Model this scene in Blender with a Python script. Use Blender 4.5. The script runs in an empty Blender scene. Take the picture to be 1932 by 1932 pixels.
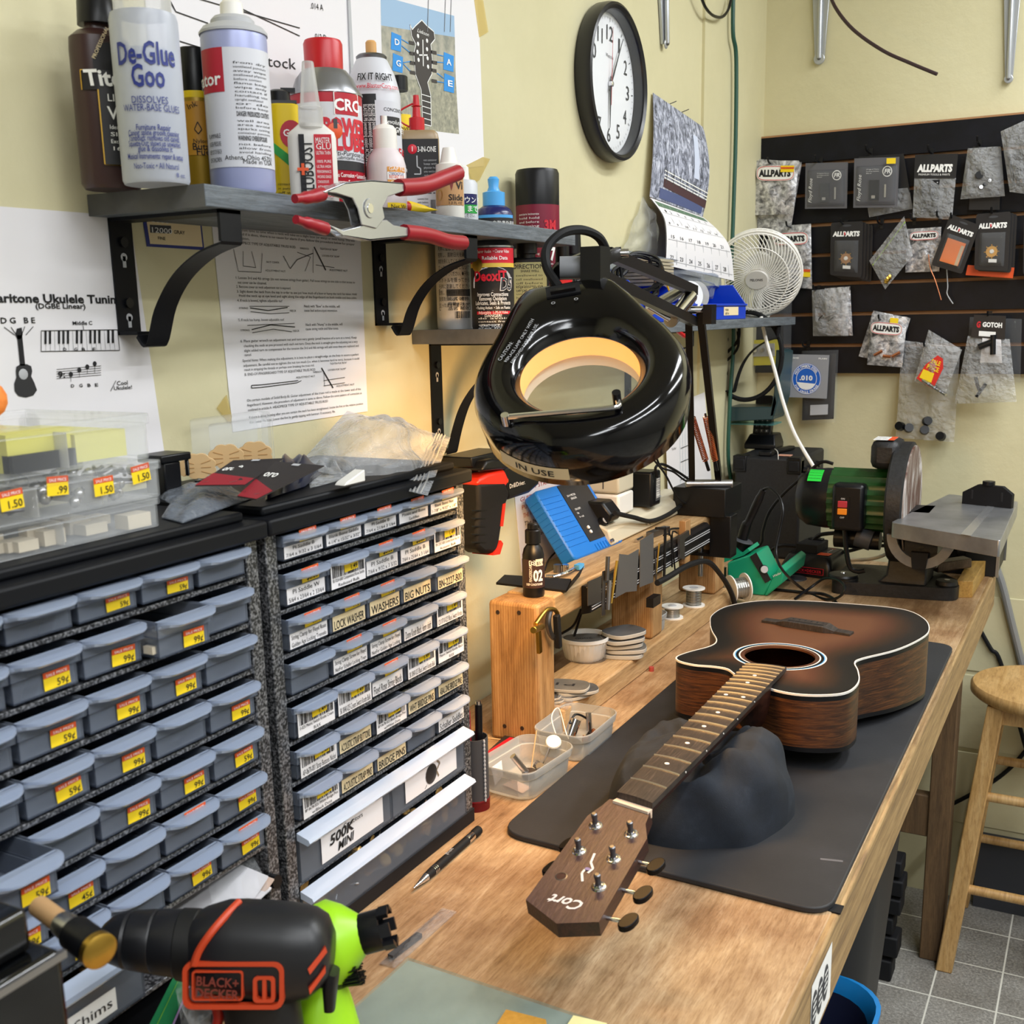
import bpy, math, random
from mathutils import Vector, Matrix
from math import sin, cos, pi, radians as R
SC = bpy.context.scene
COL = SC.collection
rnd = random.Random(7)
# ---------------------------------------------------------------- camera
F, PX, PY = 2090.17, 966.0, 1049.31
_ya, _pi, _ro = R(28.362), R(12.2233), R(-1.1807)
_fw = Vector((-sin(_ya)*cos(_pi), cos(_ya)*cos(_pi), -sin(_pi)))
_r0 = Vector((cos(_ya), sin(_ya), 0)); _u0 = _r0.cross(_fw)
_r = cos(_ro)*_r0 + sin(_ro)*_u0; _u = -sin(_ro)*_r0 + cos(_ro)*_u0
CAM = Vector((0, 0, 1.473))
cd = bpy.data.cameras.new('camera'); cam = bpy.data.objects.new('camera', cd); COL.objects.link(cam)
cam.matrix_world = Matrix(((_r.x, _u.x, -_fw.x, CAM.x), (_r.y, _u.y, -_fw.y, CAM.y), (_r.z, _u.z, -_fw.z, CAM.z), (0, 0, 0, 1)))
cd.sensor_width = 36; cd.lens = 36*F/1932; cd.shift_y = (PY-966)/1932; cd.clip_start = .02
SC.camera = cam
# ---------------------------------------------------------------- world, lights, exposure
w = bpy.data.worlds.new('world'); SC.world = w; w.use_nodes = True
w.node_tree.nodes['Background'].inputs[0].default_value = (.8, .85, 1, 1)
w.node_tree.nodes['Background'].inputs[1].default_value = .6
SC.view_settings.view_transform = 'Standard'; SC.view_settings.look = 'None'; SC.view_settings.gamma = 1
SC.view_settings.use_curve_mapping = False
SC.view_settings.exposure = .18
cd.dof.use_dof = True; cd.dof.focus_distance = 1.55; cd.dof.aperture_fstop = 16
SC.cycles.max_bounces = 10; SC.cycles.diffuse_bounces = 5; SC.cycles.transparent_max_bounces = 24; SC.cycles.glossy_bounces = 4
SC.cycles.use_denoising = True; SC.cycles.caustics_reflective = False; SC.cycles.caustics_refractive = False
SC.cycles.sample_clamp_indirect = 4
def area(name, loc, sx, sy, power, col=(.94, .97, 1), rot=(0, 0, 0)):
    l = bpy.data.lights.new(name, 'AREA'); l.shape = 'RECTANGLE'; l.size = sx; l.size_y = sy; l.energy = power; l.color = col
    o = bpy.data.objects.new(name, l); COL.objects.link(o); o.location = loc; o.rotation_euler = rot; return o
LIGHTS = ((.30, 2.0, 2.60, .12, 1.2, 17), (1.0, 2.0, 2.60, .12, 1.2, 20), (.45, .35, 2.60, .12, 1.2, 14), (1.3, .35, 2.60, .12, 1.2, 24), (.7, -1.0, 2.60, .3, 1.2, 20))  # right-hand pair and rear panel are unseen fill, added for under-shelf and ambient light
for i, (x, y, z, sx, sy, p) in enumerate(LIGHTS): area('fluorescent_and_fill_light', (x, y, z), sx, sy, p)
# ---------------------------------------------------------------- helpers
def ray(px, py): return _r*((px-PX)/F) - _u*((py-PY)/F) + _fw
def onX(px, py, x): d = ray(px, py); return CAM + d*(x/d.x)
def onY(px, py, y): d = ray(px, py); return CAM + d*(y/d.y)
def onZ(px, py, z): d = ray(px, py); return CAM + d*((z-CAM.z)/d.z)
def dep(px, py, t): return CAM + ray(px, py)*t
def hexc(h):
    if isinstance(h, tuple): return h
    v = [int(h[i:i+2], 16)/255 for i in (0, 2, 4)]
    return tuple((c/12.92 if c <= .04045 else ((c+.055)/1.055)**2.4) for c in v) + (1,)
def _m(name):
    m = bpy.data.materials.new(name); m.use_nodes = True; nt = m.node_tree
    return m, nt, nt.nodes['Principled BSDF']
def mat(name, c, rough=.5, metal=0, bump=None, spec=.5, em=None, alpha=None, coat=0, sheen=0):
    m, nt, b = _m(name)
    b.inputs['Base Color'].default_value = hexc(c); b.inputs['Roughness'].default_value = rough; b.inputs['Metallic'].default_value = metal
    b.inputs['Specular IOR Level'].default_value = spec
    if coat: b.inputs['Coat Weight'].default_value = coat; b.inputs['Coat Roughness'].default_value = .06
    if sheen: b.inputs['Sheen Weight'].default_value = sheen
    if em: b.inputs['Emission Color'].default_value = hexc(em[0]); b.inputs['Emission Strength'].default_value = em[1]
    if alpha is not None: b.inputs['Alpha'].default_value = alpha
    if bump: addbump(nt, b, *bump)
    return m
def coords(nt, scale=(1, 1, 1), rot=(0, 0, 0)):
    tc = nt.nodes.new('ShaderNodeTexCoord'); mp = nt.nodes.new('ShaderNodeMapping')
    nt.links.new(tc.outputs['Object'], mp.inputs[0]); mp.inputs['Scale'].default_value = scale; mp.inputs['Rotation'].default_value = rot
    return mp.outputs[0]
def noise(nt, vec, scale, detail=4, rough=.55, dist=0):
    n = nt.nodes.new('ShaderNodeTexNoise'); nt.links.new(vec, n.inputs['Vector'])
    n.inputs['Scale'].default_value = scale; n.inputs['Detail'].default_value = detail; n.inputs['Roughness'].default_value = rough; n.inputs['Distortion'].default_value = dist
    return n.outputs['Fac']
def ramp(nt, fac, stops):
    r = nt.nodes.new('ShaderNodeValToRGB'); nt.links.new(fac, r.inputs[0]); e = r.color_ramp.elements
    while len(e) < len(stops): e.new(.5)
    for i, (p, c) in enumerate(stops): e[i].position = p; e[i].color = hexc(c)
    return r.outputs[0]
def addbump(nt, b, scale, strength, dist=.002, vs=(1, 1, 1)):
    f = noise(nt, coords(nt, vs), scale); bp = nt.nodes.new('ShaderNodeBump'); bp.inputs['Strength'].default_value = strength; bp.inputs['Distance'].default_value = dist
    nt.links.new(f, bp.inputs['Height']); nt.links.new(bp.outputs[0], b.inputs['Normal'])
def mott(name, stops, scale, rough=.5, bump=None, vs=(1, 1, 1), detail=5, dist=0, metal=0, spec=.5, nr=.6):
    m, nt, b = _m(name)
    nt.links.new(ramp(nt, noise(nt, coords(nt, vs), scale, detail, nr, dist), stops), b.inputs['Base Color'])
    b.inputs['Roughness'].default_value = rough; b.inputs['Metallic'].default_value = metal; b.inputs['Specular IOR Level'].default_value = spec
    if bump: addbump(nt, b, *bump)
    return m
def clear(name, tint='ffffff', op=.25, rough=.1, col='e8ecf0', fres=.5, bump=None):
    """thin clear plastic: see-through mixed with a glossy plastic surface"""
    m, nt, b = _m(name)
    b.inputs['Base Color'].default_value = hexc(col); b.inputs['Roughness'].default_value = rough
    t = nt.nodes.new('ShaderNodeBsdfTransparent'); t.inputs[0].default_value = hexc(tint)
    lw = nt.nodes.new('ShaderNodeLayerWeight'); lw.inputs[0].default_value = .35
    ma = nt.nodes.new('ShaderNodeMath'); ma.operation = 'MULTIPLY_ADD'; ma.inputs[1].default_value = fres; ma.inputs[2].default_value = op; ma.use_clamp = True
    mx = nt.nodes.new('ShaderNodeMixShader'); nt.links.new(lw.outputs['Fresnel'], ma.inputs[0]); nt.links.new(ma.outputs[0], mx.inputs[0])
    nt.links.new(t.outputs[0], mx.inputs[1]); nt.links.new(b.outputs[0], mx.inputs[2])
    nt.links.new(mx.outputs[0], nt.nodes['Material Output'].inputs[0])
    if bump: addbump(nt, b, *bump)
    return m
def catmull(pts, n, closed=False):
    P = [Vector(p) for p in pts]; k = len(P); out = []
    for i in range(k if closed else k-1):
        a, b, c, d = (P[(i+j) % k] if closed else P[min(max(i+j, 0), k-1)] for j in (-1, 0, 1, 2))
        for s in range(n):
            t = s/n; out.append(.5*((2*b) + (c-a)*t + (2*a-5*b+4*c-d)*t*t + (3*b-a-3*c+d)*t**3))
    if not closed: out.append(P[-1])
    return out
_tx = {}
def glyphs(s, bold=0, shear=0, space=1):
    k = (s, bold, shear, space)
    if k not in _tx:
        c = bpy.data.curves.new('t', 'FONT'); c.body = s; c.resolution_u = 2; c.offset = bold; c.shear = shear; c.space_character = space
        o = bpy.data.objects.new('t', c); m = bpy.data.meshes.new_from_object(o)
        _tx[k] = ([tuple(v.co) for v in m.vertices], [tuple(p.vertices) for p in m.polygons])
        bpy.data.objects.remove(o); bpy.data.curves.remove(c); bpy.data.meshes.remove(m)
    return _tx[k]
def rrect(w, h, r, n=4, cx=0, cy=0):
    o = []
    for i, (sx, sy) in enumerate(((1, -1), (1, 1), (-1, 1), (-1, -1))):
        for k in range(n+1):
            a = -pi/2 + i*pi/2 + k*pi/2/n
            o.append((cx+sx*(w/2-r)+r*cos(a), cy+sy*(h/2-r)+r*sin(a)))
    return o
class B:
    def __init__(s): s.v = []; s.f = []; s.mi = []; s.ms = []; s.M = None
    def m(s, m):
        if m not in s.ms: s.ms.append(m)
        return s.ms.index(m)
    def P(s, p):
        p = Vector(p); s.v.append(s.M @ p if s.M else p); return len(s.v)-1
    def q(s, pts, m): s.f.append([s.P(p) for p in pts]); s.mi.append(s.m(m)); return s
    def box(s, x0, x1, y0, y1, z0, z1, m):
        c = [(x, y, z) for z in (z0, z1) for y in (y0, y1) for x in (x0, x1)]; i = [s.P(p) for p in c]; k = s.m(m)
        for t in ((0, 2, 3, 1), (4, 5, 7, 6), (0, 1, 5, 4), (2, 6, 7, 3), (0, 4, 6, 2), (1, 3, 7, 5)): s.f.append([i[a] for a in t]); s.mi.append(k)
        return s
    def prism(s, pl, fn, w0, w1, m, m2=None):
        """outline pl in (u,v), pushed from w0 to w1; fn(u,v,w)->point"""
        a = [s.P(fn(u, v, w0)) for u, v in pl]; b = [s.P(fn(u, v, w1)) for u, v in pl]; n = len(pl); k = s.m(m)
        s.f.append(a[::-1]); s.f.append(b); s.mi += [k, s.m(m2 or m)]
        for i in range(n): j = (i+1) % n; s.f.append([a[i], a[j], b[j], b[i]]); s.mi.append(k)
        return s
    def rings(s, rs, m, cap0=True, cap1=True, closed=True):
        ids = [[s.P(p) for p in r] for r in rs]; n = len(rs[0])
        for j, (a, b) in enumerate(zip(ids, ids[1:])):
            k = s.m(m[min(j, len(m)-1)] if isinstance(m, (list, tuple)) else m)
            for i in range(n if closed else n-1): i2 = (i+1) % n; s.f.append([a[i], a[i2], b[i2], b[i]]); s.mi.append(k)
        ml = m if isinstance(m, (list, tuple)) else [m]
        if cap0: s.f.append(ids[0][::-1]); s.mi.append(s.m(ml[0]))
        if cap1: s.f.append(ids[-1]); s.mi.append(s.m(ml[-1]))
        return s
    def lathe(s, c, prof, m, n=24, ax=None, sx=1, sy=1, cap0=True, cap1=True):
        """prof: (r,z) or (r,z,mat of the band above)"""
        c = Vector(c); Q = Vector((0, 0, 1)).rotation_difference(Vector(ax).normalized()).to_matrix() if ax else None
        rs = []; ms = []
        for p in prof:
            rr = []
            for i in range(n):
                a = 2*pi*i/n; q = Vector((p[0]*cos(a)*sx, p[0]*sin(a)*sy, p[1])); rr.append(c + (Q @ q if Q else q))
            rs.append(rr); ms.append(p[2] if len(p) > 2 else m)
        return s.rings(rs, ms[:-1] or [m], cap0, cap1)
    def cyl(s, p, q, r, m, r2=None, n=14):
        p, q = Vector(p), Vector(q); d = q-p
        return s.lathe(p, [(r, 0), (r if r2 is None else r2, d.length)], m, n, ax=d)
    def tube(s, pts, r, m, n=8, sm=6, sq=None):
        P = catmull(pts, sm) if sm > 1 and len(pts) > 2 else [Vector(p) for p in pts]
        rs = []; N = None
        for i, p in enumerate(P):
            t = (P[min(i+1, len(P)-1)] - P[max(i-1, 0)]).normalized()
            if N is None: N = t.orthogonal().normalized() if sq is None else (Vector(sq)-t*t.dot(Vector(sq))).normalized()
            N = (N - t*t.dot(N)).normalized(); Bn = t.cross(N); k = r[min(i*len(r)//len(P), len(r)-1)] if isinstance(r, (list, tuple)) else r
            rs.append([p + (N*cos(2*pi*j/n+pi/n) + Bn*sin(2*pi*j/n+pi/n))*k for j in range(n)])
        return s.rings(rs, m)
    def bar(s, p, q, w, h, m, up=(0, 0, 1)):
        p, q = Vector(p), Vector(q); t = (q-p).normalized(); u = Vector(up); sd = t.cross(u).normalized(); u = sd.cross(t)
        return s.rings([[c + sd*(a*w/2) + u*(b*h/2) for a, b in ((-1, -1), (1, -1), (1, 1), (-1, 1))] for c in (p, q)], m)
    def grid(s, fn, nu, nv, m):
        ids = [[s.P(fn(i/nu, j/nv)) for i in range(nu+1)] for j in range(nv+1)]; k = s.m(m)
        for j in range(nv):
            for i in range(nu): s.f.append([ids[j][i], ids[j][i+1], ids[j+1][i+1], ids[j+1][i]]); s.mi.append(k)
        return s
    def sph(s, c, r, m, n=12, sx=1, sy=1, sz=1):
        return s.lathe(c, [(r*sin(pi*max(.02, min(.98, i/(n//2)))), -r*cos(pi*i/(n//2))*sz) for i in range(n//2+1)], m, n, sx=sx, sy=sy)
    def rect(s, fn, u0, v0, u1, v1, m, nu=1, w=0):
        return s.grid(lambda a, b: fn(u0+(u1-u0)*a, v0+(v1-v0)*b, w), nu, 1, m)
    def poly(s, fn, pl, m, w=0): return s.q([fn(u, v, w) for u, v in pl], m)
    def text(s, t, fn, u, v, size, m, al='l', bold=0, shear=0, space=1, fit=None, w=0, rot=0, vs=1):
        vs_, fs = glyphs(t, bold, shear, space)
        if not vs_: return s
        x0 = min(p[0] for p in vs_); x1 = max(p[0] for p in vs_); k = size; kx = size if fit is None else fit/(x1-x0)
        off = {'l': 0, 'c': -(x0+x1)/2, 'r': -x1}[al]; b = len(s.v); c_, s_ = cos(rot), sin(rot)
        for p in vs_:
            a, d = (p[0]+off)*kx, p[1]*k*vs; s.P(fn(u+a*c_-d*s_, v+a*s_+d*c_, w))
        km = s.m(m)
        for f in fs: s.f.append([b+i for i in f]); s.mi.append(km)
        return s
    def line(s, fn, pts, wd, m, w=0, closed=False):
        P = [Vector((p[0], p[1])) for p in pts]
        if closed: P.append(P[0])
        for a, b in zip(P, P[1:]):
            d = b-a
            if d.length < 1e-7: continue
            n = Vector((-d.y, d.x)).normalized()*wd/2; s.q([fn(*(a-n), w), fn(*(b-n), w), fn(*(b+n), w), fn(*(a+n), w)], m)
        return s
    def barcode(s, fn, u0, v0, u1, v1, m, w=0, seed=1):
        r_ = random.Random(seed); u = u0
        while u < u1:
            d = r_.choice((.4, .6, .9, 1.3))*(u1-u0)/38
            if u+d < u1: s.rect(fn, u, v0, u+d, v1, m, 1, w)
            u += d + r_.choice((.4, .6, 1))*(u1-u0)/38
        return s
    def mesh(s, name, off=None, ang=35):
        me = bpy.data.meshes.new(name); V = s.v if off is None else [p-off for p in s.v]
        me.from_pydata([tuple(p) for p in V], [], s.f)
        for m in s.ms: me.materials.append(m)
        me.polygons.foreach_set('material_index', s.mi); me.polygons.foreach_set('use_smooth', [True]*len(s.f))
        me.validate(); me.update(); me.set_sharp_from_angle(angle=R(ang)); return me
def _mods(o, bevel, solid, sub):
    if solid: d = o.modifiers.new('solid', 'SOLIDIFY'); d.thickness = solid; d.offset = 0
    if bevel: d = o.modifiers.new('bevel', 'BEVEL'); d.width = bevel; d.segments = 2; d.limit_method = 'ANGLE'; d.angle_limit = R(40); d.harden_normals = False
    if sub: d = o.modifiers.new('sub', 'SUBSURF'); d.levels = d.render_levels = sub
MW = {}
def thing(name, label, cat, loc=(0, 0, 0), rz=0, group=None, M=None):
    o = bpy.data.objects.new(name, None); COL.objects.link(o); o.empty_display_size = .03
    Mx = M if M is not None else Matrix.Translation(Vector(loc)) @ Matrix.Rotation(rz, 4, 'Z')
    o.matrix_world = Mx; MW[o.name] = Mx; o['label'] = label; o['category'] = cat
    if group: o['group'] = group
    return o
def part(b, name, par, local=False, bevel=0, solid=0, sub=0, ang=35, label=None, stuff=False):
    """a child mesh; builder points are in world space unless local"""
    MW.setdefault(par.name, Matrix())
    if not local: I = MW[par.name].inverted(); b.v = [I @ p for p in b.v]
    o = bpy.data.objects.new(name, b.mesh(name, ang=ang)); COL.objects.link(o); o.parent = par; _mods(o, bevel, solid, sub)
    MW[o.name] = MW[par.name]
    if label: o['label'] = label
    if stuff: o['kind'] = 'stuff'
    return o
def solo(b, name, label, cat, group=None, bevel=0, solid=0, sub=0, ang=35, kind=None, M=None):
    if M is None:
        lo = Vector([min(p[i] for p in b.v) for i in range(3)]); hi = Vector([max(p[i] for p in b.v) for i in range(3)])
        c = (lo+hi)/2; c.z = lo.z; M = Matrix.Translation(c); b.v = [p-c for p in b.v]
    o = bpy.data.objects.new(name, b.mesh(name, ang=ang)); COL.objects.link(o); o.matrix_world = M; MW[o.name] = M; _mods(o, bevel, solid, sub)
    if label: o['label'] = label
    if cat: o['category'] = cat
    if group: o['group'] = group
    if kind: o['kind'] = kind
    return o
def struct(b, name, bevel=0): return solo(b, name, None, None, kind='structure', bevel=bevel)
def kids(o): return [c for c in COL.objects if c.parent == o]
def dup(o, par=None, label=None, M=None):
    c = o.copy(); COL.objects.link(c); c.parent = par
    if M is not None: c.matrix_world = M; MW[c.name] = M
    if label: c['label'] = label
    for k in kids(o): dup(k, c)
    return c
def wallL(y0, z0, rot=0):
    c_, s_ = cos(rot), sin(rot)
    return lambda u, v, w=0: Vector((WX+.0008+w, y0+u*c_-v*s_, z0+u*s_+v*c_))
def flat(x0, y0, z0, rot=0):
    c_, s_ = cos(rot), sin(rot)
    return lambda u, v, w=0: Vector((x0+u*c_-v*s_, y0+u*s_+v*c_, z0+w))
def plane(o, ux, uy):
    o, ux, uy = Vector(o), Vector(ux).normalized(), Vector(uy); uy = (uy-ux*ux.dot(uy)).normalized(); n = ux.cross(uy)
    return lambda u, v, w=0: o + ux*u + uy*v + n*w
def quad(p00, p10, p11, p01):
    """bilinear sheet; u,v in 0..1"""
    a, b, c, d = (Vector(p) for p in (p00, p10, p11, p01)); n = (b-a).cross(d-a).normalized()
    return lambda u, v, w=0: (a*(1-u)+b*u)*(1-v) + (d*(1-u)+c*u)*v + n*w
def around(c, r, face, z0=None, sx=1, sy=1):
    """label on an upright can: u runs round it to the right, centred on direction face (radians)"""
    c = Vector(c); z0 = c.z if z0 is None else z0
    return lambda u, v, w=0: Vector((c.x+(r+.0006+w)*cos(face+u/r)*sx, c.y+(r+.0006+w)*sin(face+u/r)*sy, z0+v))
def tocam(p): return math.atan2(-p[1], -p[0])
def basis(o, x, y, z): return Matrix(((x.x, y.x, z.x, o.x), (x.y, y.y, z.y, o.y), (x.z, y.z, z.z, o.z), (0, 0, 0, 1)))
WX, BY, BZ = -.8, 2.8, .91
# ---------------------------------------------------------------- materials
BLK = mat('black_plastic', '0c0d11', .36, spec=.35); BLKM = mat('black_matte', '111216', .65, spec=.3); INK = mat('black_ink', '17171a', .7); GLO = mat('black_gloss', '050608', .1, coat=.3)
BLKP = mat('black_powder_coat', '0e1015', .5, spec=.22); WHT = mat('white_plastic', 'eceae4', .35); WHI = mat('white_print', 'f4f4f2', .55); PAPER = mat('white_paper', 'e9e7ea', .8)
CREAM = mat('cream_label', 'ead7ae', .7); YEL = mat('yellow_sticker', 'f6d41c', .5); ORS = mat('orange_red_sticker', 'd8501f', .5); RED = mat('red_print', 'c8142c', .45)
STEEL = mat('steel', 'b9b9bb', .28, 1); CHROME = mat('chrome', 'd8d8dc', .12, 1); DSTEEL = mat('dark_steel', '77777a', .4, 1); BRASS = mat('brass', 'c9a24a', .3, 1); COPPER = mat('copper', 'd98a60', .3, 1)
PBAG = clear('hanging_bag_plastic', op=.2, rough=.13, col='f4f6f8', fres=.7, bump=(60, 1, .02))
SILV = mat('silver_foil', 'a9abb0', .35, .6, bump=(60, .8, .01)); GREY = mat('grey_plastic', '7d8086', .5); DGREY = mat('dark_grey', '3c3e43', .55); LGREY = mat('light_grey', 'b6b8bc', .5)
BLUE = mat('blue_plastic', '0a4fd0', .35); LBLUE = mat('light_blue_plastic', '4fa6e6', .35); NAVY = mat('navy_print', '22307f', .5); NAVYP = mat('dark_blue_plastic', '1c1f5a', .25)
GREEN = mat('green_print', '1c9a3c', .5); LIME = mat('lime_plastic', '9ad41c', .35); ORG = mat('orange_plastic', 'e2521c', .45); RUB = mat('black_rubber', '0e0f12', .7, spec=.3); REDP = mat('red_plastic', 'c1121f', .35); REDG = mat('red_rubber_grip', '9c1426', .4)
CLR = clear('clear_plastic', op=.015, rough=.06, fres=.28); BAG = clear('clear_bag_plastic', op=.06, rough=.08, bump=(38, 1, .02)); FROST = clear('frosted_plastic', op=.3, rough=.3, col='e2e2e0')
TINT = clear('smoky_plastic', 'eceef0', op=.04, rough=.15, col='aab0bc'); GLASS = clear('clear_glass', 'eef6f4', op=.04, rough=.02)
# ---------------------------------------------------------------- room
def wall_paint(name, c1, c2, c3):
    m, nt, b = _m(name); v = coords(nt)
    nt.links.new(ramp(nt, noise(nt, v, 2.2, 6, .65), ((.3, c1), (.55, c2), (.75, c3))), b.inputs['Base Color']); b.inputs['Roughness'].default_value = .62
    addbump(nt, b, 55, .18, .004); return m
WALL = wall_paint('cream_wall_paint', 'cec7a0', 'd5cea8', 'dad4b0')
CEIL = mat('ceiling_paint', 'cfcdc8', .9); DWALL = mat('grey_wall_paint', 'a8a69f', .9)
def floor_mat():
    m, nt, b = _m('vinyl_floor_tile'); v = coords(nt)
    br = nt.nodes.new('ShaderNodeTexBrick'); nt.links.new(coords(nt, (1, 1, 1)), br.inputs['Vector']); br.offset = 0; br.squash = 1
    br.inputs['Scale'].default_value = 1; br.inputs['Brick Width'].default_value = .1345; br.inputs['Row Height'].default_value = .163; br.inputs['Mortar Size'].default_value = .0022; br.inputs['Mortar Smooth'].default_value = .3
    sp = ramp(nt, noise(nt, v, 170, 3, .8), ((.3, '6b6a66'), (.5, '92908b'), (.7, 'b8b6b0'))); dirt = ramp(nt, noise(nt, v, 6, 5), ((.3, 'b9b4ac'), (.6, 'ffffff')))
    mx = nt.nodes.new('ShaderNodeMix'); mx.data_type = 'RGBA'; mx.blend_type = 'MULTIPLY'; mx.inputs[0].default_value = .8; nt.links.new(sp, mx.inputs[6]); nt.links.new(dirt, mx.inputs[7])
    m2 = nt.nodes.new('ShaderNodeMix'); m2.data_type = 'RGBA'; nt.links.new(br.outputs['Fac'], m2.inputs[0]); nt.links.new(mx.outputs[2], m2.inputs[6]); m2.inputs[7].default_value = hexc('dddcd2')
    nt.links.new(m2.outputs[2], b.inputs['Base Color']); b.inputs['Roughness'].default_value = .45; return m
X1, Y0, ZC = 1.9, -1.9, 2.66
def slab(name, *a): return struct(B().box(*a), name)
slab('wall_left', WX-.12, WX, Y0, BY, 0, ZC, WALL); slab('wall_back', WX-.12, X1, BY, BY+.12, 0, ZC, WALL)
slab('wall_right', X1, X1+.12, Y0, BY+.12, 0, ZC, DWALL); slab('wall_front', WX-.12, X1+.12, Y0-.12, Y0, 0, ZC, DWALL)
b = B().box(WX-.12, X1+.12, Y0-.12, BY+.12, -.05, 0, floor_mat()); b.v = [p-Vector((-.2407, 2.3305, 0)) for p in b.v]
o = solo(b, 'floor', None, None, kind='structure', M=Matrix.Translation((-.2407, 2.3305, 0)))
slab('ceiling', WX-.12, X1+.12, Y0-.12, BY+.12, ZC, ZC+.06, CEIL)
# narrow boxed-out strip of wall beside the corner, panel seams on the lower part of the far wall
p = onX(1325, 60, WX); struct(B().box(WX, WX+.006, p.y, BY, 0, ZC, WALL), 'trim_1')
b = B()
for z in (.70, .50, .30): b.box(WX, X1, BY-.004, BY, z-.095, z+.095, WALL)
struct(b, 'trim_2', bevel=.003)
BASEB = mat('dark_baseboard', '34363c', .6)
b = B().box(-.2, X1, BY-.03, BY, 0, .19, BASEB)
fn = lambda u, v, w=0: Vector((u, BY-.031-w, v))
pl = [(-.2+i*.03, .186+.006*sin(i*1.3)) for i in range(40)]
b.line(fn, pl, .007, LGREY, .0005); struct(b, 'baseboard_back')
for i, (x, y, z, sx, sy, pw) in enumerate(LIGHTS):
    t = thing('ceiling_light', ['slim fluorescent batten on the ceiling nearest the shelf wall, towards the far wall', 'added fill batten on the ceiling beside the first, towards the far wall', 'slim fluorescent batten over the middle of the workbench', 'added fill batten on the ceiling over the open floor', 'added wide fill panel on the ceiling behind the camera'][i], 'ceiling light', (x, y, ZC-.05))
    part(B().box(x-sx/2-.02, x+sx/2+.02, y-sy/2-.03, y+sy/2+.03, ZC-.045, ZC, WHT), 'housing', t)
# ---------------------------------------------------------------- workbench
def wood(name, stops, scale, vs, rough=.5, dist=1.2, detail=6, blotch=None, bump=.12, ringscale=0):
    m, nt, b = _m(name); v = coords(nt, vs)
    c = ramp(nt, noise(nt, v, scale, detail, .62, dist), stops)
    g = ramp(nt, noise(nt, coords(nt, tuple(k*7 for k in vs)), scale, 4, .7), ((.3, 'b5a390'), (.55, 'ffffff'))); mx = nt.nodes.new('ShaderNodeMix'); mx.data_type = 'RGBA'; mx.blend_type = 'MULTIPLY'; mx.inputs[0].default_value = .6
    nt.links.new(c, mx.inputs[6]); nt.links.new(g, mx.inputs[7]); c = mx.outputs[2]
    if ringscale:
        wv = nt.nodes.new('ShaderNodeTexWave'); nt.links.new(coords(nt, vs), wv.inputs['Vector']); wv.inputs['Scale'].default_value = ringscale; wv.inputs['Distortion'].default_value = 5; wv.inputs['Detail'].default_value = 2; wv.inputs['Detail Scale'].default_value = .6
        g = ramp(nt, wv.outputs['Fac'], ((0, 'b98a55'), (.25, 'ffffff'))); mx = nt.nodes.new('ShaderNodeMix'); mx.data_type = 'RGBA'; mx.blend_type = 'MULTIPLY'; mx.inputs[0].default_value = .55
        nt.links.new(c, mx.inputs[6]); nt.links.new(g, mx.inputs[7]); c = mx.outputs[2]
    if blotch:
        g = ramp(nt, noise(nt, coords(nt), blotch[0], 5, .6), ((.35, blotch[1]), (.62, 'ffffff'))); mx = nt.nodes.new('ShaderNodeMix'); mx.data_type = 'RGBA'; mx.blend_type = 'MULTIPLY'; mx.inputs[0].default_value = blotch[2]
        nt.links.new(c, mx.inputs[6]); nt.links.new(g, mx.inputs[7]); c = mx.outputs[2]
    nt.links.new(c, b.inputs['Base Color']); b.inputs['Roughness'].default_value = rough
    if bump: addbump(nt, b, scale*2, bump, .002, vs)
    return m
PLY = wood('bench_plywood', ((.25, '977a58'), (.42, 'b4946e'), (.58, 'c3a580'), (.8, 'd4bc9a')), 11, (9, .9, 4), .45, .9, 9, (9, 'a98f7c', .7))
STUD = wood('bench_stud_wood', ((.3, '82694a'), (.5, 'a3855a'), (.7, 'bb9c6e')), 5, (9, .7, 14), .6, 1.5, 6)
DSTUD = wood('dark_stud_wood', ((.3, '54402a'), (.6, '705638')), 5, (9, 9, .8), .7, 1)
BX = -.19
t = thing('workbench', 'long plywood workbench along the shelf wall, carrying the guitar and the drawer cabinets', 'workbench', (-.5, 1, 0))
part(B().box(WX+.002, BX-.004, -.6, 2.563, BZ-.02, BZ, PLY), 'top', t, bevel=.0015)
b = B().box(BX-.04, BX+.003, -.6, 2.563, BZ-.078, BZ-.001, STUD); part(b, 'apron', t, bevel=.003)
p = onZ(1580, 1715, BZ); part(B().box(p.x-.012, BX+.004, p.y-.008, p.y+.008, BZ-.001, BZ+.0006, BLKM), 'tape_strip', t)
for y in (-.5, 2.5):
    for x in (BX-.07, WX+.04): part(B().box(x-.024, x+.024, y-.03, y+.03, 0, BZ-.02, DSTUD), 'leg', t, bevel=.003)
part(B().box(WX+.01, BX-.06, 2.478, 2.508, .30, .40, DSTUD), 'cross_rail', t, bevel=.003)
# sticker on the bench edge
fa = lambda u, v, w=0: Vector((BX+.0036+w, u, v))
b = B(); y0 = onX(1535, 1932, BX).y-.03; y1 = onX(1560, 1840, BX).y
b.rect(fa, y0, BZ-.07, y1, BZ-.012, WHI)
for i in range(3):
    c = y0+.012+i*.022; b.poly(fa, [(c+.011*cos(a*.35), BZ-.041+.018*sin(a*.35)) for a in range(18)], DGREY, .0003)
    for j in range(4): b.rect(fa, c-.006, BZ-.05+j*.006, c+.006, BZ-.0475+j*.006, WHI, 1, .0006)
b.text('GHS', fa, y0+.004, BZ-.066, .008, INK, bold=.02, w=.0004); part(b, 'sticker', t, label='black and white sticker on the bench edge')
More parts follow.
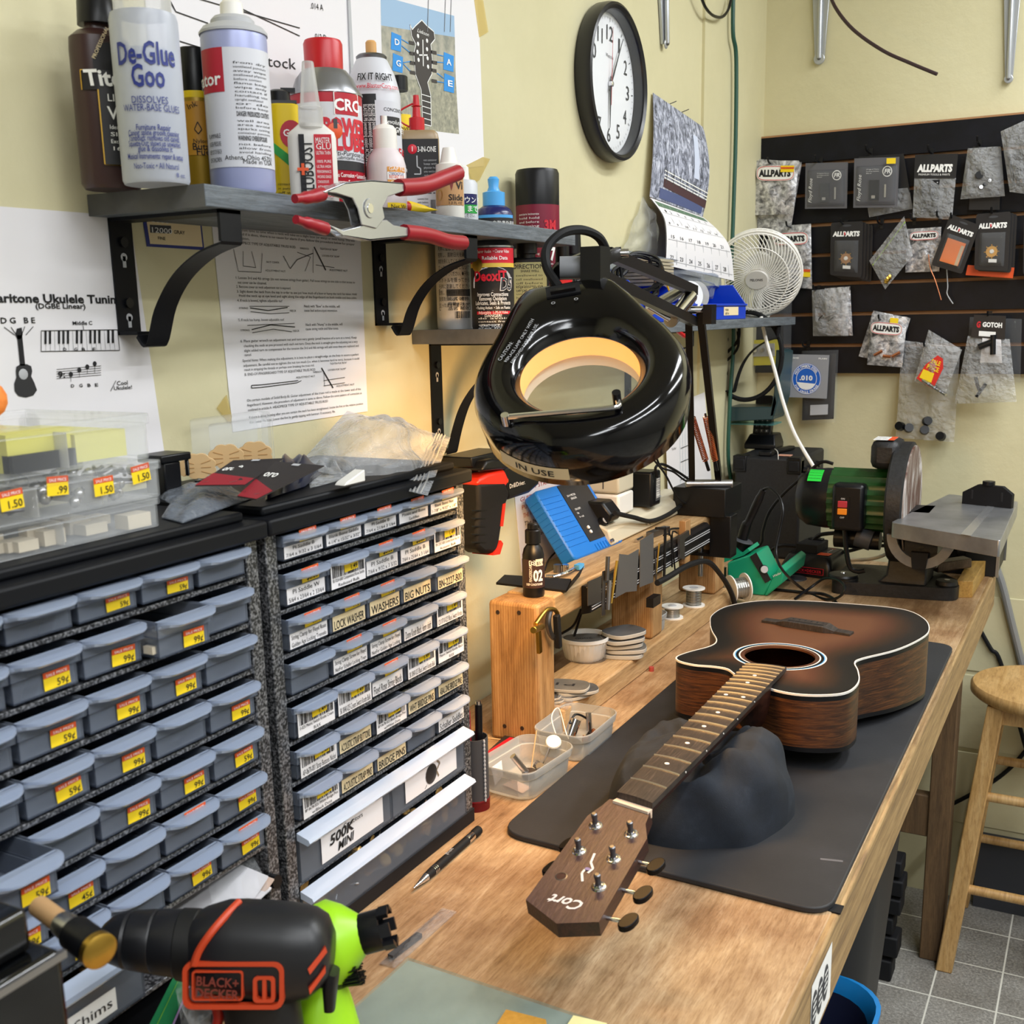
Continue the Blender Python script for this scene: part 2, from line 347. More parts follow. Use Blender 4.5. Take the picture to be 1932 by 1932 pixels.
# ---------------------------------------------------------------- drawer cabinets
HAM = mott('hammered_grey_metal', ((.4, '2b2c2e'), (.5, '55565a'), (.62, '8f9094')), 420, .32, (300, .5, .0008), detail=2, metal=.4)
LIPM = clear('drawer_lip_plastic', 'e8edf5', op=.36, rough=.11, col='ccd9ee'); BODM = clear('drawer_plastic', 'dfe3ea', op=.22, rough=.22, col='9aa2b0')
CT, CF = 1.303, -.605
RAIL = [1.272, 1.2325, 1.193, 1.1535, 1.1135, 1.0755, 1.0365, .980, .925]
BITS = [mat('bone_bits', 'd9cdb6', .5), STEEL, BRASS, mat('tan_bits', 'b58a55', .6), BLKM, mat('cream_bits', 'efe3c4', .45)]
def sticker(b, fn, u, v, w_, h_, txt, rot=0, w=.0006):
    c_, s_ = cos(rot), sin(rot); g = lambda a, d, k=0: fn(u+a*c_-d*s_, v+a*s_+d*c_, w+k)
    b.rect(g, 0, 0, w_, h_, YEL); b.rect(g, 0, h_*.68, w_, h_, ORS, 1, .0002); b.text('SALE PRICE', g, w_/2, h_*.74, h_*.22, WHI, 'c', w=.0004, fit=w_*.8)
    b.text(txt, g, w_*.93, h_*.1, h_*.55, INK, 'r', bold=.01, w=.0003)
def drawer(par, y0, y1, z0, h, lip=.016, out=0, deep=.13, stick=None, label=None, fill=None, seed=0, lid=None):
    """one see-through drawer: tray with a stepped front and a D-shaped pull lip"""
    x0 = CF+.004+out; W = y1-y0; zb = z0+.0035; zt = z0+h; th = .0012; rr = random.Random(seed)
    d = B(); st = h*.5
    for a, c, zl, zh, xi in ((y0+.003, y1-.003, zb, zb+st, 0), (y0+.0008, y1-.0008, zb+st, zt, .0025)):
        d.box(x0+xi-th, x0+xi, a, c, zl, zh, BODM); d.box(x0-deep, x0+xi-th, a, a+th, zl, zh, BODM); d.box(x0-deep, x0+xi-th, c-th, c, zl, zh, BODM)
    d.box(x0-deep, x0, y0+.003, y1-.003, zb, zb+th, BODM); d.box(x0-deep-th, x0-deep, y0+.001, y1-.001, zb, zt, BODM)
    o = part(d, 'drawer', par)
    b = B(); n = 14; rc = min(.016, W*.3); pl = [(x0-.001, y0+.001)]
    for i in range(n+1):
        a = i/n*pi/2; pl.append((x0+lip*(sin(a)), y0+.001+rc*(1-cos(a))))
    for i in range(n+1):
        a = pi/2-i/n*pi/2; pl.append((x0+lip*(sin(a)), y1-.001-rc*(1-cos(a))))
    pl.append((x0-.001, y1-.001))
    fz = lambda u, v, w: Vector((u, v, zt-.0012+w+(u-x0)*.06-((u-x0)/lip)**3*.0016))
    b.prism(pl, fz, -.0008, .0012, LIPM)
    sk = pl[1:-1]; b.rings([[fz(u, v, -.0006) for u, v in sk], [fz(x0+(u-x0)*.86, v, -.003) for u, v in sk], [fz(x0+(u-x0)*.3, v, -.0048) for u, v in sk]], LIPM, False, False, False)
    part(b, 'lip', o)
    if fill is not None:
        b = B(); m = BITS[fill]
        for i in range(16):
            p = Vector((x0-.008-rr.random()*.03, y0+.008+rr.random()*(W-.016), zb+.003+rr.random()*.006)); s = .002+rr.random()*.002
            if fill in (1, 2): b.cyl(p, p+Vector((rr.uniform(-.008, .008), rr.uniform(-.01, .01), .001)), s*.6, m, n=6)
            else: b.box(p.x-s*1.6, p.x+s*1.6, p.y-s*3, p.y+s*3, p.z-s, p.z+s, m)
        q = part(b, 'contents', o); q['kind'] = 'stuff'
    fn = lambda u, v, w=0: Vector((x0+.0005+w, y0+u, zb+v))
    if stick:
        b = B(); sticker(b, fn, W*.46, .0025, W*.37, st*.78, stick, rr.uniform(-.05, .08)); part(b, 'price_sticker', o)
    if label:
        kind, lines = label; b = B(); hi = kind in ('bar', 'tall'); f2 = (lambda u, v, w=0: fn(u, v, w+.0028)) if hi else fn
        m = CREAM if kind == 'tape' else PAPER; u0, u1 = W*.06, W*.96; vh = h*.86 if hi else st*.98
        if kind == 'tape': u0 = W*.1
        b.rect(f2, u0, .0015, u1, vh, m, 1, .0005)
        if hi: b.barcode(f2, u0+.002, vh*.42, u1-.002, vh*.93, INK, .0008, seed); sticker(b, f2, W*.4, vh*.5, W*.36, vh*.42, '1.49', .03, .001)
        n = len(lines); lh = (vh*.36 if hi else vh*.86)/n
        for i, s in enumerate(lines): b.text(s, f2, (u0+u1)/2, .0028+(n-1-i)*lh, lh*.85, INK, 'c', w=.0008, fit=min((u1-u0)*.92, len(s)*lh*.5), bold=.01 if kind == 'tape' else 0)
        part(b, 'paper_label', o)
    if lid:
        b = B(); sticker(b, lambda u, v, w=0: Vector((x0+.0036+w, y0+u, zb+st+v)), W*.36, .0012, W*.4, (h-st)*.8, lid, .03); part(b, 'price_sticker', o)
    return o
def cabinet(y0, y1, label, rows, wide):
    t = thing('drawer_cabinet', label, 'drawer cabinet', (-.7, (y0+y1)/2, BZ))
    b = B(); b.box(WX+.01, CF+.002, y0, y0+.014, BZ+.004, CT, HAM); b.box(WX+.01, CF+.002, y1-.014, y1, BZ+.004, CT, HAM); b.box(WX+.01, WX+.014, y0, y1, BZ, CT, BLKM)
    part(b, 'side_panels', t, bevel=.001)
    part(B().box(WX+.006, CF+.004, y0-.001, y1+.001, BZ, BZ+.016, BLKM), 'base', t, bevel=.001)
    b = B().box(WX+.006, CF+.012, y0-.004, y1+.004, CT-.002, CT+.012, BLKP); b.box(WX+.01, CF-.004, y0+.006, y1-.006, CT+.012, CT+.02, BLKP); part(b, 'lid', t, bevel=.0025)
    for z in RAIL[:-1]: part(B().box(WX+.014, CF, y0+.013, y1-.013, z-.004, z, HAM), 'rail', t, bevel=.0008)
    A, Z = y0+.016, y1-.016; W = (Z-A)/5
    for r, row in enumerate(rows):
        z = RAIL[r]; top = (CT-.002 if r == 0 else RAIL[r-1]-.004)
        for c, spec in enumerate(row):
            if spec is None: continue
            k = dict(spec); drawer(t, A+c*W, A+(c+1)*W, z, top-z-.004, seed=r*11+c+int(y0*100), **k)
    wide(t, A, Z); return t
S = lambda p, **k: dict(stick=p, **k); E_ = dict()
rowsL = [[E_, E_, S('59¢'), S('59¢'), E_], [E_, S('59¢'), S('99¢'), S('99¢', out=.012, fill=0), E_], [E_, S('59¢'), S('99¢'), S('99¢', fill=1), E_], [E_, S('59¢'), S('99¢'), dict(fill=1), S('99¢')],
         [S('59¢', out=.03, lip=.018), E_, S('99¢'), S('99¢'), S('59¢')], [S('59¢', out=.015), S('45¢'), E_, dict(fill=2, lid='99¢'), S('99¢')], [E_, S('99¢'), E_, S('99¢'), dict(stick='99¢', lid='99¢')]]
# order in each row is from the near side to the far side
T = lambda *l, **k: dict(label=('txt', l), **k); BR = lambda *l, **k: dict(label=('bar', l), **k); TP = lambda *l, **k: dict(label=('tape', l), **k)
rowsR = [[T('PI Saddle B', '7/64 x 9/32 x 3 1/64', lid='$6.00'), T('Blank Bone Saddle', '4-1/4" x 15/32" x 3/32"', fill=0, lid='$6.00'), T('PI Saddle B', '7/64 x 21/64 3 1/64', fill=0, lid='$6.00'), T('Plastic and Bone', 'Saddles', fill=0, lid='$6.00'), T('Blank Bone Nut', '1-7/8" x 9/32" x 1/8"', fill=0, lid='$6.00')],
         [T('PI Saddle W', '5/64 x 23/64 x 2 33/64', lid='$6.00'), BR('BS 0254-B00 Compensated Bone Saddle', 'Radiused Bulk'), T('PI Saddle B', '7/64 x 9/32 x 3 5/32', lid='$6.00'), T('PI Saddle B', '7/64 x 25/64 x 3 1/64', lid='$6.00'), BR('BN 2207-B00 Slotted Bone Nut for', 'Acoustic Bulk')],
         [T('String Clamp for Floyd Rose', 'Golden Age Locking Tremolo', lid='1.99'), TP('LOCK WASHER', lid='99¢'), TP('WASHERS', lid='99¢'), TP('BIG NUTS'), dict(label=('tape', ('BN-2227-B00',)), out=.004)],
         [dict(), T('String Clamp Screw for Floyd', 'NutFor Schaller Locking Trem', lid='39¢'), T('String Clamp Screw for Floyd', 'NutFor Golden Age Locking', lid='39¢'), T('Dome Knob Black, 6mm shaft', fill=4), BR('CK 0710-023 Black Switch Knobs')],
         [BR('0-025 Metric Switch Knobs Cream', 'BULK'), BR('SK 0040-025 Cream Switch Knobs Bulk'), T('Floyd Rose String Block', lid='99¢'), BR('SK 0040-023 Black Switch Knobs Bulk'), BR('Metric Switch Knobs Black', 'BULK')],
         [BR('AP-0670-001 Strap Buttons Nickel'), TP('ACOUSTIC STRAP BUTTONS'), BR('BP-0678-023 Black Bridge Pins', 'w/White Dots'), TP('WHT BRIDGE PINS', fill=5), TP('ABALONE BRIDGE PINS', fill=5)],
         [BR('BP 0678-025 White Bridge Pins', 'w/Black Dots'), TP('ACOUSTIC STRAP PINS'), TP('BRIDGE PINS'), dict(fill=4), dict(label=('txt', ('Schaller Saddles',)))]]
def tray(par, y0, y1, z0, z1, fill, nm='wide_drawer'):
    x0 = CF+.004; d = B(); th = .0015
    d.box(x0-th, x0, y0, y1, z0, z1-.004, TINT); d.box(x0-.15, x0-th, y0, y0+th, z0, z1-.006, TINT); d.box(x0-.15, x0-th, y1-th, y1, z0, z1-.006, TINT); d.box(x0-.15, x0, y0, y1, z0, z0+th, TINT)
    o = part(d, nm, par)
    part(B().rings([[Vector((x0+a, y, z1-.004+c)) for a, c in ((-.002, -.006), (.010, -.009), (.0125, -.006), (.011, -.003), (-.002, .001))] for y in (y0-.001, y1+.001)], LIPM), 'lip', o)
    if fill: b = B(); fill(b, x0, y0, y1, z0); q = part(b, 'contents', o); q['kind'] = 'stuff'
    return o
def gold_bits(b, x0, y0, y1, z0):
    g = mat('antique_gold', 'cfa763', .4, .4); r_ = random.Random(5)
    for i in range(90):
        p = Vector((x0-.004-r_.random()*.02, y0+.01+r_.random()*(y1-y0-.02), z0+.005+abs(r_.gauss(0, .016)))); k = r_.random()
        if k < .4: b.lathe(p, [(.004+r_.random()*.004, 0), (.006, .0015)], g, 10, ax=(1, r_.uniform(-.5, .5), r_.uniform(-.5, 1)))
        elif k < .7: b.cyl(p, p+Vector((r_.uniform(-.01, .01), r_.uniform(-.02, .02), r_.uniform(-.004, .008))), .0012, STEEL, n=6)
        else: b.box(p.x-.002, p.x+.002, p.y-.008, p.y+.008, p.z-.004, p.z+.004, mat('brown_bits', '6d533c', .6) if i == 0 else b.ms[0] if b.ms else g)
    for yy in (.33, .66): b.box(x0-.14, x0-.003, y0+(y1-y0)*yy, y0+(y1-y0)*yy+.0015, z0+.002, z0+.04, TINT)
def dark_bits(b, x0, y0, y1, z0):
    r_ = random.Random(9)
    for i in range(26):
        p = Vector((x0-.008-r_.random()*.04, y0+.008+r_.random()*(y1-y0-.016), z0+.006+r_.random()*.02)); b.lathe(p, [(.007, 0), (.007, .012)], BITS[r_.choice((1, 4, 4))], 10, ax=(r_.uniform(-1, 1), r_.uniform(-1, 1), .3))
def wideR(t, A, Z):
    m = (A+Z)/2; o = tray(t, A, m-.001, RAIL[7]+.001, RAIL[6]-.004, dark_bits)
    fn = lambda u, v, w=0: Vector((CF+.0046+w, A+u, RAIL[7]+v)); W = m-A
    b = B().rect(fn, W*.2, .006, W*.88, .044, PAPER); b.text('Electronic', fn, W*.54, .034, .007, INK, 'c', w=.0004); b.text('Capacitors', fn, W*.54, .0265, .007, INK, 'c', w=.0004)
    b.text('500K', fn, W*.28, .019, .017, INK, bold=.03, shear=.2, w=.0006, rot=.05, vs=.8); b.text('MINI', fn, W*.36, .009, .012, INK, bold=.02, shear=.3, w=.0006, rot=.05); part(b, 'paper_label', o, label='paper label with handwriting')
    o = tray(t, m+.001, Z, RAIL[7]+.001, RAIL[6]-.004, dark_bits)
    f3 = lambda u, v, w=0: fn(u+m-A, v, w); b = B().rect(f3, W*.16, .008, W*.86, .046, PAPER); b.text('Switchcraft #11 1/4" Input Jack', f3, W*.18, .036, .0066, INK, w=.0004, fit=W*.56)
    b.text('$15.00', f3, W*.76, .038, .004, INK, w=.0004); b.line(f3, [(W*.75, .036), (W*.86, .036), (W*.86, .045), (W*.75, .045)], .0004, GREY, .0004, True)
    b.lathe(f3(W*.5, .022, .0005), [(.011, 0), (.009, .0004), (.005, .0006)], DSTEEL, 16, ax=(1, 0, 0)); b.line(f3, [(W*.58, .033), (W*.62, .028), (W*.57, .022), (W*.6, .014)], .002, mat('jack_print', '8a7a66', .6), .0006); part(b, 'paper_label', o)
    tray(t, A, Z, RAIL[8]+.001, RAIL[7]-.004, gold_bits)
def shims(b, x0, y0, y1, z0):
    r_ = random.Random(3)
    for i in range(18): p = Vector((x0-.01-r_.random()*.05, y0+.01+r_.random()*(y1-y0-.03), z0+.006)); b.box(p.x-.003, p.x+.003, p.y-.012, p.y+.014, p.z, p.z+.012, BITS[3])
def wideL(t, A, Z):
    m = (A+Z)/2
    o = tray(t, A, m-.001, RAIL[7]+.001, RAIL[6]-.004, shims); fn = lambda u, v, w=0: Vector((CF+.0046+w, A+u, RAIL[7]+v)); W = m-A
    b = B().rect(fn, W*.2, .006, W*.8, .024, WHI); b.text('Saddle Shims', fn, W*.5, .011, .011, INK, 'c', w=.0004, fit=W*.54); part(b, 'paper_label', o)
    tray(t, A, m-.03, RAIL[8]+.001, RAIL[7]-.004, shims)
cabinet(.690, 1.010, 'grey metal drawer cabinet with labelled drawers, standing next to the wooden riser', rowsR, wideR)
cabinet(.364, .680, 'grey metal drawer cabinet whose drawers carry yellow price stickers, behind the cordless drill', rowsL, wideL)
# ---------------------------------------------------------------- bench mat
MATM = mott('black_foam_mat', ((.3, '1c1d21'), (.6, '27282c'), (.8, '303137')), 7, .6, (300, .25, .0006))
def xsect(a, b, c, d):
    a, b, c, d = (Vector(onZ(*p, BZ+.006).xy) for p in (a, b, c, d)); r, s = b-a, d-c; t = ((c-a).x*s.y-(c-a).y*s.x)/(r.x*s.y-r.y*s.x); return a+r*t
Lf, Bt, Rt = ((1000, 1517), (1240, 1310)), ((1068, 1600), (1485, 1705)), ((1606, 1632), (1743, 1336))
k0, k1 = xsect(*Lf, *Bt), xsect(*Bt, *Rt); k2 = Vector(onZ(1801, 1217, BZ+.006).xy); k3 = k0+(k2-k1)
def rcorner(ps, r, n=6):
    o = []
    for i in range(len(ps)):
        p, a, c = ps[i], ps[i-1], ps[(i+1) % len(ps)]; u, v = (a-p).normalized(), (c-p).normalized()
        for k in range(n+1): t = k/n; o.append(p + u*r*(1-t)**2 + v*r*t**2)
    return o
b = B().prism([(p.x, p.y) for p in rcorner([k0, k1, k2, k3], .032)], lambda u, v, w: Vector((u, v, w)), BZ+.0004, BZ+.007, MATM)
f = flat(0, 0, BZ+.0072); q = onZ(1590, 1626, BZ+.007); b.line(f, [(q.x-.022, q.y-.004), (q.x, q.y+.001)], .004, mat('chalk_smear', '5c5d63', .8))
solo(b, 'bench_mat', 'black rounded foam mat lying on the plywood under the guitar', 'mat', bevel=.0015)
MZ = BZ+.007
# ---------------------------------------------------------------- guitar
ZT = 1.018
OUT = [(1344, 1160), (1340, 1175), (1343, 1190), (1352, 1208), (1340, 1219), (1300, 1230), (1277, 1239), (1281, 1247), (1310, 1254), (1345, 1257), (1372, 1262), (1392, 1275), (1446, 1297), (1500, 1309), (1560, 1311), (1600, 1305), (1620, 1287), (1619, 1266), (1613, 1251), (1627, 1242), (1690, 1226), (1735, 1206), (1753, 1189), (1743, 1167), (1700, 1149), (1600, 1139), (1500, 1133), (1430, 1134), (1372, 1144)]
OL = [p.xy for p in catmull([onZ(*p, ZT) for p in OUT], 5, True)]
HC = Vector(onZ(1471, 1238, ZT).xy); HR = .0465
def burst_mat():
    m, nt, b = _m('sunburst_finish'); at = nt.nodes.new('ShaderNodeAttribute'); at.attribute_name = 'edge'
    g = noise(nt, coords(nt, (70, 3, 4)), 4, 5); ad = nt.nodes.new('ShaderNodeMath'); ad.operation = 'MULTIPLY_ADD'; nt.links.new(g, ad.inputs[0]); ad.inputs[1].default_value = .12; nt.links.new(at.outputs['Fac'], ad.inputs[2])
    nt.links.new(ramp(nt, ad.outputs[0], ((.08, '0b0a0b'), (.26, '150f0d'), (.48, '35200f'), (.68, '4f2d1c'), (.95, '64402a'))), b.inputs['Base Color'])
    b.inputs['Roughness'].default_value = .42; return m
MAHO = wood('mahogany_sides', ((.28, '1c0e08'), (.45, '3c2213'), (.6, '5a351a'), (.78, '7a4e28')), 9, (2.2, 2.2, 34), .42, 1.2, 8, bump=.15)
ROSE = wood('rosewood_fretboard', ((.3, '1f1b1a'), (.55, '37302d'), (.8, '564b45')), 9, (60, 4, 10), .5, .6, 7)
MAHN = wood('mahogany_neck', ((.3, '23110c'), (.6, '3f2016'), (.8, '4e2a1c')), 6, (30, 4, 20), .4, 1)
HEADM = wood('headstock_face', ((.3, '43302f'), (.6, '513b3a'), (.8, '5d4745')), 6, (30, 4, 20), .4, 1)
BONE = mat('bone_nut', 'ead3bd', .45); BIND = mat('cream_binding', 'e6e2dc', .4); FRET = mat('nickel_fret', 'c9bfa8', .3, .8)
gt = thing('acoustic_guitar', 'sunburst acoustic guitar without strings lying face up on the black mat', 'guitar', (-.35, 1.45, MZ))
b = B(); NP = len(OL)
def hole(i, r): d = (OL[i]-HC).normalized(); return HC+d*r
rs = []
for t in [0, .12, .25, .4, .55, .7, .82, .92, 1]: rs.append([Vector((*(hole(i, HR)*(1-t)+(OL[i])*t), ZT)) for i in range(NP)])
rs = [[p-Vector((0, 0, .003)) for p in rs[0]]] + rs
b.rings(rs, burst_mat(), False, False); o = part(b, 'soundboard', gt)
at = o.data.attributes.new('edge', 'FLOAT', 'POINT')
OW = [p for p in OL]
for i, v in enumerate(o.data.vertices):
    p = (MW[gt.name] @ v.co).xy; at.data[i].value = min(1, min((p-q).length for q in OW)/.092)
def zb(y): return .941 + (y-1.33)*(MZ-.941)/(1.70-1.33) if y < 1.70 else MZ+.0002
b = B(); n8 = [[Vector((p.x, p.y, ZT-.0003)) for p in OL], [Vector((p.x, p.y, ZT-.0085)) for p in OL], [Vector((p.x, p.y, zb(p.y)+.006)) for p in OL], [Vector((p.x, p.y, zb(p.y))) for p in OL]]
b.rings(n8, [BLK, MAHO, BLK], False, True); part(b, 'sides_and_back', gt, ang=50)
b = B()
for lo in (0,): b.rings([[Vector((*(p+(HC-p).normalized()*a), ZT+c)) for p in OL] for a, c in ((-.0006, -.0022), (-.0007, .0004), (.0011, .0005), (.0011, -.001))], BIND, False, False)
part(b, 'binding', gt)
b = B(); f = flat(HC.x, HC.y, ZT+.0002)
for r1, r2, m in ((HR+.0055, HR+.0075, BIND), (HR+.0078, HR+.0112, BLK), (HR+.0114, HR+.0126, LBLUE), (HR+.0128, HR+.015, BIND)):
    b.rings([[f(r*cos(a*pi/32), r*sin(a*pi/32)) for a in range(64)] for r in (r1, r2)], m, False, False)
part(b, 'rosette', gt)
b = B(); INW = wood('bare_spruce', ((.3, 'a9733a'), (.7, 'c89456')), 6, (6, 6, 6)); b.rings([[Vector((*(HC+(p-HC)*.9), z)) for p in OL] for z in (ZT-.014, .955)], INW, False, True); part(b, 'inner_body', gt)
# bridge
bl, br_ = onZ(1441, 1172, ZT), onZ(1607, 1198, ZT); bx = (br_-bl); bc = (bl+br_)/2; L = bx.length; fb = plane(bc, bx, Vector((0, 0, 1)).cross(bx))
b = B(); prof = [(-L/2, .0035), (-L*.33, .004), (-L*.22, .009), (L*.22, .009), (L*.33, .004), (L/2, .0035)]
for (u0, h0), (u1, h1) in zip(prof, prof[1:]):
    wd = lambda u: .0085 if abs(u) > L*.3 else .0135
    b.rings([[fb(u, -wd(u), 0), fb(u, wd(u), 0), fb(u, wd(u), h), fb(u, -wd(u), h)] for u, h in ((u0, h0), (u1, h1))], ROSE)
for i in range(6): b.cyl(fb(-L*.17+i*L*.068, .006, .0088), fb(-L*.17+i*L*.068, .006, .0094), .0017, INK, n=8)
b.rings([[fb(u, -.006, h) for u, h in ((-L*.2, .0093), (L*.2, .0093))], [fb(u, -.004, h) for u, h in ((-L*.2, .0094), (L*.2, .0094))]], BLKM, False, False, False); part(b, 'bridge', gt, bevel=.0006)
# neck and fretboard
ZF = 1.027; e0, e1 = onZ(1408, 1250, ZF), onZ(1484, 1258, ZF); n0, n1 = onZ(1164, 1494, ZF), onZ(1231, 1515, ZF)
FB = quad(n0, n1, e1, e0); cr = lambda u: .0012*(1-(2*u-1)**2)
def fr(u, v, w=0): p = FB(u, v); return Vector((p.x, p.y, p.z+w+cr(u)))
b = B(); b.rings([[fr(0, v, -.006), fr(0, v), fr(.25, v), fr(.5, v), fr(.75, v), fr(1, v), fr(1, v, -.006)] for v in (0, 1)], ROSE); part(b, 'fretboard', gt)
NF = 20; ft = lambda n: (1-2**(-n/12))/(1-2**(-(NF+.6)/12))
for n in range(1, NF+1):
    b = B(); v = ft(n); d = .0018-.0008*n/20; b.rings([[fr(u, v-d, 0) for u in (0, .25, .5, .75, 1)], [fr(u, v, .0012) for u in (0, .25, .5, .75, 1)], [fr(u, v+d, 0) for u in (0, .25, .5, .75, 1)]], FRET, False, False, False); part(b, 'fret', gt)
b = B()
for n, us in ((3, (.5,)), (5, (.5,)), (7, (.5,)), (9, (.5,)), (12, (.28, .72)), (15, (.5,)), (17, (.5,))):
    v = (ft(n)+ft(n-1))/2
    for u in us: c = fr(u, v); b.lathe(c, [(.0026, 0), (.0024, .0004)], BIND, 12)
for n in (3, 5, 7, 9, 12):
    c = fr(1, (ft(n)+ft(n-1))/2, -.003); b.lathe(c, [(.001, 0), (.001, .0006)], BIND, 8, ax=(1, -.1, 0))
part(b, 'inlay_dots', gt)
b = B(); rs = []
for v, dp in ((0, .014), (.3, .016), (.55, .017), (.76, .019), (.80, .045), (.86, .066)):
    l, r_ = fr(0, v, -.006), fr(1, v, -.006); a = (r_-l); rs.append([l+a*((1-cos(pi*k/8))/2)-Vector((0, 0, (dp*sin(pi*k/8)))) for k in range(9)])
b.rings(rs, MAHN); part(b, 'neck', gt, ang=50)
b = B(); N = plane(n0-Vector((0, 0, .006)), n1-n0, n0-e0); wn = (n1-n0).length
b.prism([(0, 0), (wn, 0), (wn, .0085), (wn-.002, .0115), (.002, .0115), (0, .0085)], lambda u, v, w: N(u, w, v)*1, 0, .0075, BONE)
for i in range(6): b.box(*sum(((c-.0006, c+.0006) for c in N(.004+i*(wn-.008)/5, .004, .0112)), ())[:4], N(0, 0, .0112).z, N(0, 0, .0119).z, BLKM)
part(b, 'nut', gt, bevel=.0008)
HP = plane(N(wn/2, .0075, .003), n1-n0, (onZ(1045, 1755, .985)+onZ(1130, 1756, .985))/2-N(wn/2, .0075, .003))
def hp(px, py):
    """point of the headstock face seen at a photo point, as (u,v)"""
    o = HP(0, 0); nn = HP(0, 0, 1)-o; d = ray(px, py); p = CAM+d*((o-CAM).dot(nn)/d.dot(nn))-o
    return p.dot(HP(1, 0)-o), p.dot(HP(0, 1)-o)
hs = [(1150, 1508), (1136, 1520), (1108, 1540), (992, 1698), (1050, 1743), (1130, 1740), (1221, 1582), (1218, 1555), (1228, 1530), (1226, 1519)]
HU = [hp(*p) for p in hs]
b = B(); b.prism(HU[::-1], lambda u, v, w: HP(u, v, -w if HP(0, 0, 1).z > HP(0, 0).z else w), 0, .014, MAHN)
sg = 1 if HP(0, 0, 1).z > HP(0, 0).z else -1
fh = lambda u, v, w=0: HP(u, v, sg*w)
b.poly(fh, HU, HEADM, .0003)
part(b, 'headstock', gt)
hu = lambda px, py: hp(px, py)
b = B()
u0, v0 = hu(1050, 1698); u1, v1 = hu(1102, 1722); rt = math.atan2(v1-v0, u1-u0)
k = 1 if (HP(1, 0)-HP(0, 0)).cross(HP(0, 1)-HP(0, 0)).z > 0 else -1
ua, va = hu(1104, 1708); ub, vb = hu(1042, 1692); L = math.hypot(ub-ua, vb-va)
ft_ = lambda u, v, w=0: fh(ua+(ub-ua)/L*u-(vb-va)/L*v*k, va+(vb-va)/L*u+(ub-ua)/L*v*k, w)
b.text('Cort', ft_, 0, -.003, L*.56, mat('pearl_logo', 'e8dcd8', .4), bold=.02, shear=.35, w=.0006, fit=L); part(b, 'logo', gt)
b = B()
for s in ((1122, 1611), (1115, 1628), (1119, 1640), (1109, 1648)), ((1099, 1664), (1098, 1648), (1105, 1640)): b.line(fh, [hu(*p) for p in s], .0022, BIND, .0006)
b.lathe(fh(*hu(1109, 1640), .0005), [(.0028, 0), (.0026, .0002)], mat('abalone_inlay', 'b09ac0', .2, .3), 10); part(b, 'inlay', gt)
for p in ((1124, 1558), (1191, 1574), (1093, 1606), (1158, 1621), (1130, 1674)):
    u, v = hu(*p); b = B(); a = fh(0, 0, 1)-fh(0, 0)
    b.lathe(fh(u, v, .0003), [(.0068, 0), (.0062, .001), (.0045, .0012)], CHROME, 20, ax=a); b.lathe(fh(u, v, .001), [(.0048, 0), (.0048, .002), (.003, .0026)], CHROME, 6, ax=a); b.lathe(fh(u, v, .003), [(.003, 0), (.0024, .004), (.003, .008), (.003, .010), (.002, .0108)], DSTEEL, 14, ax=a); part(b, 'tuner_post', gt)
u, v = hu(1059, 1654); part(B().lathe(fh(u, v, .0002), [(.006, 0), (.0045, .0004)], DSTEEL, 18, ax=fh(0, 0, 1)-fh(0, 0), cap1=False).lathe(fh(u, v, .0003), [(.0044, 0), (.001, .0002)], mat('bored_wood', '3a1a10', .7), 16, ax=fh(0, 0, 1)-fh(0, 0)), 'post_hole', gt)
KEYB = mat('dark_tuner_button', '0d0b0c', .3, spec=.12)
for (kx, ky), (ax_, ay) in (((1228, 1619), (1205, 1613)), ((1203, 1672), (1172, 1665)), ((1175, 1724), (1145, 1718)), ((1079, 1580), (1095, 1580)), ((1048, 1625), (1068, 1626))):
    c = fh(*hu(kx, ky), -.008); a = fh(*hu(ax_, ay), -.008); b = B(); d = (c-a).normalized(); b.cyl(a-d*.004, c, .0022, CHROME, n=8); q = basis(c, d, (fh(0, 1)-fh(0, 0)).normalized(), (fh(0, 0, 1)-fh(0, 0)).normalized()); b.M = q
    b.prism([((.0075+.001*abs(sin(i*pi/10)))*cos(i*pi/10)*.85+.004, .0105*sin(i*pi/10)) for i in range(20)], lambda u, v, w: Vector((u, v, w)), -.0028, .0028, KEYB); b.M = None; part(b, 'tuning_key', gt, bevel=.0012)
# ---------------------------------------------------------------- neck pillow
CLOTH = mott('navy_cloth', ((.3, '12171f'), (.6, '1b222d'), (.85, '303844')), 26, .85, (900, .35, .0006))
pc = Vector((-.379, 1.14, MZ)); b = B()
def pil(i, j):
    th, ph = 2*pi*i, pi/2*j; st = (j**.75); ex = .42
    cx, sx_ = cos(th), sin(th); ca = abs(cx)**.8*math.copysign(1, cx); sa = abs(sx_)**.8*math.copysign(1, sx_)
    r = cos(ph)**.62 if j < .999 else .0; x = .098*ca*r; y = .104*sa*r; bul = 1+.05*sin(3*th+1)+.025*sin(7*th+9*j); x *= bul; y *= bul
    z = .086*sin(ph)**.8*(1+.10*cx) if j else 0
    X, Y = pc.x+x+.0*y, pc.y+y; d = (X+.367); z = min(z, .086+.02*sin(5*th)*.3); top = .0905-.030*math.exp(-(d/.024)**2)+.004*min(1, max(0, d)/.05)-.016*max(0, min(1, -d/.07))
    z = min(z*1.12, top) if j > .3 else z*1.12
    z += (.0035*sin(6*th+9*j)+.0012*sin(17*th-8*j)+.0025*sin(4*th+15*j))*min(1, 3*j*(1-j*.6))
    return Vector((X, Y, MZ+max(0, z)))
b.grid(pil, 72, 30, CLOTH); solo(b, 'neck_rest_pillow', 'dark navy cloth pillow propping up the guitar neck', 'pillow', ang=80)
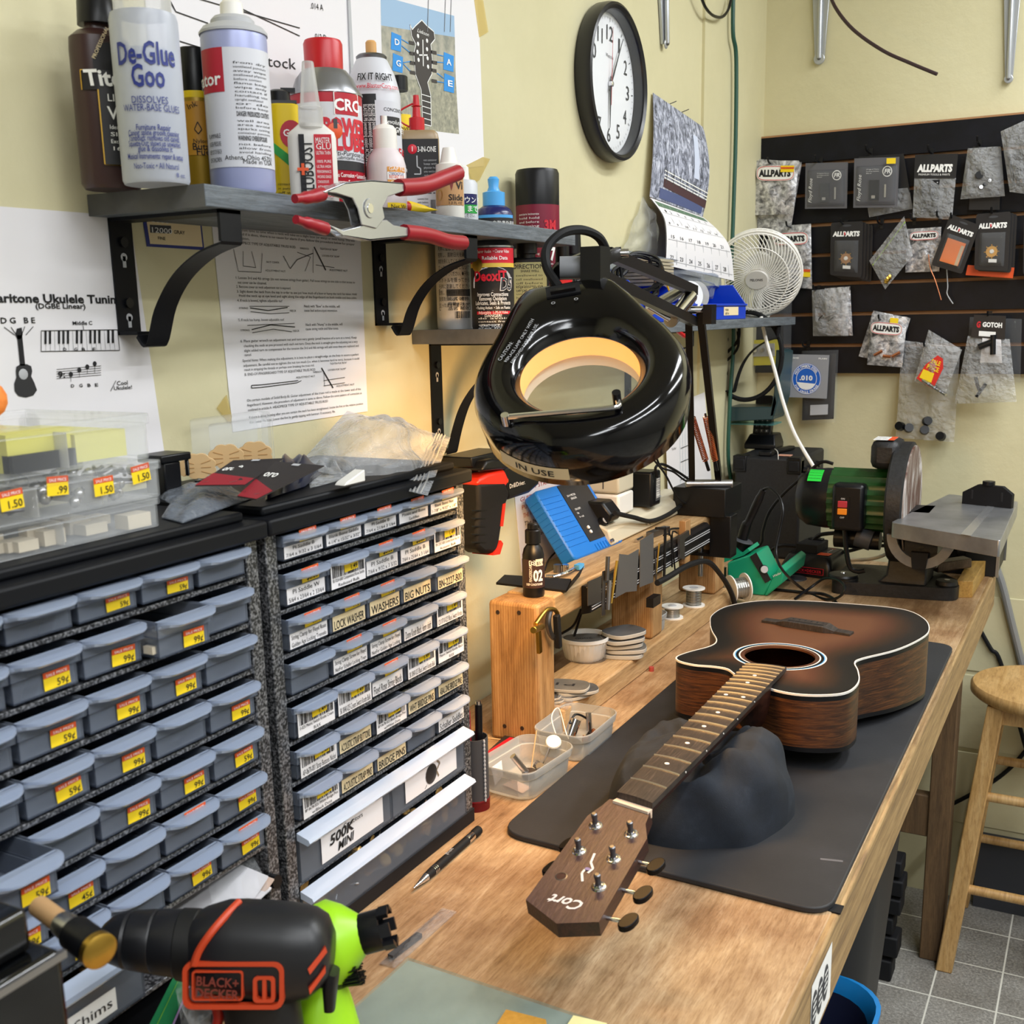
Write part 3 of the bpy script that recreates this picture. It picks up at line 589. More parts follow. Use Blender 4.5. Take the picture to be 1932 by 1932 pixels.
# ---------------------------------------------------------------- magnifier lamp
LT = 1.1; LC = dep(1091, 691, LT); dv = ray(1091, 691).normalized(); uu = (_u-dv*_u.dot(dv)).normalized(); rr_ = dv.cross(uu)
la = R(9); ax_ = (rr_*cos(la)+uu*sin(la)); bb = (uu*cos(la)-rr_*sin(la)); LY = (bb*.63+dv*.777).normalized(); LZ = ax_.cross(LY)
LM = basis(LC, ax_, LY, LZ); LMI = LM.inverted()
lamp = thing('magnifier_lamp', 'black swing-arm magnifier lamp with round lens clamped to the wooden riser', 'lamp', tuple(onX(1350, 1035, -.63)))
ARM = mat('lamp_arm_black', '08080a', .35, spec=.3); LG = mat('lamp_black_gloss', '040406', .12, spec=.35, coat=.25)
def lp(px, py, z=0):
    o = LC+LZ*z; d = ray(px, py); return LMI @ (CAM+d*((o-CAM).dot(LZ)/d.dot(LZ)))
def Ro(a):
    # pear outline: disc joined by straight sides to the hinge end
    d = Vector((cos(a), sin(a))); r = .1095
    if sin(a) > 0:
        tops = ((.047, .140), (-.047, .140))
        for s in (1, -1):
            p = Vector((s*.047, .140)); t = Vector((s*.1045, .033)); e = p-t; den = d.x*e.y-d.y*e.x
            if abs(den) > 1e-9:
                k = (t.x*e.y-t.y*e.x)/den; q = (d.x*k-t.x)*e.x+(d.y*k-t.y)*e.y
                if k > 0 and 0 <= q <= e.length_squared: r = max(r, k)
        if d.y > 1e-6:
            k = .140/d.y
            if abs(d.x*k) <= .047: r = max(r, k)
    return r
NA = 96; An = [2*pi*i/NA for i in range(NA)]; RO = [Ro(a) for a in An]; RO = [(RO[i-1]+RO[i]*2+RO[(i+1) % NA])/4 for i in range(NA)]
sm = lambda a, b_, x: (lambda t: t*t*(3-2*t))(max(0, min(1, (x-a)/(b_-a))))
def lring(fr_, z, hood=1): return [Vector((fr_(i)*cos(a), fr_(i)*sin(a), z + hood*.011*sm(.03, .11, fr_(i)*sin(a)))) for i, a in enumerate(An)]
b = B(); b.rings([lring(lambda i: .0605, -.012, 0), lring(lambda i: .0625, -.008, 0), lring(lambda i: .068, -.002, 0), lring(lambda i: .073, .0015, 0), lring(lambda i: .078, .001), lring(lambda i: (.078+RO[i]-.02)/2, .002), lring(lambda i: RO[i]-.018, .0015), lring(lambda i: RO[i]-.012, -.001), lring(lambda i: RO[i]-.005, -.007), lring(lambda i: RO[i]-.001, -.015), lring(lambda i: RO[i], -.022, .6), lring(lambda i: RO[i]+.0005, -.026, .2), lring(lambda i: RO[i]-.003, -.060, 0), lring(lambda i: RO[i]-.007, -.063, 0)], LG, False, False)
b.v = [LM @ p for p in b.v]; part(b, 'lamp_head', lamp, ang=60)
REFL = mat('white_reflector', 'efe9dd', .5); WARM = mat('warm_diffuser', 'ffdca0', .5, em=('ff9d34', .85)); TUBE = mat('ring_tube', 'fff0d0', .4, em=('ffc878', 7))
b = B(); b.rings([lring(lambda i: .0615, -.05, 0), lring(lambda i: .075, -.022, 0), lring(lambda i: RO[i]-.008, -.02, 0), lring(lambda i: RO[i]-.008, -.062, 0)], REFL, False, False); b.v = [LM @ p for p in b.v]; part(b, 'reflector', lamp)
b = B(); b.rings([lring(lambda i: .0608, -.0125, 0), lring(lambda i: .0608, -.036, 0)], WARM, False, False); b.v = [LM @ p for p in b.v]; part(b, 'diffuser', lamp)
b = B(); b.tube([LM @ Vector((.086*cos(a), .086*sin(a), -.037)) for a in An[::4]]+[LM @ Vector((.086, 0, -.037))], .009, TUBE, 10, 2); part(b, 'ring_tube', lamp)
b = B(); b.rings([lring(lambda i, r=r: r, z, 0) for r, z in ((.0605, -.011), (.045, -.0085), (.025, -.0065), (.004, -.006))], GLASS, False, True); b.v = [LM @ p for p in b.v]; part(b, 'lens', lamp, ang=80)
b = B(); b.M = LM
c = lp(1063, 553, .012); b.box(c.x-.018, c.x+.018, c.y-.006, c.y+.012, .010, .0145, BLKM); b.rings([[Vector((x, c.y-.003+dy, .0145+h)) for dy, h in ((0, .004), (.004, .001), (.010, 0), (.010, -.002), (0, -.002))] for x in (c.x-.013, c.x+.013)], BLK); b.M = None; part(b, 'rocker_switch', lamp)
b = B(); fl = lambda u, v, w=0: LM @ Vector((u, v, .0135+w)); b.text('O', fl, c.x-.012, c.y-.018, .006, LGREY, 'c'); b.text('O', fl, c.x+.012, c.y-.018, .006, LGREY, 'c'); 
c2 = lp(962, 640, .002); fc = lambda u, v, w=0: LM @ Vector((c2.x-.008+u*.53-v*.85, c2.y-.036+u*.85+v*.53, .003+w+.011*sm(.03, .11, c2.y-.036+u*.85+v*.53)))
b.text('CAUTION:', fc, .0, .004, .006, LGREY); b.text('REPLACE LAMP ONLY WITH', fc, 0, -.003, .005, LGREY); b.text('APPROVED TYPE FOR USE.', fc, 0, -.010, .005, LGREY); part(b, 'printing', lamp, label='white warning print on the lamp housing')
b = B(); fs = lambda u, v, w=0: LM @ Vector(((.1095+w)*cos(R(-127)+u/.1095), (.1095+w)*sin(R(-127)+u/.1095), -.049+v))
b.rect(fs, -.032, 0, .046, .015, CREAM, 14, .0003); b.text('IN USE', fs, -.012, .0035, .0105, INK, bold=.01, w=.0008, fit=.042); part(b, 'tape_label', lamp)
b = B(); b.M = LM; h0, h1, h2 = lp(953, 787, .008), lp(1158, 769, .008), lp(1164, 752, .008); b.tube([h0, h0*.4+h1*.6, h1, h1+Vector((.005, .003, 0)), h2], .0028, CHROME, 10, 3); b.cyl(Vector((h2.x, h2.y, -.002)), Vector((h2.x, h2.y, .016)), .0042, BLK); b.cyl(h0-Vector((0, 0, .009)), h0+Vector((0, 0, .003)), .004, CHROME); b.M = None; part(b, 'cover_latch', lamp)
HT = dep(1146, 478, 1.27); EL = dep(1310, 585, 1.74); BP = Vector((-.645, 1.95, 1.168))
hb_ = LM @ Vector((.012, .15, .0)); b = B(); s = rr_*.011
b.cyl(hb_-s*1.4+LZ*.012, hb_+s*1.6+LZ*.012, .012, GREY); b.bar(hb_-s*1.2+LZ*.012, HT-s*1.2, .006, .014, BLK); b.bar(hb_+s*1.2+LZ*.012, HT+s*1.2, .006, .014, BLK); b.box(hb_.x-.005+.02, hb_.x+.018+.02, hb_.y-.02, hb_.y+.006, hb_.z-.024, hb_.z+.03, BLK); b.cyl(HT-s*1.8, HT+s*2.2, .005, CHROME); part(b, 'hinge_bracket', lamp)
b = B(); b.bar(HT, EL+Vector((0, 0, .030)), .011, .014, ARM); b.bar(LM @ Vector((.035, .135, .008)), EL-Vector((0, 0, .018)), .011, .014, ARM); part(b, 'upper_arm', lamp)
b = B(); k = rr_*.018
for s_ in (-1, 1): b.bar(EL+k*s_*.5, BP+k*s_*1.35+Vector((0, 0, .006)), .011, .013, ARM)
part(b, 'lower_arm', lamp)
b = B(); b.cyl(dep(1265, 605, 1.62), dep(1303, 560, 1.70), .0105, CHROME); b.cyl(dep(1228, 583, 1.60), dep(1285, 548, 1.72), .009, STEEL); b.cyl(dep(1222, 578, 1.58), dep(1262, 602, 1.60), .004, CHROME); b.cyl(EL-k*1.2, EL+k*1.6, .006, CHROME); b.box(EL.x+.018, EL.x+.032, EL.y-.012, EL.y+.012, EL.z-.022, EL.z+.008, BLK); part(b, 'elbow_joint', lamp)
for q0, q1 in (((1306, 787), (1331, 868)), ((1332, 787), (1349, 868))):
    a, c = dep(*q0, 1.93), dep(*q1, 1.97); b = B(); d = (c-a); x = d.orthogonal().normalized(); y = d.normalized().cross(x); n = 26
    b.tube([a+d*(i/(n*8))+(x*cos(i*pi/4)+y*sin(i*pi/4))*.0052 for i in range(n*8+1)], .0011, COPPER, 5, 1); b.cyl(a-d*.08, a, .002, CHROME, n=6); b.cyl(c, c+d*.25, .003, BLK, n=6); part(b, 'spring', lamp)
b = B(); b.cyl(BP-rr_*.036+Vector((0, 0, -.004)), BP+rr_*.05+Vector((0, 0, -.004)), .008, STEEL); b.box(-.70, -.60, 1.93, 2.03, 1.106, 1.158, BLK); b.box(-.632, -.592, 1.94, 1.981, 1.03, 1.108, BLK)
b.box(-.67, -.592, 1.945, 1.98, 1.028, 1.034, BLK); b.cyl((-.655, 1.962, .985), (-.655, 1.962, 1.066), .005, STEEL); b.cyl((-.655, 1.962, 1.062), (-.655, 1.962, 1.067), .012, BLK); part(b, 'clamp_base', lamp, bevel=.0015)
b = B(); b.tube([LM @ Vector((-.012, .147, .004)), dep(1052, 538, 1.18), dep(1032, 505, 1.19), dep(1032, 468, 1.2), dep(1060, 440, 1.21), dep(1098, 434, 1.23), dep(1130, 448, 1.25), HT], .0052, RUB); part(b, 'cord', lamp)
l = bpy.data.lights.new('lamp_light', 'AREA'); l.shape = 'DISK'; l.size = .17; l.energy = 2.8; l.color = (1, .56, .2); o = bpy.data.objects.new('lamp_light', l); COL.objects.link(o)
o.matrix_world = LM @ Matrix.Translation((0, 0, -.066)); o.parent = lamp; o.matrix_parent_inverse = MW[lamp.name].inverted()
# ---------------------------------------------------------------- shelves
ASH = wood('grey_stained_wood', ((.3, '4a5158'), (.5, '636b73'), (.7, '7a828a')), 8, (30, 2, 30), .6, .6, 6); ASHE = mott('grey_end_grain', ((.3, '4c4c4c'), (.6, '5d5d5c'), (.8, '6a6866')), 25, .75)
SX = -.664; SZ = 1.5835
t = thing('wall_shelf', 'short grey shelf on two black brackets, holding the glue bottles and spray cans', 'shelf', (WX, 1.07, SZ-.02))
b = B().box(WX+.001, SX, .716, 1.432, SZ-.018, SZ, ASH); b.q([(WX+.001, .7159, SZ-.018), (SX, .7159, SZ-.018), (SX, .7159, SZ), (WX+.001, .7159, SZ)], ASHE); part(b, 'board', t, bevel=.0012)
def bracket(par, y, zt, dx, drop, wd=.026):
    b = B(); h = wd/2; z0 = zt-drop
    b.box(WX, WX+.003, y-h, y+h, z0, zt, BLKP); b.box(WX, WX+dx, y-h, y+h, zt-.003, zt, BLKP); b.box(WX+dx-.003, WX+dx, y-h, y+h, zt-.026, zt, BLKP)
    P = [(WX+dx, zt-.026), (WX+dx*.78, zt-.034), (WX+dx*.55, zt-.052), (WX+dx*.38, zt-.078), (WX+dx*.27, zt-.11), (WX+dx*.19, z0)]
    pp = [Vector((p[0], 0, p[1])) for p in catmull([(x, z, 0) for x, z in P], 5)] if False else [(p.x, p.y) for p in catmull([(x, z, 0) for x, z in P], 5)]
    b.rings([[Vector((x, y-h, z)), Vector((x, y+h, z)), Vector((x-.002, y+h, z-.0025)), Vector((x-.002, y-h, z-.0025))] for x, z in pp], BLKP); b.box(WX, WX+dx*.19, y-h, y+h, z0, z0+.003, BLKP)
    o = part(b, 'bracket', par, bevel=.0006)
    for zz in (zt-drop*.2, zt-drop*.72): b = B().cyl((WX+.003, y, zz), (WX+.006, y, zz), .0045, BLK); part(b, 'screw', o); b = B(); b.lathe((WX+.0033, y, zz-.013), [(.0038, 0), (.0037, .0003)], LGREY, 10, ax=(1, 0, 0)); b.box(WX+.0031, WX+.0036, y-.0018, y+.0018, zz-.022, zz-.012, LGREY); part(b, 'keyhole', o)
p0, p1 = onX(232, 520, WX), onX(716, 540, WX); dr = lambda q: SZ-.018-onX(*q, WX).z
bracket(t, p0.y, SZ-.018, .132, dr((245, 632))); bracket(t, p1.y, SZ-.018, .132, dr((728, 614)))
LSZ = 1.458; LX = onY(948, 621, 1.222).x
t = thing('wall_shelf', 'longer grey shelf lower on the wall, behind the magnifier lamp and under the blue bins', 'shelf', (WX, 2, LSZ-.02))
b = B().box(WX+.001, LX, 1.222, 2.66, LSZ-.018, LSZ, ASH); b.q([(WX+.001, 1.2219, LSZ-.018), (LX, 1.2219, LSZ-.018), (LX, 1.2219, LSZ), (WX+.001, 1.2219, LSZ)], ASHE); part(b, 'board', t, bevel=.0012)
bracket(t, onX(822, 740, WX).y, LSZ-.018, .125, LSZ-.018-onX(832, 850, WX).z); bracket(t, 1.95, LSZ-.018, .125, .15); bracket(t, 2.55, LSZ-.018, .125, .15)
# ---------------------------------------------------------------- bottles and cans
def spot(l, r, py, top, x, zb):
    c = onX((l+r)/2, py, x); d = (c-CAM).dot(_fw); zt = onX((l+r)/2-(py-top)*.05, top, x).z
    return Vector((x, c.y, zb)), (r-l)/2*d/F, zt-zb
def hz(py, px, x): return onX(px, py, x).z
def bottle(name, label, cat, c, prof, parts, lab, sx=1, sy=1, group=None, rz=None):
    """prof: body (r,z); parts: [(name, prof, mat)]; lab(fn, b): prints on a label map facing the camera"""
    t = thing(name, label, cat, tuple(c), group=group); part(B().lathe(c, prof[1], prof[0], 32, sx=sx, sy=sy), 'body', t)
    for n, pr, m in parts: part(B().lathe(c, pr, m, 24), n, t)
    if lab:
        r = max(p[0] for p in prof[1]); b = B(); lab(b, around(c, r, tocam(c-CAM)), r); part(b, 'printed_label', t)
    return t
def lines(b, fn, u, v, w_, n, lh, m=INK, al='l', seed=0, txt=None):
    """rows of fine print"""
    r_ = random.Random(seed); W = 'use only in well ventilated area keep away from heat sparks and open flame do not puncture or incinerate container contents under pressure avoid contact with eyes if swallowed call physician wipe off excess allow to dry before handling shake well before using hold upright'.split()
    for i in range(n):
        s = txt[i % len(txt)] if txt else ' '.join(r_.choice(W) for _ in range(max(2, int(w_/lh/3.4))))
        b.text(s, fn, u if al == 'l' else u+w_/2, v-i*lh, lh*.8, m, al, fit=w_*(1 if i % 5 != 4 else .8), w=.0004)
OR = lambda c: tocam(c-CAM)
# brown wood glue
BRN = mat('brown_glue_plastic', '3a2422', .35); BLAB = mat('black_label', '17161a', .5)
c, r, h = spot(138, 258, 200, 60, -.757, SZ)
def lb(b, fn, r):
    b.rect(fn, -.004, h*.14, .04, h*.60, BLAB, 8); b.rect(fn, -.017, h*.60, .05, h*.72, BLAB, 8); b.line(fn, [(-.004, h*.6), (-.004, h*.14), (.03, h*.14)], .001, BRASS, .0004); b.line(fn, [(-.017, h*.6), (-.017, h*.72), (.03, h*.74)], .001, BRASS, .0004)
    b.poly(fn, [(.008+.014*cos(i*.21), h*.76+.016*sin(i*.21)) for i in range(30)], BLAB, .0003); b.text('PROFESSIONAL', fn, -.004, h*.78, .004, CREAM, rot=1.1, w=.0008)
    b.text('Titebond', fn, -.013, h*.625, .017, WHI, bold=.03, shear=-.1, w=.0008); b.text('LIQUID HIDE', fn, .002, h*.53, .008, WHI, w=.0008); b.text('Wood Glue', fn, .0015, h*.42, .014, WHI, bold=.01, w=.0008)
    lines(b, fn, .002, h*.36, .03, 4, .0055, WHI, txt=['Ideal for Antiques', 'Slow Set', 'Excellent strength', '16 FL OZ'])
bottle('wood_glue_bottle', 'dark brown glue bottle with black label and ribbed black cap', 'bottle', c, (BRN, [(r*.9, 0), (r, .004), (r, h*.86), (r*.97, h*.94), (r*.7, h*.985), (r*.45, h), (r*.42, h+.006)]), [('cap', [(r*.6, h+.004), (r*.56, h+.022), (r*.5, h+.024), (r*.22, h+.025)], BLK), ('nozzle', [(r*.22, h+.028), (r*.16, h+.055)], FROST)], lb, sx=.8)
# translucent glue remover bottle
GOO = clear('milky_bottle_plastic', op=.6, rough=.3, col='d5dae6'); GOOL = mat('milky_liquid', 'aebfd6', .4)
c, r, h = spot(222, 346, 200, 30, -.702, SZ)
def lb(b, fn, r):
    b.text('De-Glue', fn, 0, h*.68, .021, NAVY, 'c', bold=.022, fit=r*1.78, w=.0003, vs=1.1); b.text('Goo', fn, 0, h*.55, .021, NAVY, 'c', bold=.022, fit=r*.95, w=.0003, vs=1.1)
    b.text('DISSOLVES', fn, 0, h*.455, .0075, NAVY, 'c', w=.0003, fit=r*1.05); b.text('WATER-BASE GLUES', fn, .001, h*.41, .0075, NAVY, 'c', w=.0003, fit=r*1.75)
    for i, (s, k) in enumerate((('Furniture Repair', 1.0), ('Caning: spline groove cleaning', 1.55), ('Tambours: removes old canvas', 1.55), ('Squeeze-Out: shows up unwanted', 1.6), ('glue & dissolves it', 1.0), ('Musical Instruments: repair & setup', 1.75))): b.text(s, fn, .001, h*(.30-.031*i-(.012 if i == 5 else 0)), .0062, NAVY, 'c', bold=.01, w=.0003, fit=r*k)
    b.text('Non-Toxic • All Natural', fn, .001, h*.075, .0065, NAVY, 'c', w=.0003, fit=r*1.35); b.text('8 oz.', fn, r*.6, h*.03, .005, NAVY, w=.0003)
bottle('glue_remover_bottle', 'milky translucent bottle with large blue lettering, beside the brown glue bottle', 'bottle', c, (GOO, [(r*.95, 0), (r, .003), (r, h*.96), (r*.96, h*.995), (r*.88, h)]), [('liquid', [(r*.96, .002), (r*.96, h*.78)], GOOL), ('cap', [(r*.84, h-.001), (r*.84, h+.03), (r*.8, h+.032)], FROST)], lb)
# lighter fuel
c, r, h = spot(346, 404, 260, 94, -.742, SZ); FUEL = mat('fuel_label', 'c9902a', .5)
def lb(b, fn, r):
    b.rect(fn, -r*.9, h*.28, r*.9, h*.64, FUEL, 6); b.text('Ink', fn, -r*.5, h*.58, .007, INK, rot=.4, w=.0004); b.text('Nylon Filter', fn, -.005, h*.36, .005, INK, w=.0004); b.text('Butane', fn, -.006, h*.315, .008, INK, bold=.01, w=.0004); b.text('Fuel', fn, -.003, h*.28, .008, INK, bold=.01, w=.0004)
    b.line(fn, [(.0, h*.42), (-.003, h*.45), (0, h*.5), (.003, h*.45)], .0008, INK, .0004, True)
bottle('lighter_fuel_can', 'slim yellow fuel can with tall black cap, behind the translucent bottle', 'can', c, (mat('fuel_gold', 'a8851f', .4, .3), [(r*.95, 0), (r, .003), (r, h*.68), (r*.95, h*.7)]), [('cap', [(r*.98, h*.7), (r*.98, h*.98), (r*.9, h)], BLK), ('collar', [(r*1.01, h*.665), (r*1.01, h*.71)], YEL)], lb)
# accelerator spray can
c, r, h = spot(389, 511, 210, 70, -.697, SZ); LAV = mat('lavender_metal', 'a3aad2', .35, .2); REDL = mat('red_label', 'b31f33', .5); CANW = mat('can_white', 'd2d4dc', .4)
def lb(b, fn, r):
    b.rect(fn, -r*1.25, h*.155, r*1.35, h*.89, CANW, 16); b.rect(fn, -r*1.25, h*.62, -r*.36, h*.89, REDL, 6, .0003); b.text('Accelerator', fn, -r*.45, h*.665, .015, WHI, 'r', bold=.02, w=.0006)
    lines(b, fn, -r*.08, h*.79, r*1.1, 12, h*.025, INK, seed=1); b.text('DANGER! PRESSURIZED CONTENTS', fn, -r*.06, h*.47, .0055, INK, fit=r*1.1, w=.0004, bold=.02); lines(b, fn, -r*.06, h*.435, r*1.1, 4, h*.025, INK, seed=2)
    b.text('WARNING! OVEREXPOSURE', fn, -r*.06, h*.32, .0055, INK, fit=r*.95, w=.0004, bold=.02); lines(b, fn, -r*.06, h*.29, r*1.1, 3, h*.025, INK, seed=3); b.text('Made in USA', fn, r*1.05, h*.175, .0055, INK, 'r', w=.0004); b.text('Athens, Ohio 45701', fn, r*1.05, h*.2, .0055, INK, 'r', w=.0004)
    lines(b, fn, -r*1.1, h*.34, r*.5, 4, .0065, INK, seed=5, txt=['FLAMMABLE', 'UNDER PRESSURE', 'KEEP OUT OF REACH', 'OF CHILDREN.'])
bottle('spray_can', 'white and lavender spray can with red label corner and pale nozzle cap', 'can', c, (LAV, [(r*.94, 0), (r, .004), (r, h*.97), (r*.98, h)]), [('shoulder', [(r*1.03, h), (r*1.03, h+.002), (r*.92, h+.006), (r*.66, h+.009), (r*.66, h+.012), (r*.56, h+.015)], LGREY), ('nozzle', [(r*.36, h+.014), (r*.34, h+.026), (r*.24, h+.029)], WHT)], lb)
# yellow tin
c, r, h = spot(512, 566, 270, 200, -.735, SZ); t = thing('solvent_tin', 'yellow rectangular tin with green and red emblem, beside the white spray can', 'tin', tuple(c)); YTIN = mat('yellow_tin', 'e3c414', .35); a = OR(c)
Mx = Matrix.Translation(c) @ Matrix.Rotation(a, 4, 'Z'); b = B(); b.M = Mx; b.prism(rrect(.03, r*2, .008), lambda u, v, w: Vector((u, v, w)), 0, h, YTIN); part(b, 'body', t, bevel=.001)
b = B(); b.M = Mx; fn = lambda u, v, w=0: Vector((.0152+w, u, v)); b.poly(fn, [(-.012, h*.62), (-.012, h*.52), (.012, h*.3), (.012, h*.42)], GREEN); b.poly(fn, [(.006+.011*cos(i*.35), h*.7+.013*sin(i*.35)) for i in range(18)], REDL, .0003); b.text('GOOF', fn, -.002, h*.68, .009, WHI, bold=.02, w=.0006); lines(b, fn, -.01, h*.2, .02, 3, .004); part(b, 'printed_label', t)
b = B(); b.M = Mx; b.box(-.013, .013, -r*.9, r*.9, h, h+.003, DGREY); b.lathe((0, -.004, h), [(.011, .002), (.011, .012), (.008, .014)], BLK, 16); b.box(-.004, .004, -.002, .012, h+.012, h+.016, BLK); part(b, 'cap', t)
# super glue bottle in front
c, r, h = spot(546, 636, 310, 242, -.690, SZ); t = thing('super_glue_bottle', 'white super glue bottle with long tapered nozzle and red and black label', 'bottle', tuple(c)); MILK = mat('milky_plastic', 'dcd9d2', .4)
a = OR(c); Mx = Matrix.Translation(c) @ Matrix.Rotation(a, 4, 'Z'); b = B(); b.M = Mx; pr = [(1, 0), (1, .002), (1, h*.86), (.93, h*.94), (.7, h), (.5, h+.004)]; b.rings([[Vector((.4*p[0]*k, p[1]*k, z)) for p in rrect(r*2, r*2, r*.8)] for k, z in pr], MILK); part(b, 'body', t, ang=50)
b = B(); b.M = Mx; b.lathe((0, 0, 0), [(r*.52, h), (r*.5, h+.018), (r*.42, h+.019), (r*.36, h+.032), (r*.24, h+.058), (r*.22, h+.059)], FROST, 20); part(b, 'nozzle', t)
b = B(); b.M = Mx; fn = lambda u, v, w=0: Vector((r*.4+.0006+w, u, v)); b.rect(fn, -r*.55, h*.05, -r*.32, h*.9, INK); b.rect(fn, r*.08, h*.06, r*.8, h*.9, RED); b.text('GLUBOOST', fn, r*.0, h*.05, .015, INK, bold=.01, rot=pi/2, fit=h*.76, w=.0004); b.text('+', fn, -r*.43, h*.33, .02, ORG, 'c', bold=.03, w=.0006); b.text('MASTER', fn, r*.14, h*.78, .0075, WHI, w=.0004, fit=r*.58); b.text('GLU', fn, r*.14, h*.70, .0075, WHI, w=.0004); b.text('ULTRA THIN', fn, r*.14, h*.63, .0045, WHI, w=.0004, fit=r*.58); lines(b, fn, r*.14, h*.52, r*.58, 10, .0046, WHI, txt=['100% PURE', 'ULTRA HIGH', 'PERFORMANCE', 'WICKING GRADE', 'CYANOACRYLATE', 'ADHESIVE']); part(b, 'printed_label', t)
# red lube can
c, r, h = spot(549, 684, 230, 182, -.747, SZ); CRCR = mat('lube_red', 'b5162c', .35)
def lb(b, fn, r):
    b.rect(fn, -r*1.2, h*.42, r*1.3, h*.90, CANW, 16); b.rect(fn, -r*1.2, h*.34, r*1.3, h*.42, BLAB, 16); b.rect(fn, r*.22, h*.80, r*1.0, h*.98, CRCR, 6, .0004); b.line(fn, [(r*.22, h*.8), (r*1, h*.8), (r*1, h*.98), (r*.22, h*.98)], .0009, WHI, .0006, True)
    b.text('CRC', fn, r*.62, h*.835, .0155, WHI, 'c', bold=.03, w=.0008); b.text('POWER', fn, -r*.12, h*.63, .023, RED, bold=.05, w=.0006, fit=r*1.45); b.text('LUBE', fn, r*.16, h*.51, .023, RED, bold=.05, w=.0006, fit=r*1.1); b.lathe(fn(r*.2, h*.66, .0008), [(.008, 0), (.007, .0004)], ORG, 14, ax=fn(r*.2, h*.66, 1)-fn(r*.2, h*.66)); b.rect(fn, r*.17, h*.68, r*.27, h*.76, DGREY, 1, .0014)
    b.text('Multi-Purpose Lubricant', fn, -r*.05, h*.46, .007, INK, shear=.2, w=.0006); b.text('Lubricante multiusos', fn, r*.2, h*.43, .005, INK, w=.0006); b.text('Stops Corrosion • Loosens Rust', fn, r*.05, h*.28, .0062, WHI, bold=.01, w=.0006, fit=r*1.3); b.text('Penetrates Fast • Stops Squeaks', fn, r*.05, h*.22, .0062, WHI, bold=.01, w=.0006, fit=r*1.3); b.text('NET WT. 9 oz', fn, -r*.3, h*.03, .008, INK, w=.0006)
bottle('lubricant_can', 'red spray can with ribbed red cap and grey shoulder, behind the super glue bottle', 'can', c, (CRCR, [(r*.96, 0), (r, .003), (r, h*.985)]), [('shoulder', [(r*1.03, h*.985), (r*1.03, h), (r*.88, h+.008), (r*.8, h+.016), (r*.62, h+.024)], mat('shoulder_metal', '9a9ca0', .3, .8)), ('cap', [(r*.53, h+.02), (r*.54, h+.05), (r*.5, h+.0535)], REDP)], lb)
# penetrant can
c, r, h = spot(655, 757, 230, 182, -.757, SZ)
def lb(b, fn, r):
    b.rect(fn, -r*1.2, .004, -r*.5, h*.98, CANW, 6); b.rect(fn, -r*.5, .004, r*.1, h*.98, BLAB, 5, .0002); b.rect(fn, r*.05, .004, r*1.2, h*.93, CANW, 8, .0003)
    for k in (-.36, -.2, -.06): b.text('BLASTER PB penetrating catalyst ACTION allows PB to pull itself up and into', fn, r*k, h*.9, .006, WHI, rot=-pi/2, fit=h*.8, w=.0006)
    b.text('CONCENTRATED', fn, r*.35, h*.85, .0052, INK, w=.0006); b.rect(fn, r*.22, h*.67, r*1.1, h*.81, BLAB, 5, .0006); b.text('Revolutionary', fn, r*.3, h*.75, .007, WHI, shear=.3, w=.0012); b.text('MAGNETIC', fn, r*.36, h*.69, .008, WHI, shear=.3, bold=.01, w=.0012); b.text('BREAK', fn, r*.45, h*.50, .013, RED, bold=.02, w=.0008); b.text('LOOSE', fn, r*.3, h*.41, .013, RED, bold=.02, w=.0008); b.rect(fn, -r*.1, h*.34, r*1.1, h*.4, YEL, 6, .0008)
t = bottle('penetrating_oil_can', 'black and white spray can with conical shoulder and tan nozzle', 'can', c, (CANW, [(r*.97, 0), (r, .003), (r, h), (r*.93, h+.010), (r*.82, h+.022), (r*.6, h+.036), (r*.52, h+.039)]), [('rim', [(r*.55, h+.038), (r*.57, h+.041), (r*.5, h+.043), (r*.2, h+.041)], DSTEEL), ('nozzle', [(r*.2, h+.041), (r*.2, h+.056), (r*.15, h+.058)], mat('tan_nozzle', 'd9a563', .5))], lb)
f = around(c, r*.95, OR(c)); b = B(); k = r*.95; fb_ = lambda u, v, w=0: Vector((c.x+(r*(1-.3*max(0, v-h)/.03)+.004+w)*cos(OR(c)+u/r), c.y+(r*(1-.3*max(0, v-h)/.03)+.004+w)*sin(OR(c)+u/r), c.z+v)); b.text('FIX IT RIGHT', fb_, .004, h+.012, .0105, INK, 'c', bold=.02, fit=r*1.4); b.text('www.BlasterCorp.com', fb_, .006, h+.003, .0075, RED, 'c', bold=.01, fit=r*1.6); part(b, 'shoulder_print', t)
# small jar with black cap behind
c, r, h = spot(733, 778, 200, 172, -.785, SZ)
bottle('small_jar', 'small clear jar with black cap and yellow label, against the wall behind the oil bottle', 'jar', c, (CLR, [(r, 0), (r, h*.96), (r*.7, h)]), [('cap', [(r*.68, h), (r*.68, h+.016), (r*.6, h+.017)], BLK)], lambda b, fn, r: (b.rect(fn, -r*.9, h*.45, r*.9, h*.82, YEL, 6), b.text('REMOVER', fn, 0, h*.7, .006, INK, 'c', w=.0004), b.text('STRONG', fn, 0, h*.55, .006, INK, 'c', w=.0004)))
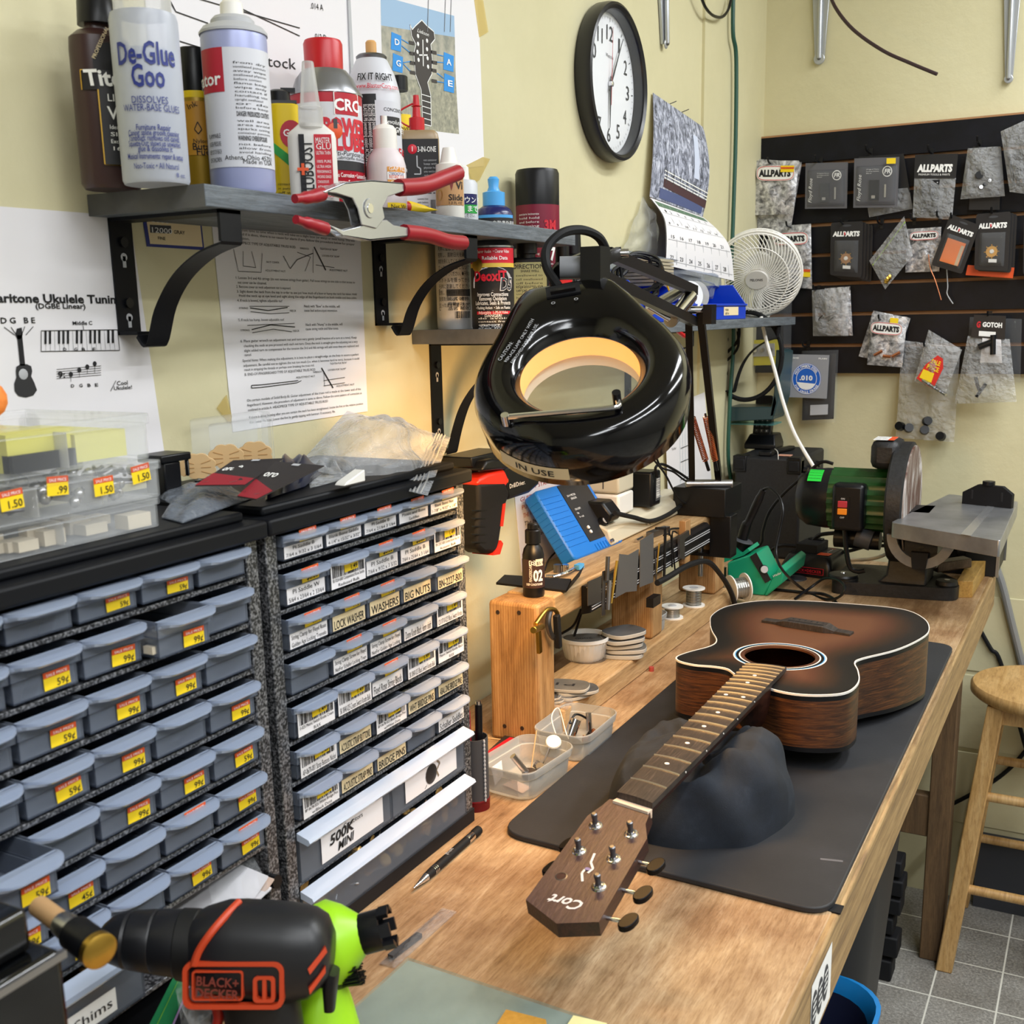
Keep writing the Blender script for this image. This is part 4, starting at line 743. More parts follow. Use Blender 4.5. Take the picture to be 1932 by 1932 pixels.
# gap filling glue
c, r, h = spot(692, 766, 330, 283, -.700, SZ); PKW = mat('pinkish_white_plastic', 'd9cfd2', .45)
def lb(b, fn, r):
    b.rect(fn, r*.05, h*.40, r*1.1, h*.70, mat('orange_label', 'e09a3c', .5), 6); b.rect(fn, r*.05, h*.50, r*1.1, h*.62, WHI, 6, .0002); b.text('GAP FILLING', fn, r*.12, h*.64, .0055, WHI, w=.0006); b.text('CYANOACRYLATE', fn, r*.12, h*.565, .005, NAVY, w=.0006, fit=r*.85); b.text('INSTANT GLUE', fn, r*.12, h*.515, .005, ORG, w=.0006, fit=r*.85); b.text('Quantum Gel', fn, r*.2, h*.43, .005, WHI, w=.0006); b.rect(fn, 0, .004, r*1.1, h*.14, YEL, 6, .0004); b.text('Net Wt. 2 oz.', fn, r*.15, h*.05, .006, INK, w=.0008)
bottle('glue_bottle', 'small pinkish white glue bottle with drips, behind the spring clamp', 'bottle', c, (PKW, [(r*.97, 0), (r, .003), (r*1.01, h*.74), (r*.9, h*.88), (r*.62, h), (r*.5, h+.003)]), [('cap', [(r*.6, h), (r*.62, h+.004), (r*.6, h+.020), (r*.45, h+.024), (r*.16, h+.026), (r*.15, h+.034)], WHT)], lb)
# machine oil
c, r, h = spot(749, 830, 320, 247, -.737, SZ); t = thing('oil_bottle', 'flat oil bottle with black label and red pointed cap, beside the pinkish glue bottle', 'bottle', tuple(c)); a = OR(c); Mx = Matrix.Translation(c) @ Matrix.Rotation(a, 4, 'Z')
b = B(); b.M = Mx; b.rings([[Vector((.42*p[0]*k, p[1]*k, z)) for p in rrect(r*2, r*2, r*.55)] for k, z in ((.97, 0), (1, .003), (1, h*.9), (.94, h*.97), (.8, h))], mat('amber_plastic', '9b8462', .35)); part(b, 'body', t)
b = B(); b.M = Mx; fn = lambda u, v, w=0: Vector((r*.42+.0006+w, u, v)); b.rect(fn, -r*.9, h*.46, r*.95, h*.9, BLAB); b.rect(fn, -r*.9, h*.44, r*.95, h*.47, RED, 1, .0002); b.rect(fn, -r*.9, .004, r*.95, h*.44, PAPER); b.text('3-IN-ONE', fn, -r*.02, h*.76, .0085, WHI, bold=.01, w=.0004, fit=r*.85); b.lathe(fn(-r*.25, h*.79, .0002), [(.0055, 0), (.005, .0003)], RED, 14, ax=fn(0, 0, 1)-fn(0, 0)); b.text('1', fn, -r*.25, h*.765, .008, WHI, 'c', w=.0006); b.line(fn, [(-r*.2, h*.52), (r*.1, h*.52), (r*.1, h*.58), (-r*.05, h*.6), (-r*.05, h*.72)], .0014, LGREY, .0004); lines(b, fn, r*.25, h*.66, r*.6, 5, .0042, LGREY, seed=4); lines(b, fn, -r*.55, h*.39, r*1.4, 3, .0044, INK, seed=6); lines(b, fn, -r*.1, h*.24, r*.5, 4, .004, INK, seed=7); b.barcode(fn, r*.5, .008, r*.9, h*.24, INK, .0004); part(b, 'printed_label', t)
b = B(); b.M = Mx; b.lathe((0, 0, h), [(r*.36, 0), (r*.36, .014), (r*.2, .015), (r*.17, .026), (r*.24, .027), (r*.16, .028), (r*.13, .039)], REDP, 18); b.tube([Vector((0, -r*.15, h+.03)), Vector((0, -r*.75, h+.022)), Vector((0, -r*.8, h+.012)), Vector((0, -r*.3, h+.004))], .0011, REDP, 6); part(b, 'cap', t)
# slide lubricant
c, r, h = spot(822, 876, 380, 325, -.690, SZ)
bottle('string_slide_bottle', 'small white bottle with tan label and conical cap, at the far end of the shelf', 'bottle', c, (MILK, [(r*.97, 0), (r, .002), (r, h*.9), (r*.8, h), (r*.75, h+.002)]), [('cap', [(r*.92, h), (r*.92, h+.008), (r*.62, h+.01), (r*.45, h+.024), (r*.4, h+.0265)], WHT)], lambda b, fn, r: (b.rect(fn, -r*1.2, h*.28, r*1.2, h*.9, mat('tan_label', 'b98d5e', .5), 8), b.poly(fn, [(-r*.05, h*.78), (r*.3, h*.78), (r*.13, h*.58)], mat('maroon_print', '7a2018', .5), .0003), b.text('Vi', fn, r*.42, h*.62, .012, INK, bold=.02, w=.0004), b.text('Slide', fn, -r*.1, h*.38, .0095, INK, bold=.015, w=.0004), b.text('1.3 FL OZ', fn, -r*.1, h*.30, .004, INK, w=.0004), b.line(fn, [(-r*.75+.004*cos(i*.6), h*.5+.006*sin(i*.6)) for i in range(10)], .0007, BRASS, .0004, True)))
c, r, h = spot(846, 902, 390, 341, -.748, SZ)
bottle('white_squeeze_bottle', 'white bottle with Japanese lettering on the upper shelf, behind the tan-labelled bottle', 'bottle', c, (mat('pale_grey_plastic', 'c9ccd2', .4), [(r*.97, 0), (r, .002), (r, h*.93), (r*.85, h), (r*.5, h+.001)]), [('cap', [(r*.45, h), (r*.42, h+.016), (r*.3, h+.018)], WHT)], lambda b, fn, r: (b.rect(fn, -.002, h*.3, r*1.1, h*.7, GREEN, 5), b.rect(fn, -.002, h*.48, r*1.1, h*.7, NAVYP, 5, .0003), b.text('ウンド', fn, .001, h*.52, .0085, WHI, bold=.01, w=.0006), b.text('まで', fn, .004, h*.34, .0085, WHI, bold=.01, w=.0006), lines(b, fn, 0, h*.22, r*.8, 3, .007, INK, txt=['ください。', '傷も'])))
# glue tube and spring clamp
t = thing('glue_tube', 'small yellow glue tube with red cap lying on the shelf under the clamp', 'tube', tuple(onX(765, 395, -.69).xy)+(SZ,)); p0, p1, p2 = onX(738, 380, -.688), onX(768, 392, -.688), onX(815, 408, -.688); p0.z = p1.z = p2.z = SZ+.007
b = B(); b.rings([[p1+(p2-p1)*k+Vector((sx_*.007*cos(i*pi/6), 0, sz*.007*sin(i*pi/6))) for i in range(12)] for k, sx_, sz in ((0, .9, .9), (.1, 1, 1), (.6, 1.15, .6), (1, 1.3, .06))], YEL); part(b, 'body', t); part(B().cyl(p0, p1, .0045, REDP, .006), 'cap', t)
t = thing('spring_clamp', 'large metal spring clamp with red rubber grips biting the shelf edge', 'clamp', tuple(onX(700, 400, SX+.015)))
CX = SX+.022; cl = lambda px, py, d=0: onX(px, py, CX+d); NICK = mat('nickel_plate', 'c6c9cf', .25, .75)
up = [(600, 362), (640, 345), (690, 340), (752, 346), (752, 362), (722, 372), (712, 392), (716, 412), (700, 432), (672, 425), (665, 395), (655, 375), (625, 366)]; dn = [(612, 424), (640, 435), (668, 428), (700, 418), (722, 415), (735, 425), (762, 430), (762, 447), (690, 455), (640, 446)]
def plate(pl, w0, w1, m): b.prism([(q.y, q.z) for q in (cl(*p) for p in pl)], lambda u, v, w: Vector((CX+w, u, v)), w0, w1, m)
b = B(); plate(up, .005, .0065, NICK); plate(up, -.0065, -.005, NICK); plate([(600, 362), (640, 345), (690, 340), (752, 346), (752, 350), (690, 345), (640, 350), (604, 366)], -.0065, .0065, NICK); part(b, 'upper_jaw', t, bevel=.0008)
b = B(); plate(dn, .0035, .005, NICK); plate(dn, -.005, -.0035, NICK); plate([(640, 446), (690, 455), (762, 447), (762, 443), (690, 450), (640, 442)], -.005, .005, NICK); part(b, 'lower_jaw', t, bevel=.0008)
b = B(); q = cl(686, 394); b.cyl(q-Vector((.009, 0, 0)), q+Vector((.0085, 0, 0)), .0045, CHROME); b.lathe(q+Vector((.0068, 0, 0)), [(.009, 0), (.0085, .001)], NICK, 20, ax=(1, 0, 0)); b.tube([q+Vector((.0, .012*cos(i*.7), .012*sin(i*.7))) for i in range(10)], .0018, BLK, 6, 2); part(b, 'pivot', t)
for nm, ps, rr in (('grip', [(752, 354), (800, 350), (838, 336), (864, 326)], .0085), ('grip', [(762, 438), (805, 443), (845, 455), (874, 458)], .0078), ('jaw_tip', [(608, 366), (585, 372), (556, 375)], (.0062, .0055, .004)), ('jaw_tip', [(614, 432), (590, 424), (558, 414)], (.0062, .0055, .004))):
    part(B().tube([cl(*p) for p in ps], rr, REDG, 12, 6), nm, t)
# lower shelf row
c, r, h = spot(823, 895, 540, 360, -.762, LSZ)
def lb(b, fn, r):
    lines(b, fn, -r*.95, h*.66, r*1.75, 12, .0078, INK, txt=['使用しないでください。●子供の', '水ボトルを振ってから', '天井に塗装してください', '密閉し、直射日光を避けて', '換気を良くしてください。', '立ったまま作業しないで'])
    b.line(fn, [(-r*.95, h*.14), (r*.8, h*.14), (r*.8, h*.29), (-r*.95, h*.29)], .0007, INK, .0003, True); b.rect(fn, -r*.45, h*.24, r*.8, h*.29, DGREY, 5, .0003); lines(b, fn, -r*.4, h*.21, r*1.1, 3, .006, INK, txt=['品名 補修', '容量 120 ml']); b.barcode(fn, -r*.05, h*.08, r*.8, h*.13, INK, .0003)
bottle('white_squeeze_bottle', 'tall white bottle covered in Japanese print, on the lower shelf behind the bracket', 'bottle', c, (mat('pearl_plastic', 'cfcdca', .35, .1), [(r*.96, 0), (r, .003), (r, h*.88), (r*.8, h*.96), (r*.4, h)]), [], lb)
c, r, h = spot(897, 969, 440, 400, -.742, LSZ)
def lb(b, fn, r): b.rect(fn, -r*1.2, h*.2, r*1.2, h*.86, PAPER, 8); b.rect(fn, -r*1.2, h*.86, r*1.2, h*.95, BLAB, 8, .0002); b.rect(fn, -r*1.2, h*.94, r*1.2, h*.965, LBLUE, 8, .0003); b.text('自動車外装用', fn, -r*.1, h*.88, .006, WHI, w=.0004); b.text('液体コンパウンド', fn, -r*.8, h*.8, .0055, RED, w=.0004, fit=r*1.5); lines(b, fn, -r*.8, h*.76, r*1.6, 5, .0065, INK, txt=['塗装してください', '磨き作業をして', '使用後はよく振って'])
bottle('polish_bottle', 'dark blue bottle with light blue push-pull cap, behind the red-topped spray can', 'bottle', c, (NAVYP, [(r*.97, 0), (r, .003), (r, h*.97), (r*.86, h*1.02), (r*.6, h*1.05)]), [('cap', [(r*.58, h*1.05), (r*.58, h*1.05+.017), (r*.34, h*1.05+.019), (r*.26, h*1.05+.024), (r*.3, h*1.05+.034), (r*.2, h*1.05+.037)], LBLUE)], lb)
c, r, h = spot(889, 970, 540, 465, -.70, LSZ)
def lb(b, fn, r):
    b.rect(fn, -r*1.3, h*.79, r*1.3, h*.97, RED, 12); b.rect(fn, -r*1.3, h*.74, r*1.3, h*.79, mat('gold_stripe', 'd8b84a', .4), 12, .0002); b.text('• Clearer Audio  • Clearer Video', fn, 0, h*.91, .0058, WHI, 'c', w=.0004, fit=r*1.7); b.text('Reliable Data', fn, .004, h*.83, .0062, WHI, 'c', bold=.01, w=.0004)
    b.poly(fn, [(r*1.02*cos(i*pi/12), h*.56+h*.19*sin(i*pi/12)) for i in range(13)]+[(-r*1.02, h*.5), (0, h*.46), (r*1.02, h*.5)], CANW, .0002); b.text('D SERIES', fn, -.002, h*.70, .005, INK, 'c', w=.0006); b.text('DeoxIT', fn, -r*.9, h*.58, .017, RED, bold=.035, w=.0008, fit=r*1.55); b.text('D5', fn, r*.3, h*.465, .021, WHI, bold=.045, shear=.15, w=.0008, fit=r*.68); b.text('D5', fn, r*.32, h*.468, .0205, DGREY, bold=.02, shear=.15, w=.0011, fit=r*.62); b.text('Improves Electronic', fn, -r*.85, h*.535, .0052, INK, shear=.15, w=.0006, fit=r*1.05); b.text('Connections!', fn, -r*.8, h*.495, .0052, INK, shear=.15, w=.0006)
    for i, s in enumerate(('Improves Connections', 'Removes Oxidation', 'Lubricates, Seals & Protects', '• Flushing Action  • Safe on Plastics')): b.text(s, fn, 0, h*(.395-.052*i), .0068 if i < 3 else .005, WHI, 'c', bold=.01, w=.0004, fit=r*(1.5, 1.3, 1.75, 1.7)[i])
    b.rect(fn, -r*.8, h*.175, r*.85, h*.212, RED, 8, .0004); b.text('Adjustable  L-M-H Valve', fn, 0, h*.182, .0052, WHI, 'c', w=.0008, fit=r*1.4); b.text('DANGER!', fn, 0, h*.142, .005, WHI, 'c', bold=.01, w=.0004); lines(b, fn, -r*.75, h*.118, r*1.5, 4, .004, WHI, seed=8); b.text('NET WT  5.0 OZ (142g)', fn, 0, h*.02, .0052, WHI, 'c', bold=.01, w=.0004, fit=r*1.3)
    b.lathe(fn(-r*.72, h*.77, .0004), [(.0085, 0), (.008, .0003)], BRASS, 16, ax=fn(-r*.72, 0, 1)-fn(-r*.72, 0))
bottle('contact_cleaner_can', 'black, red and white spray can without cap, on the lower shelf by the bracket', 'can', c, (BLAB, [(r*.97, 0), (r, .003), (r, h*.98)]), [('shoulder', [(r*1.02, h*.98), (r*1.02, h), (r*.8, h+.005), (r*.55, h+.009), (r*.5, h+.013)], STEEL)], lb)
c, r, h = spot(965, 1036, 550, 486, -.688, LSZ); t = thing('string_care_bottle', 'flat black bottle with large olive-green directions label', 'bottle', tuple(c)); a = OR(c); Mx = Matrix.Translation(c) @ Matrix.Rotation(a, 4, 'Z'); OLV = mat('olive_label', '8d9168', .5)
b = B(); b.M = Mx; b.prism(rrect(r*.9, r*2, r*.3), lambda u, v, w: Vector((u, v, w)), 0, h, BLK); part(b, 'body', t, bevel=.003); b = B(); b.M = Mx; b.lathe((0, -r*.15, h), [(r*.45, -.001), (r*.45, .004), (r*.56, .005), (r*.53, .033), (r*.45, .035)], BLK, 18); part(b, 'cap', t)
b = B(); b.M = Mx; fn = lambda u, v, w=0: Vector((r*.45+.0006+w, u, v)); b.prism(rrect(r*1.75, h*.86, .004, 3, 0, h*.5), lambda u, v, w: fn(u, v, w), 0, .0003, OLV); b.text('DIRECTIONS', fn, 0, h*.84, .0078, INK, 'c', bold=.015, w=.0006); b.text('SHAKE WELL', fn, 0, h*.79, .0042, INK, 'c', bold=.01, w=.0006); lines(b, fn, -r*.75, h*.73, r*1.4, 5, .005, INK, seed=11); lines(b, fn, -r*.75, h*.58, r*1.4, 8, .005, INK, seed=12); b.text('ghs', fn, -r*.75, h*.23, .015, INK, shear=.35, w=.0006); b.rect(fn, -r*.45, h*.08, r*.8, h*.2, PAPER, 1, .0006); b.barcode(fn, -r*.38, h*.09, r*.7, h*.195, INK, .001); part(b, 'printed_label', t)
c, r, h = spot(974, 1008, 450, 440, -.725, LSZ)
bottle('pump_bottle', 'slim dark bottle with clear overcap, peeking out behind the olive-labelled bottle', 'bottle', c, (BLK, [(r, 0), (r, h*.8), (r*.8, h*.86)]), [('clear_cap', [(r*.95, h*.8), (r*.95, h*.98), (r*.7, h*1.03)], CLR)], None)
c, r, h = spot(974, 1056, 450, 385, -.757, LSZ); MAR = mat('maroon_can', '7e1232', .4)
def lb(b, fn, r):
    b.text('3M', fn, r*.28, h*.78, .019, RED, bold=.05, w=.0003, fit=r*.62); b.text('SUPER', fn, r*.28, h*.685, .0075, WHI, w=.0003, fit=r*.62); b.text('77', fn, r*.28, h*.54, .024, WHI, bold=.05, w=.0003, fit=r*.6); lines(b, fn, -r*.95, h*.9, r*1.0, 13, .0055, WHI, seed=13); lines(b, fn, -r*.9, h*.5, r*1.6, 8, .006, WHI, seed=14)
bottle('adhesive_can', 'tall maroon spray adhesive can with big black cap', 'can', c, (MAR, [(r*.97, 0), (r, .003), (r, h*.985)]), [('cap', [(r*1.0, h*.985), (r*1.0, h+.042), (r*.93, h+.047), (r*.85, h+.0475)], BLK)], lb)
c, r, h = spot(1036, 1086, 520, 495, -.70, LSZ)
bottle('spray_bottle', 'black pump bottle with bright red label, next to the lamp cord loop', 'bottle', c, (GLO, [(r, 0), (r, h*.7), (r*.9, h*.9), (r*.55, h)]), [('pump', [(r*.52, h), (r*.52, h+.022), (r*.25, h+.024), (r*.22, h+.035), (r*.3, h+.036), (r*.28, h+.045)], BLK)], lambda b, fn, r: (b.rect(fn, -r*.9, h*.05, r*.8, h*.72, REDP, 8), lines(b, fn, -r*.5, h*.6, r*1.2, 8, .0055, INK, seed=15)))
c, r, h = spot(1060, 1104, 500, 478, -.735, LSZ)
bottle('black_bottle', 'tall black bottle with white print on its flank, farthest in the row of bottles', 'bottle', c, (BLKM, [(r, 0), (r, h*.86), (r*.85, h*.95), (r*.5, h)]), [('cap', [(r*.68, h*.99), (r*.62, h+.03), (r*.5, h+.032)], BLK)], lambda b, fn, r: lines(b, fn, r*.3, h*.6, r*.6, 12, .0058, WHI, seed=16))
# ---------------------------------------------------------------- things on the shelf wall
WALLP = lambda d=.0012: (lambda px, py: onX(px, py, WX+d))
def vpy(L, xr): return L[1]+(590-L[1])*(xr-L[0])/(2075-L[0])
def ptext(b, P, s, L, xr, hpx, m, bold=0, shear=0, fit=True, w=.0006, yr=None):
    """a line of print whose baseline starts at photo point L and runs along the wall to xr"""
    p0 = P(*L); p1 = P(xr, vpy(L, xr) if yr is None else yr); d = p1-p0; n = d.normalized(); up = Vector((0, 0, 1)); nn = n.cross(up).normalized()
    t = (p0-CAM).dot(_fw); size = hpx*t/F/.72
    b.text(s, lambda u, v, w_=0: p0+n*u+up*v+nn*(w+w_), 0, 0, size, m, bold=bold, shear=shear, fit=d.length if fit else None)
def pq(b, P, pl, m, w=0): b.q([P(*p)+Vector((w, 0, 0)) for p in pl], m)
def pl_(b, P, pts, wd, m, w=.0006):
    ps = [P(*p) for p in pts]; b.line(lambda u, v, k=0: Vector((ps[0].x+w, u, v)), [(p.y, p.z) for p in ps], wd, m)
def sheet(b, P, pl, m=None): b.prism([(p.y, p.z) for p in (P(*q) for q in pl)], lambda u, v, w: Vector((WX+.0004+w, u, v)), 0, .0006, m or PAPER)
PW = WALLP(.0011); TAPE = clear('sticky_tape', 'fbf6e4', op=.08, rough=.25, col='e6d9a8')
# ukulele chart
t = thing('tuning_chart', 'white sheet with ukulele tuning diagram, keyboard and staff, taped low on the wall', 'chart', tuple(onX(150, 640, WX)))
b = B(); sheet(b, WALLP(), [(-120, 940), (318, 905), (245, 408), (-120, 380)]); part(b, 'sheet', t)
b = B(); ptext(b, PW, 'Baritone Ukulele Tuning', (-22, 570), 228, 17, INK, bold=.03); ptext(b, PW, '(DGBE Linear)', (66, 582), 160, 10, INK, bold=.02); ptext(b, PW, 'D G   B E', (0, 610), 65, 11, INK, bold=.02); ptext(b, PW, 'Middle C', (136, 613), 173, 7, INK, bold=.02)
for a, c in (((7, 617), (27, 632)), ((20, 617), (30, 632)), ((46, 616), (40, 632)), ((62, 616), (48, 632)), ((156, 614), (157, 622))): pl_(b, PW, [a, c], .0006, INK)
pl_(b, PW, [(36, 632), (42, 690)], .005, INK); pq(b, PW, [(28, 632), (31, 620), (40, 618), (42, 632), (38, 640), (32, 640)], INK, .0006)
pq(b, PW, [(29, 700), (30, 692), (38, 687), (50, 687), (58, 691), (60, 700), (58, 710), (64, 722), (69, 736), (62, 746), (48, 750), (34, 747), (27, 738), (26, 724), (30, 712)], mat('chart_black', '2a2a2c', .7), .0006); b.lathe(PW(43, 706)+Vector((.0008, 0, 0)), [(.0045, 0), (.004, .0002)], LGREY, 12, ax=(1, 0, 0))
k00, k10, k11, k01 = (77, 663), (225, 661), (221, 622), (77, 624); lerp = lambda a, c, t_: (a[0]+(c[0]-a[0])*t_, a[1]+(c[1]-a[1])*t_)
pl_(b, PW, [k00, k10, k11, k01, k00], .0006, INK)
for i in range(1, 17): pl_(b, PW, [lerp(k00, k10, i/17), lerp(k01, k11, i/17)], .0003, GREY)
for i in (0, 1, 3, 4, 5, 7, 8, 10, 11, 12, 14, 15):
    a, c = lerp(k01, k11, (i+.72)/17), lerp(k01, k11, (i+1.2)/17); pq(b, PW, [(a[0], a[1]+25), (c[0], c[1]+25), c, a], INK, .0006)
for s, x in (('D', 118), ('G', 139), ('B', 153), ('E', 173)): ptext(b, PW, s, (x, 662), x+6, 6, INK, bold=.02, w=.0008)
for i in range(5): pl_(b, PW, [(106, 697+i*4.3), (190, 697-7+i*4.3)], .0004, INK)
for s, x, y in (('D', 133, 706), ('G', 149, 698), ('B', 164, 692), ('E', 178, 686)): b.lathe(PW(x, y)+Vector((.0006, 0, 0)), [(.0022, 0), (.002, .0002)], INK, 10, ax=(1, 0, 0)); pl_(b, PW, [(x, y), (x, y+(14 if s != 'E' else 18))], .0004, INK); ptext(b, PW, s, (x, 731-(x-133)*.04), x+6, 6, INK, bold=.02)
ptext(b, PW, '9:', (109, 713), 122, 12, INK, bold=.02); ptext(b, PW, 'Cool', (220, 727), 240, 8, INK, bold=.01); ptext(b, PW, 'Ukulele!', (214, 736), 248, 7, INK, bold=.01); pl_(b, PW, [(208, 738), (218, 718)], .0006, INK); part(b, 'printing', t)
# abrasive size card
t = thing('grit_card', 'small blue-bordered card listing grit colours, half hidden behind the upper shelf', 'card', tuple(onX(330, 440, WX)))
b = B(); sheet(b, WALLP(), [(278, 465), (386, 472), (378, 400), (268, 400)], NAVY); pq(b, PW, [(283, 460), (382, 466), (375, 402), (274, 402)], CREAM, .0002); pq(b, PW, [(281, 418), (321, 421), (320, 406), (280, 404)], NAVY, .0004); pq(b, PW, [(283, 439), (323, 441), (322, 426), (282, 424)], DGREY, .0004)
ptext(b, PW, '8000', (284, 419), 318, 10, WHI); ptext(b, PW, '12000', (283, 438), 321, 10, WHI); ptext(b, PW, 'ROYAL BLUE', (323, 418), 368, 7, INK); ptext(b, PW, 'GRAY', (327, 441), 348, 7, INK); ptext(b, PW, 'FINE', (297, 452), 311, 6, INK); part(b, 'print', t)
# truss rod instructions
t = thing('instruction_sheet', 'white page of typed truss rod instructions with small diagrams, under the shelf', 'sheet', tuple(onX(560, 640, WX)))
b = B(); sheet(b, WALLP(), [(440, 815), (694, 776), (680, 440), (398, 400)]); part(b, 'page', t)
D = [((430, 434), 668, 'change. From time to time when a neck will take on a slight bow (or warp) or neck hump. This will'), ((431, 442), 668, 'occur and if it does, there is no cause for alarm if you follow the procedure below for proper'), ((432, 450), 470, 'correction.'), ((435, 459), 558, 'A. HEADPIECE TYPE OF ADJUSTABLE TRUSS ROD.'), ((502, 496), 526, 'NUT COVER'), ((500, 512), 538, 'ADJUSTMENT NUT'), ((565, 470), 582, 'WRENCH'), ((603, 471), 636, 'TIGHTEN FOR "BOW"'), ((607, 484), 640, 'LOOSEN FOR "HUMP"'), ((621, 511), 655, 'ADJUSTMENT NUT'),
 ((443, 526), 668, '1. Loosen 3rd and 4th strings (do not remove strings from guitar). Pull loose strings to one side so that access to'), ((448, 535), 502, 'nut cover can be obtained.'), ((445, 543), 548, '2. Remove cover so neck adjustment nut is exposed.'), ((446, 552), 672, '3. Sight down the neck from the top in order to see just how much of a bow or hump the neck has taken. Hold'), ((450, 560), 672, 'Hold the neck up at eye level and sight along the edge of the fingerboard on both treble and bass sides.'), ((447, 569), 532, '4. If neck is bowed, tighten adjustable nut!'),
 ((450, 583), 467, 'STRING'), ((546, 588), 558, 'NECK'), ((573, 580), 640, 'Neck with "Bow" in the middle, will'), ((573, 588), 636, 'cause bad action-input intonation.'), ((449, 606), 535, '5. If neck has hump, loosen adjustable nut!'), ((453, 625), 470, 'STRING'), ((552, 626), 564, 'NECK'), ((576, 615), 645, 'Neck with "Hump" in the middle, will'), ((576, 623), 638, 'cause string rattle and false tones.'),
 ((453, 646), 672, '6. Place guitar wrench on adjustment nut and turn very gently (small fraction of a turn at a time). Keep'), ((459, 655), 674, 'checking the neck as you proceed with each nut turn. Once the neck is straight give the adjusting nut a very'), ((460, 664), 676, 'slight added turn to compensate for the tension the 3rd and 4th strings will add once they are replaced and'), ((461, 672), 474, 'tuned.'), ((457, 683), 676, 'Special Note: When making this adjustment, it is best to place a straight-edge on the frets to assure a perfect'), ((459, 692), 677, 'adjustment. Be careful not to tighten the nut too much (i.e. when it becomes hard to turn), because it could'), ((460, 700), 592, 'result in stripping the threads or perhaps even breaking the truss rod.'), ((461, 709), 594, 'B. END-OF-FINGERBOARD TYPE OF ADJUSTABLE TRUSS ROD'), ((558, 714), 594, 'ADJUSTMENT NUT'), ((590, 704), 606, 'WRENCH'), ((622, 688), 654, 'TIGHTEN FOR "BOW"'), ((618, 700), 652, 'LOOSEN FOR "HUMP"'), ((634, 730), 668, 'ADJUSTMENT NUT'),
 ((465, 758), 680, 'On certain models of Solid Body El. Guitar adjustment of the truss rod is made at the lower end of the'), ((466, 767), 682, 'fingerboard. However, the procedure of adjustment is same as above. Follow the same pattern of correction as'), ((467, 776), 618, 'outlined in article A. HEADPIECE TYPE OF ADJUSTABLE TRUSS ROD'), ((469, 790), 684, 'If there is string buzzing after you are certain the neck has been straightened, locate the fret at the relative position'), ((470, 799), 632, 'that causes the buzz. Lower the fret by gently tapping with hammer. If necessary, file.')]
b = B()
for L, xr, s in D: ptext(b, PW, s, L, xr, 5.0 if s[0] not in 'NATLWS' or len(s) > 30 else 3.6, INK)
for pts, wd in (([(470, 578), (545, 578)], .0006), ([(471, 581), (505, 586), (542, 580)], .001), ([(472, 588), (510, 592), (545, 590)], .0006), ([(466, 614), (555, 610)], .0006), ([(474, 622), (510, 613), (556, 617)], .001), ([(475, 628), (515, 621), (550, 626)], .0006), ([(440, 470), (449, 512), (492, 514), (494, 478)], .0006), ([(458, 474), (458, 502), (482, 505), (474, 474)], .0006), ([(534, 483), (547, 507), (560, 490), (590, 478)], .0008), ([(560, 476), (585, 485), (575, 512)], .0006), ([(592, 466), (614, 510)], .0018), ([(595, 500), (630, 505)], .0006), ([(590, 470), (590, 515)], .0006), ([(474, 732), (490, 731), (560, 722), (568, 718)], .0008), ([(474, 727), (492, 726), (562, 718)], .0008), ([(474, 732), (474, 727)], .001), ([(606, 694), (628, 732)], .0016), ([(610, 718), (650, 712)], .0006), ([(610, 728), (650, 722)], .0006), ([(610, 700), (612, 728)], .0006)): pl_(b, PW, pts, wd, INK)
part(b, 'printing', t)
# string gauge drawing sheet, behind the cans
t = thing('drawing_sheet', 'white sheet with a line drawing and large lettering, pinned behind the spray cans', 'sheet', tuple(onX(520, 150, WX)))
b = B(); sheet(b, WALLP(), [(300, 330), (668, 345), (652, -60), (270, -60)]); b.prism([(p.y, p.z) for p in (WALLP()(*q) for q in ((652, -60), (656, -60), (676, 345), (668, 345)))], lambda u, v, w: Vector((WX+.001+w, u, v)), 0, .002, LGREY); part(b, 'sheet', t)
b = B(); ptext(b, PW, 'rod stock', (436, 117), 556, 21, INK, bold=-.005, yr=131); ptext(b, PW, '.014 A', (585, 16), 609, 11, INK, yr=20); ptext(b, PW, '.012 D', (592, 74), 615, 11, INK, yr=77); ptext(b, PW, '.016', (593, 79), 610, 9, INK, yr=81)
for a, c in (((320, 0), (331, 22)), ((331, 22), (392, 44)), ((375, -2), (565, 53)), ((420, 0), (565, 68)), ((336, 77), (378, 90)), ((331, 22), (322, 6))): pl_(b, PW, [a, c], .001, INK)
part(b, 'printing', t)
# mandolin headstock print
t = thing('photo_print', 'printed photo of a mandolin headstock with blue letter tags, taped above the oil bottle', 'print', tuple(onX(790, 150, WX)))
b = B(); sheet(b, WALLP(), [(672, 340), (914, 313), (905, 62), (895, -60), (652, -60)]); part(b, 'sheet', t)
GRASS = mott('print_dry_grass', ((.3, '7d7f72'), (.55, 'a3a08c'), (.75, 'c2bda6')), 150, .7, detail=8); SKY = mat('print_sky', '9dbbd8', .7); HILL = mott('print_hill', ((.4, '8d8f84'), (.6, 'b4b0a0')), 40, .7); TAG = mat('print_blue_tag', '2b8fdc', .6); HSK = mat('print_headstock', '3a3534', .6)
b = B(); pq(b, PW, [(718, -8), (857, 30), (858, 70), (719, 48)], SKY); pq(b, PW, [(719, 48), (858, 70), (860, 150), (722, 150)], HILL); pq(b, PW, [(722, 150), (860, 150), (866, 253), (727, 236)], GRASS)
for x in (806, 838, 849): pl_(b, PW, [(x, 60), (x+2, -5)], .0012, GREY)
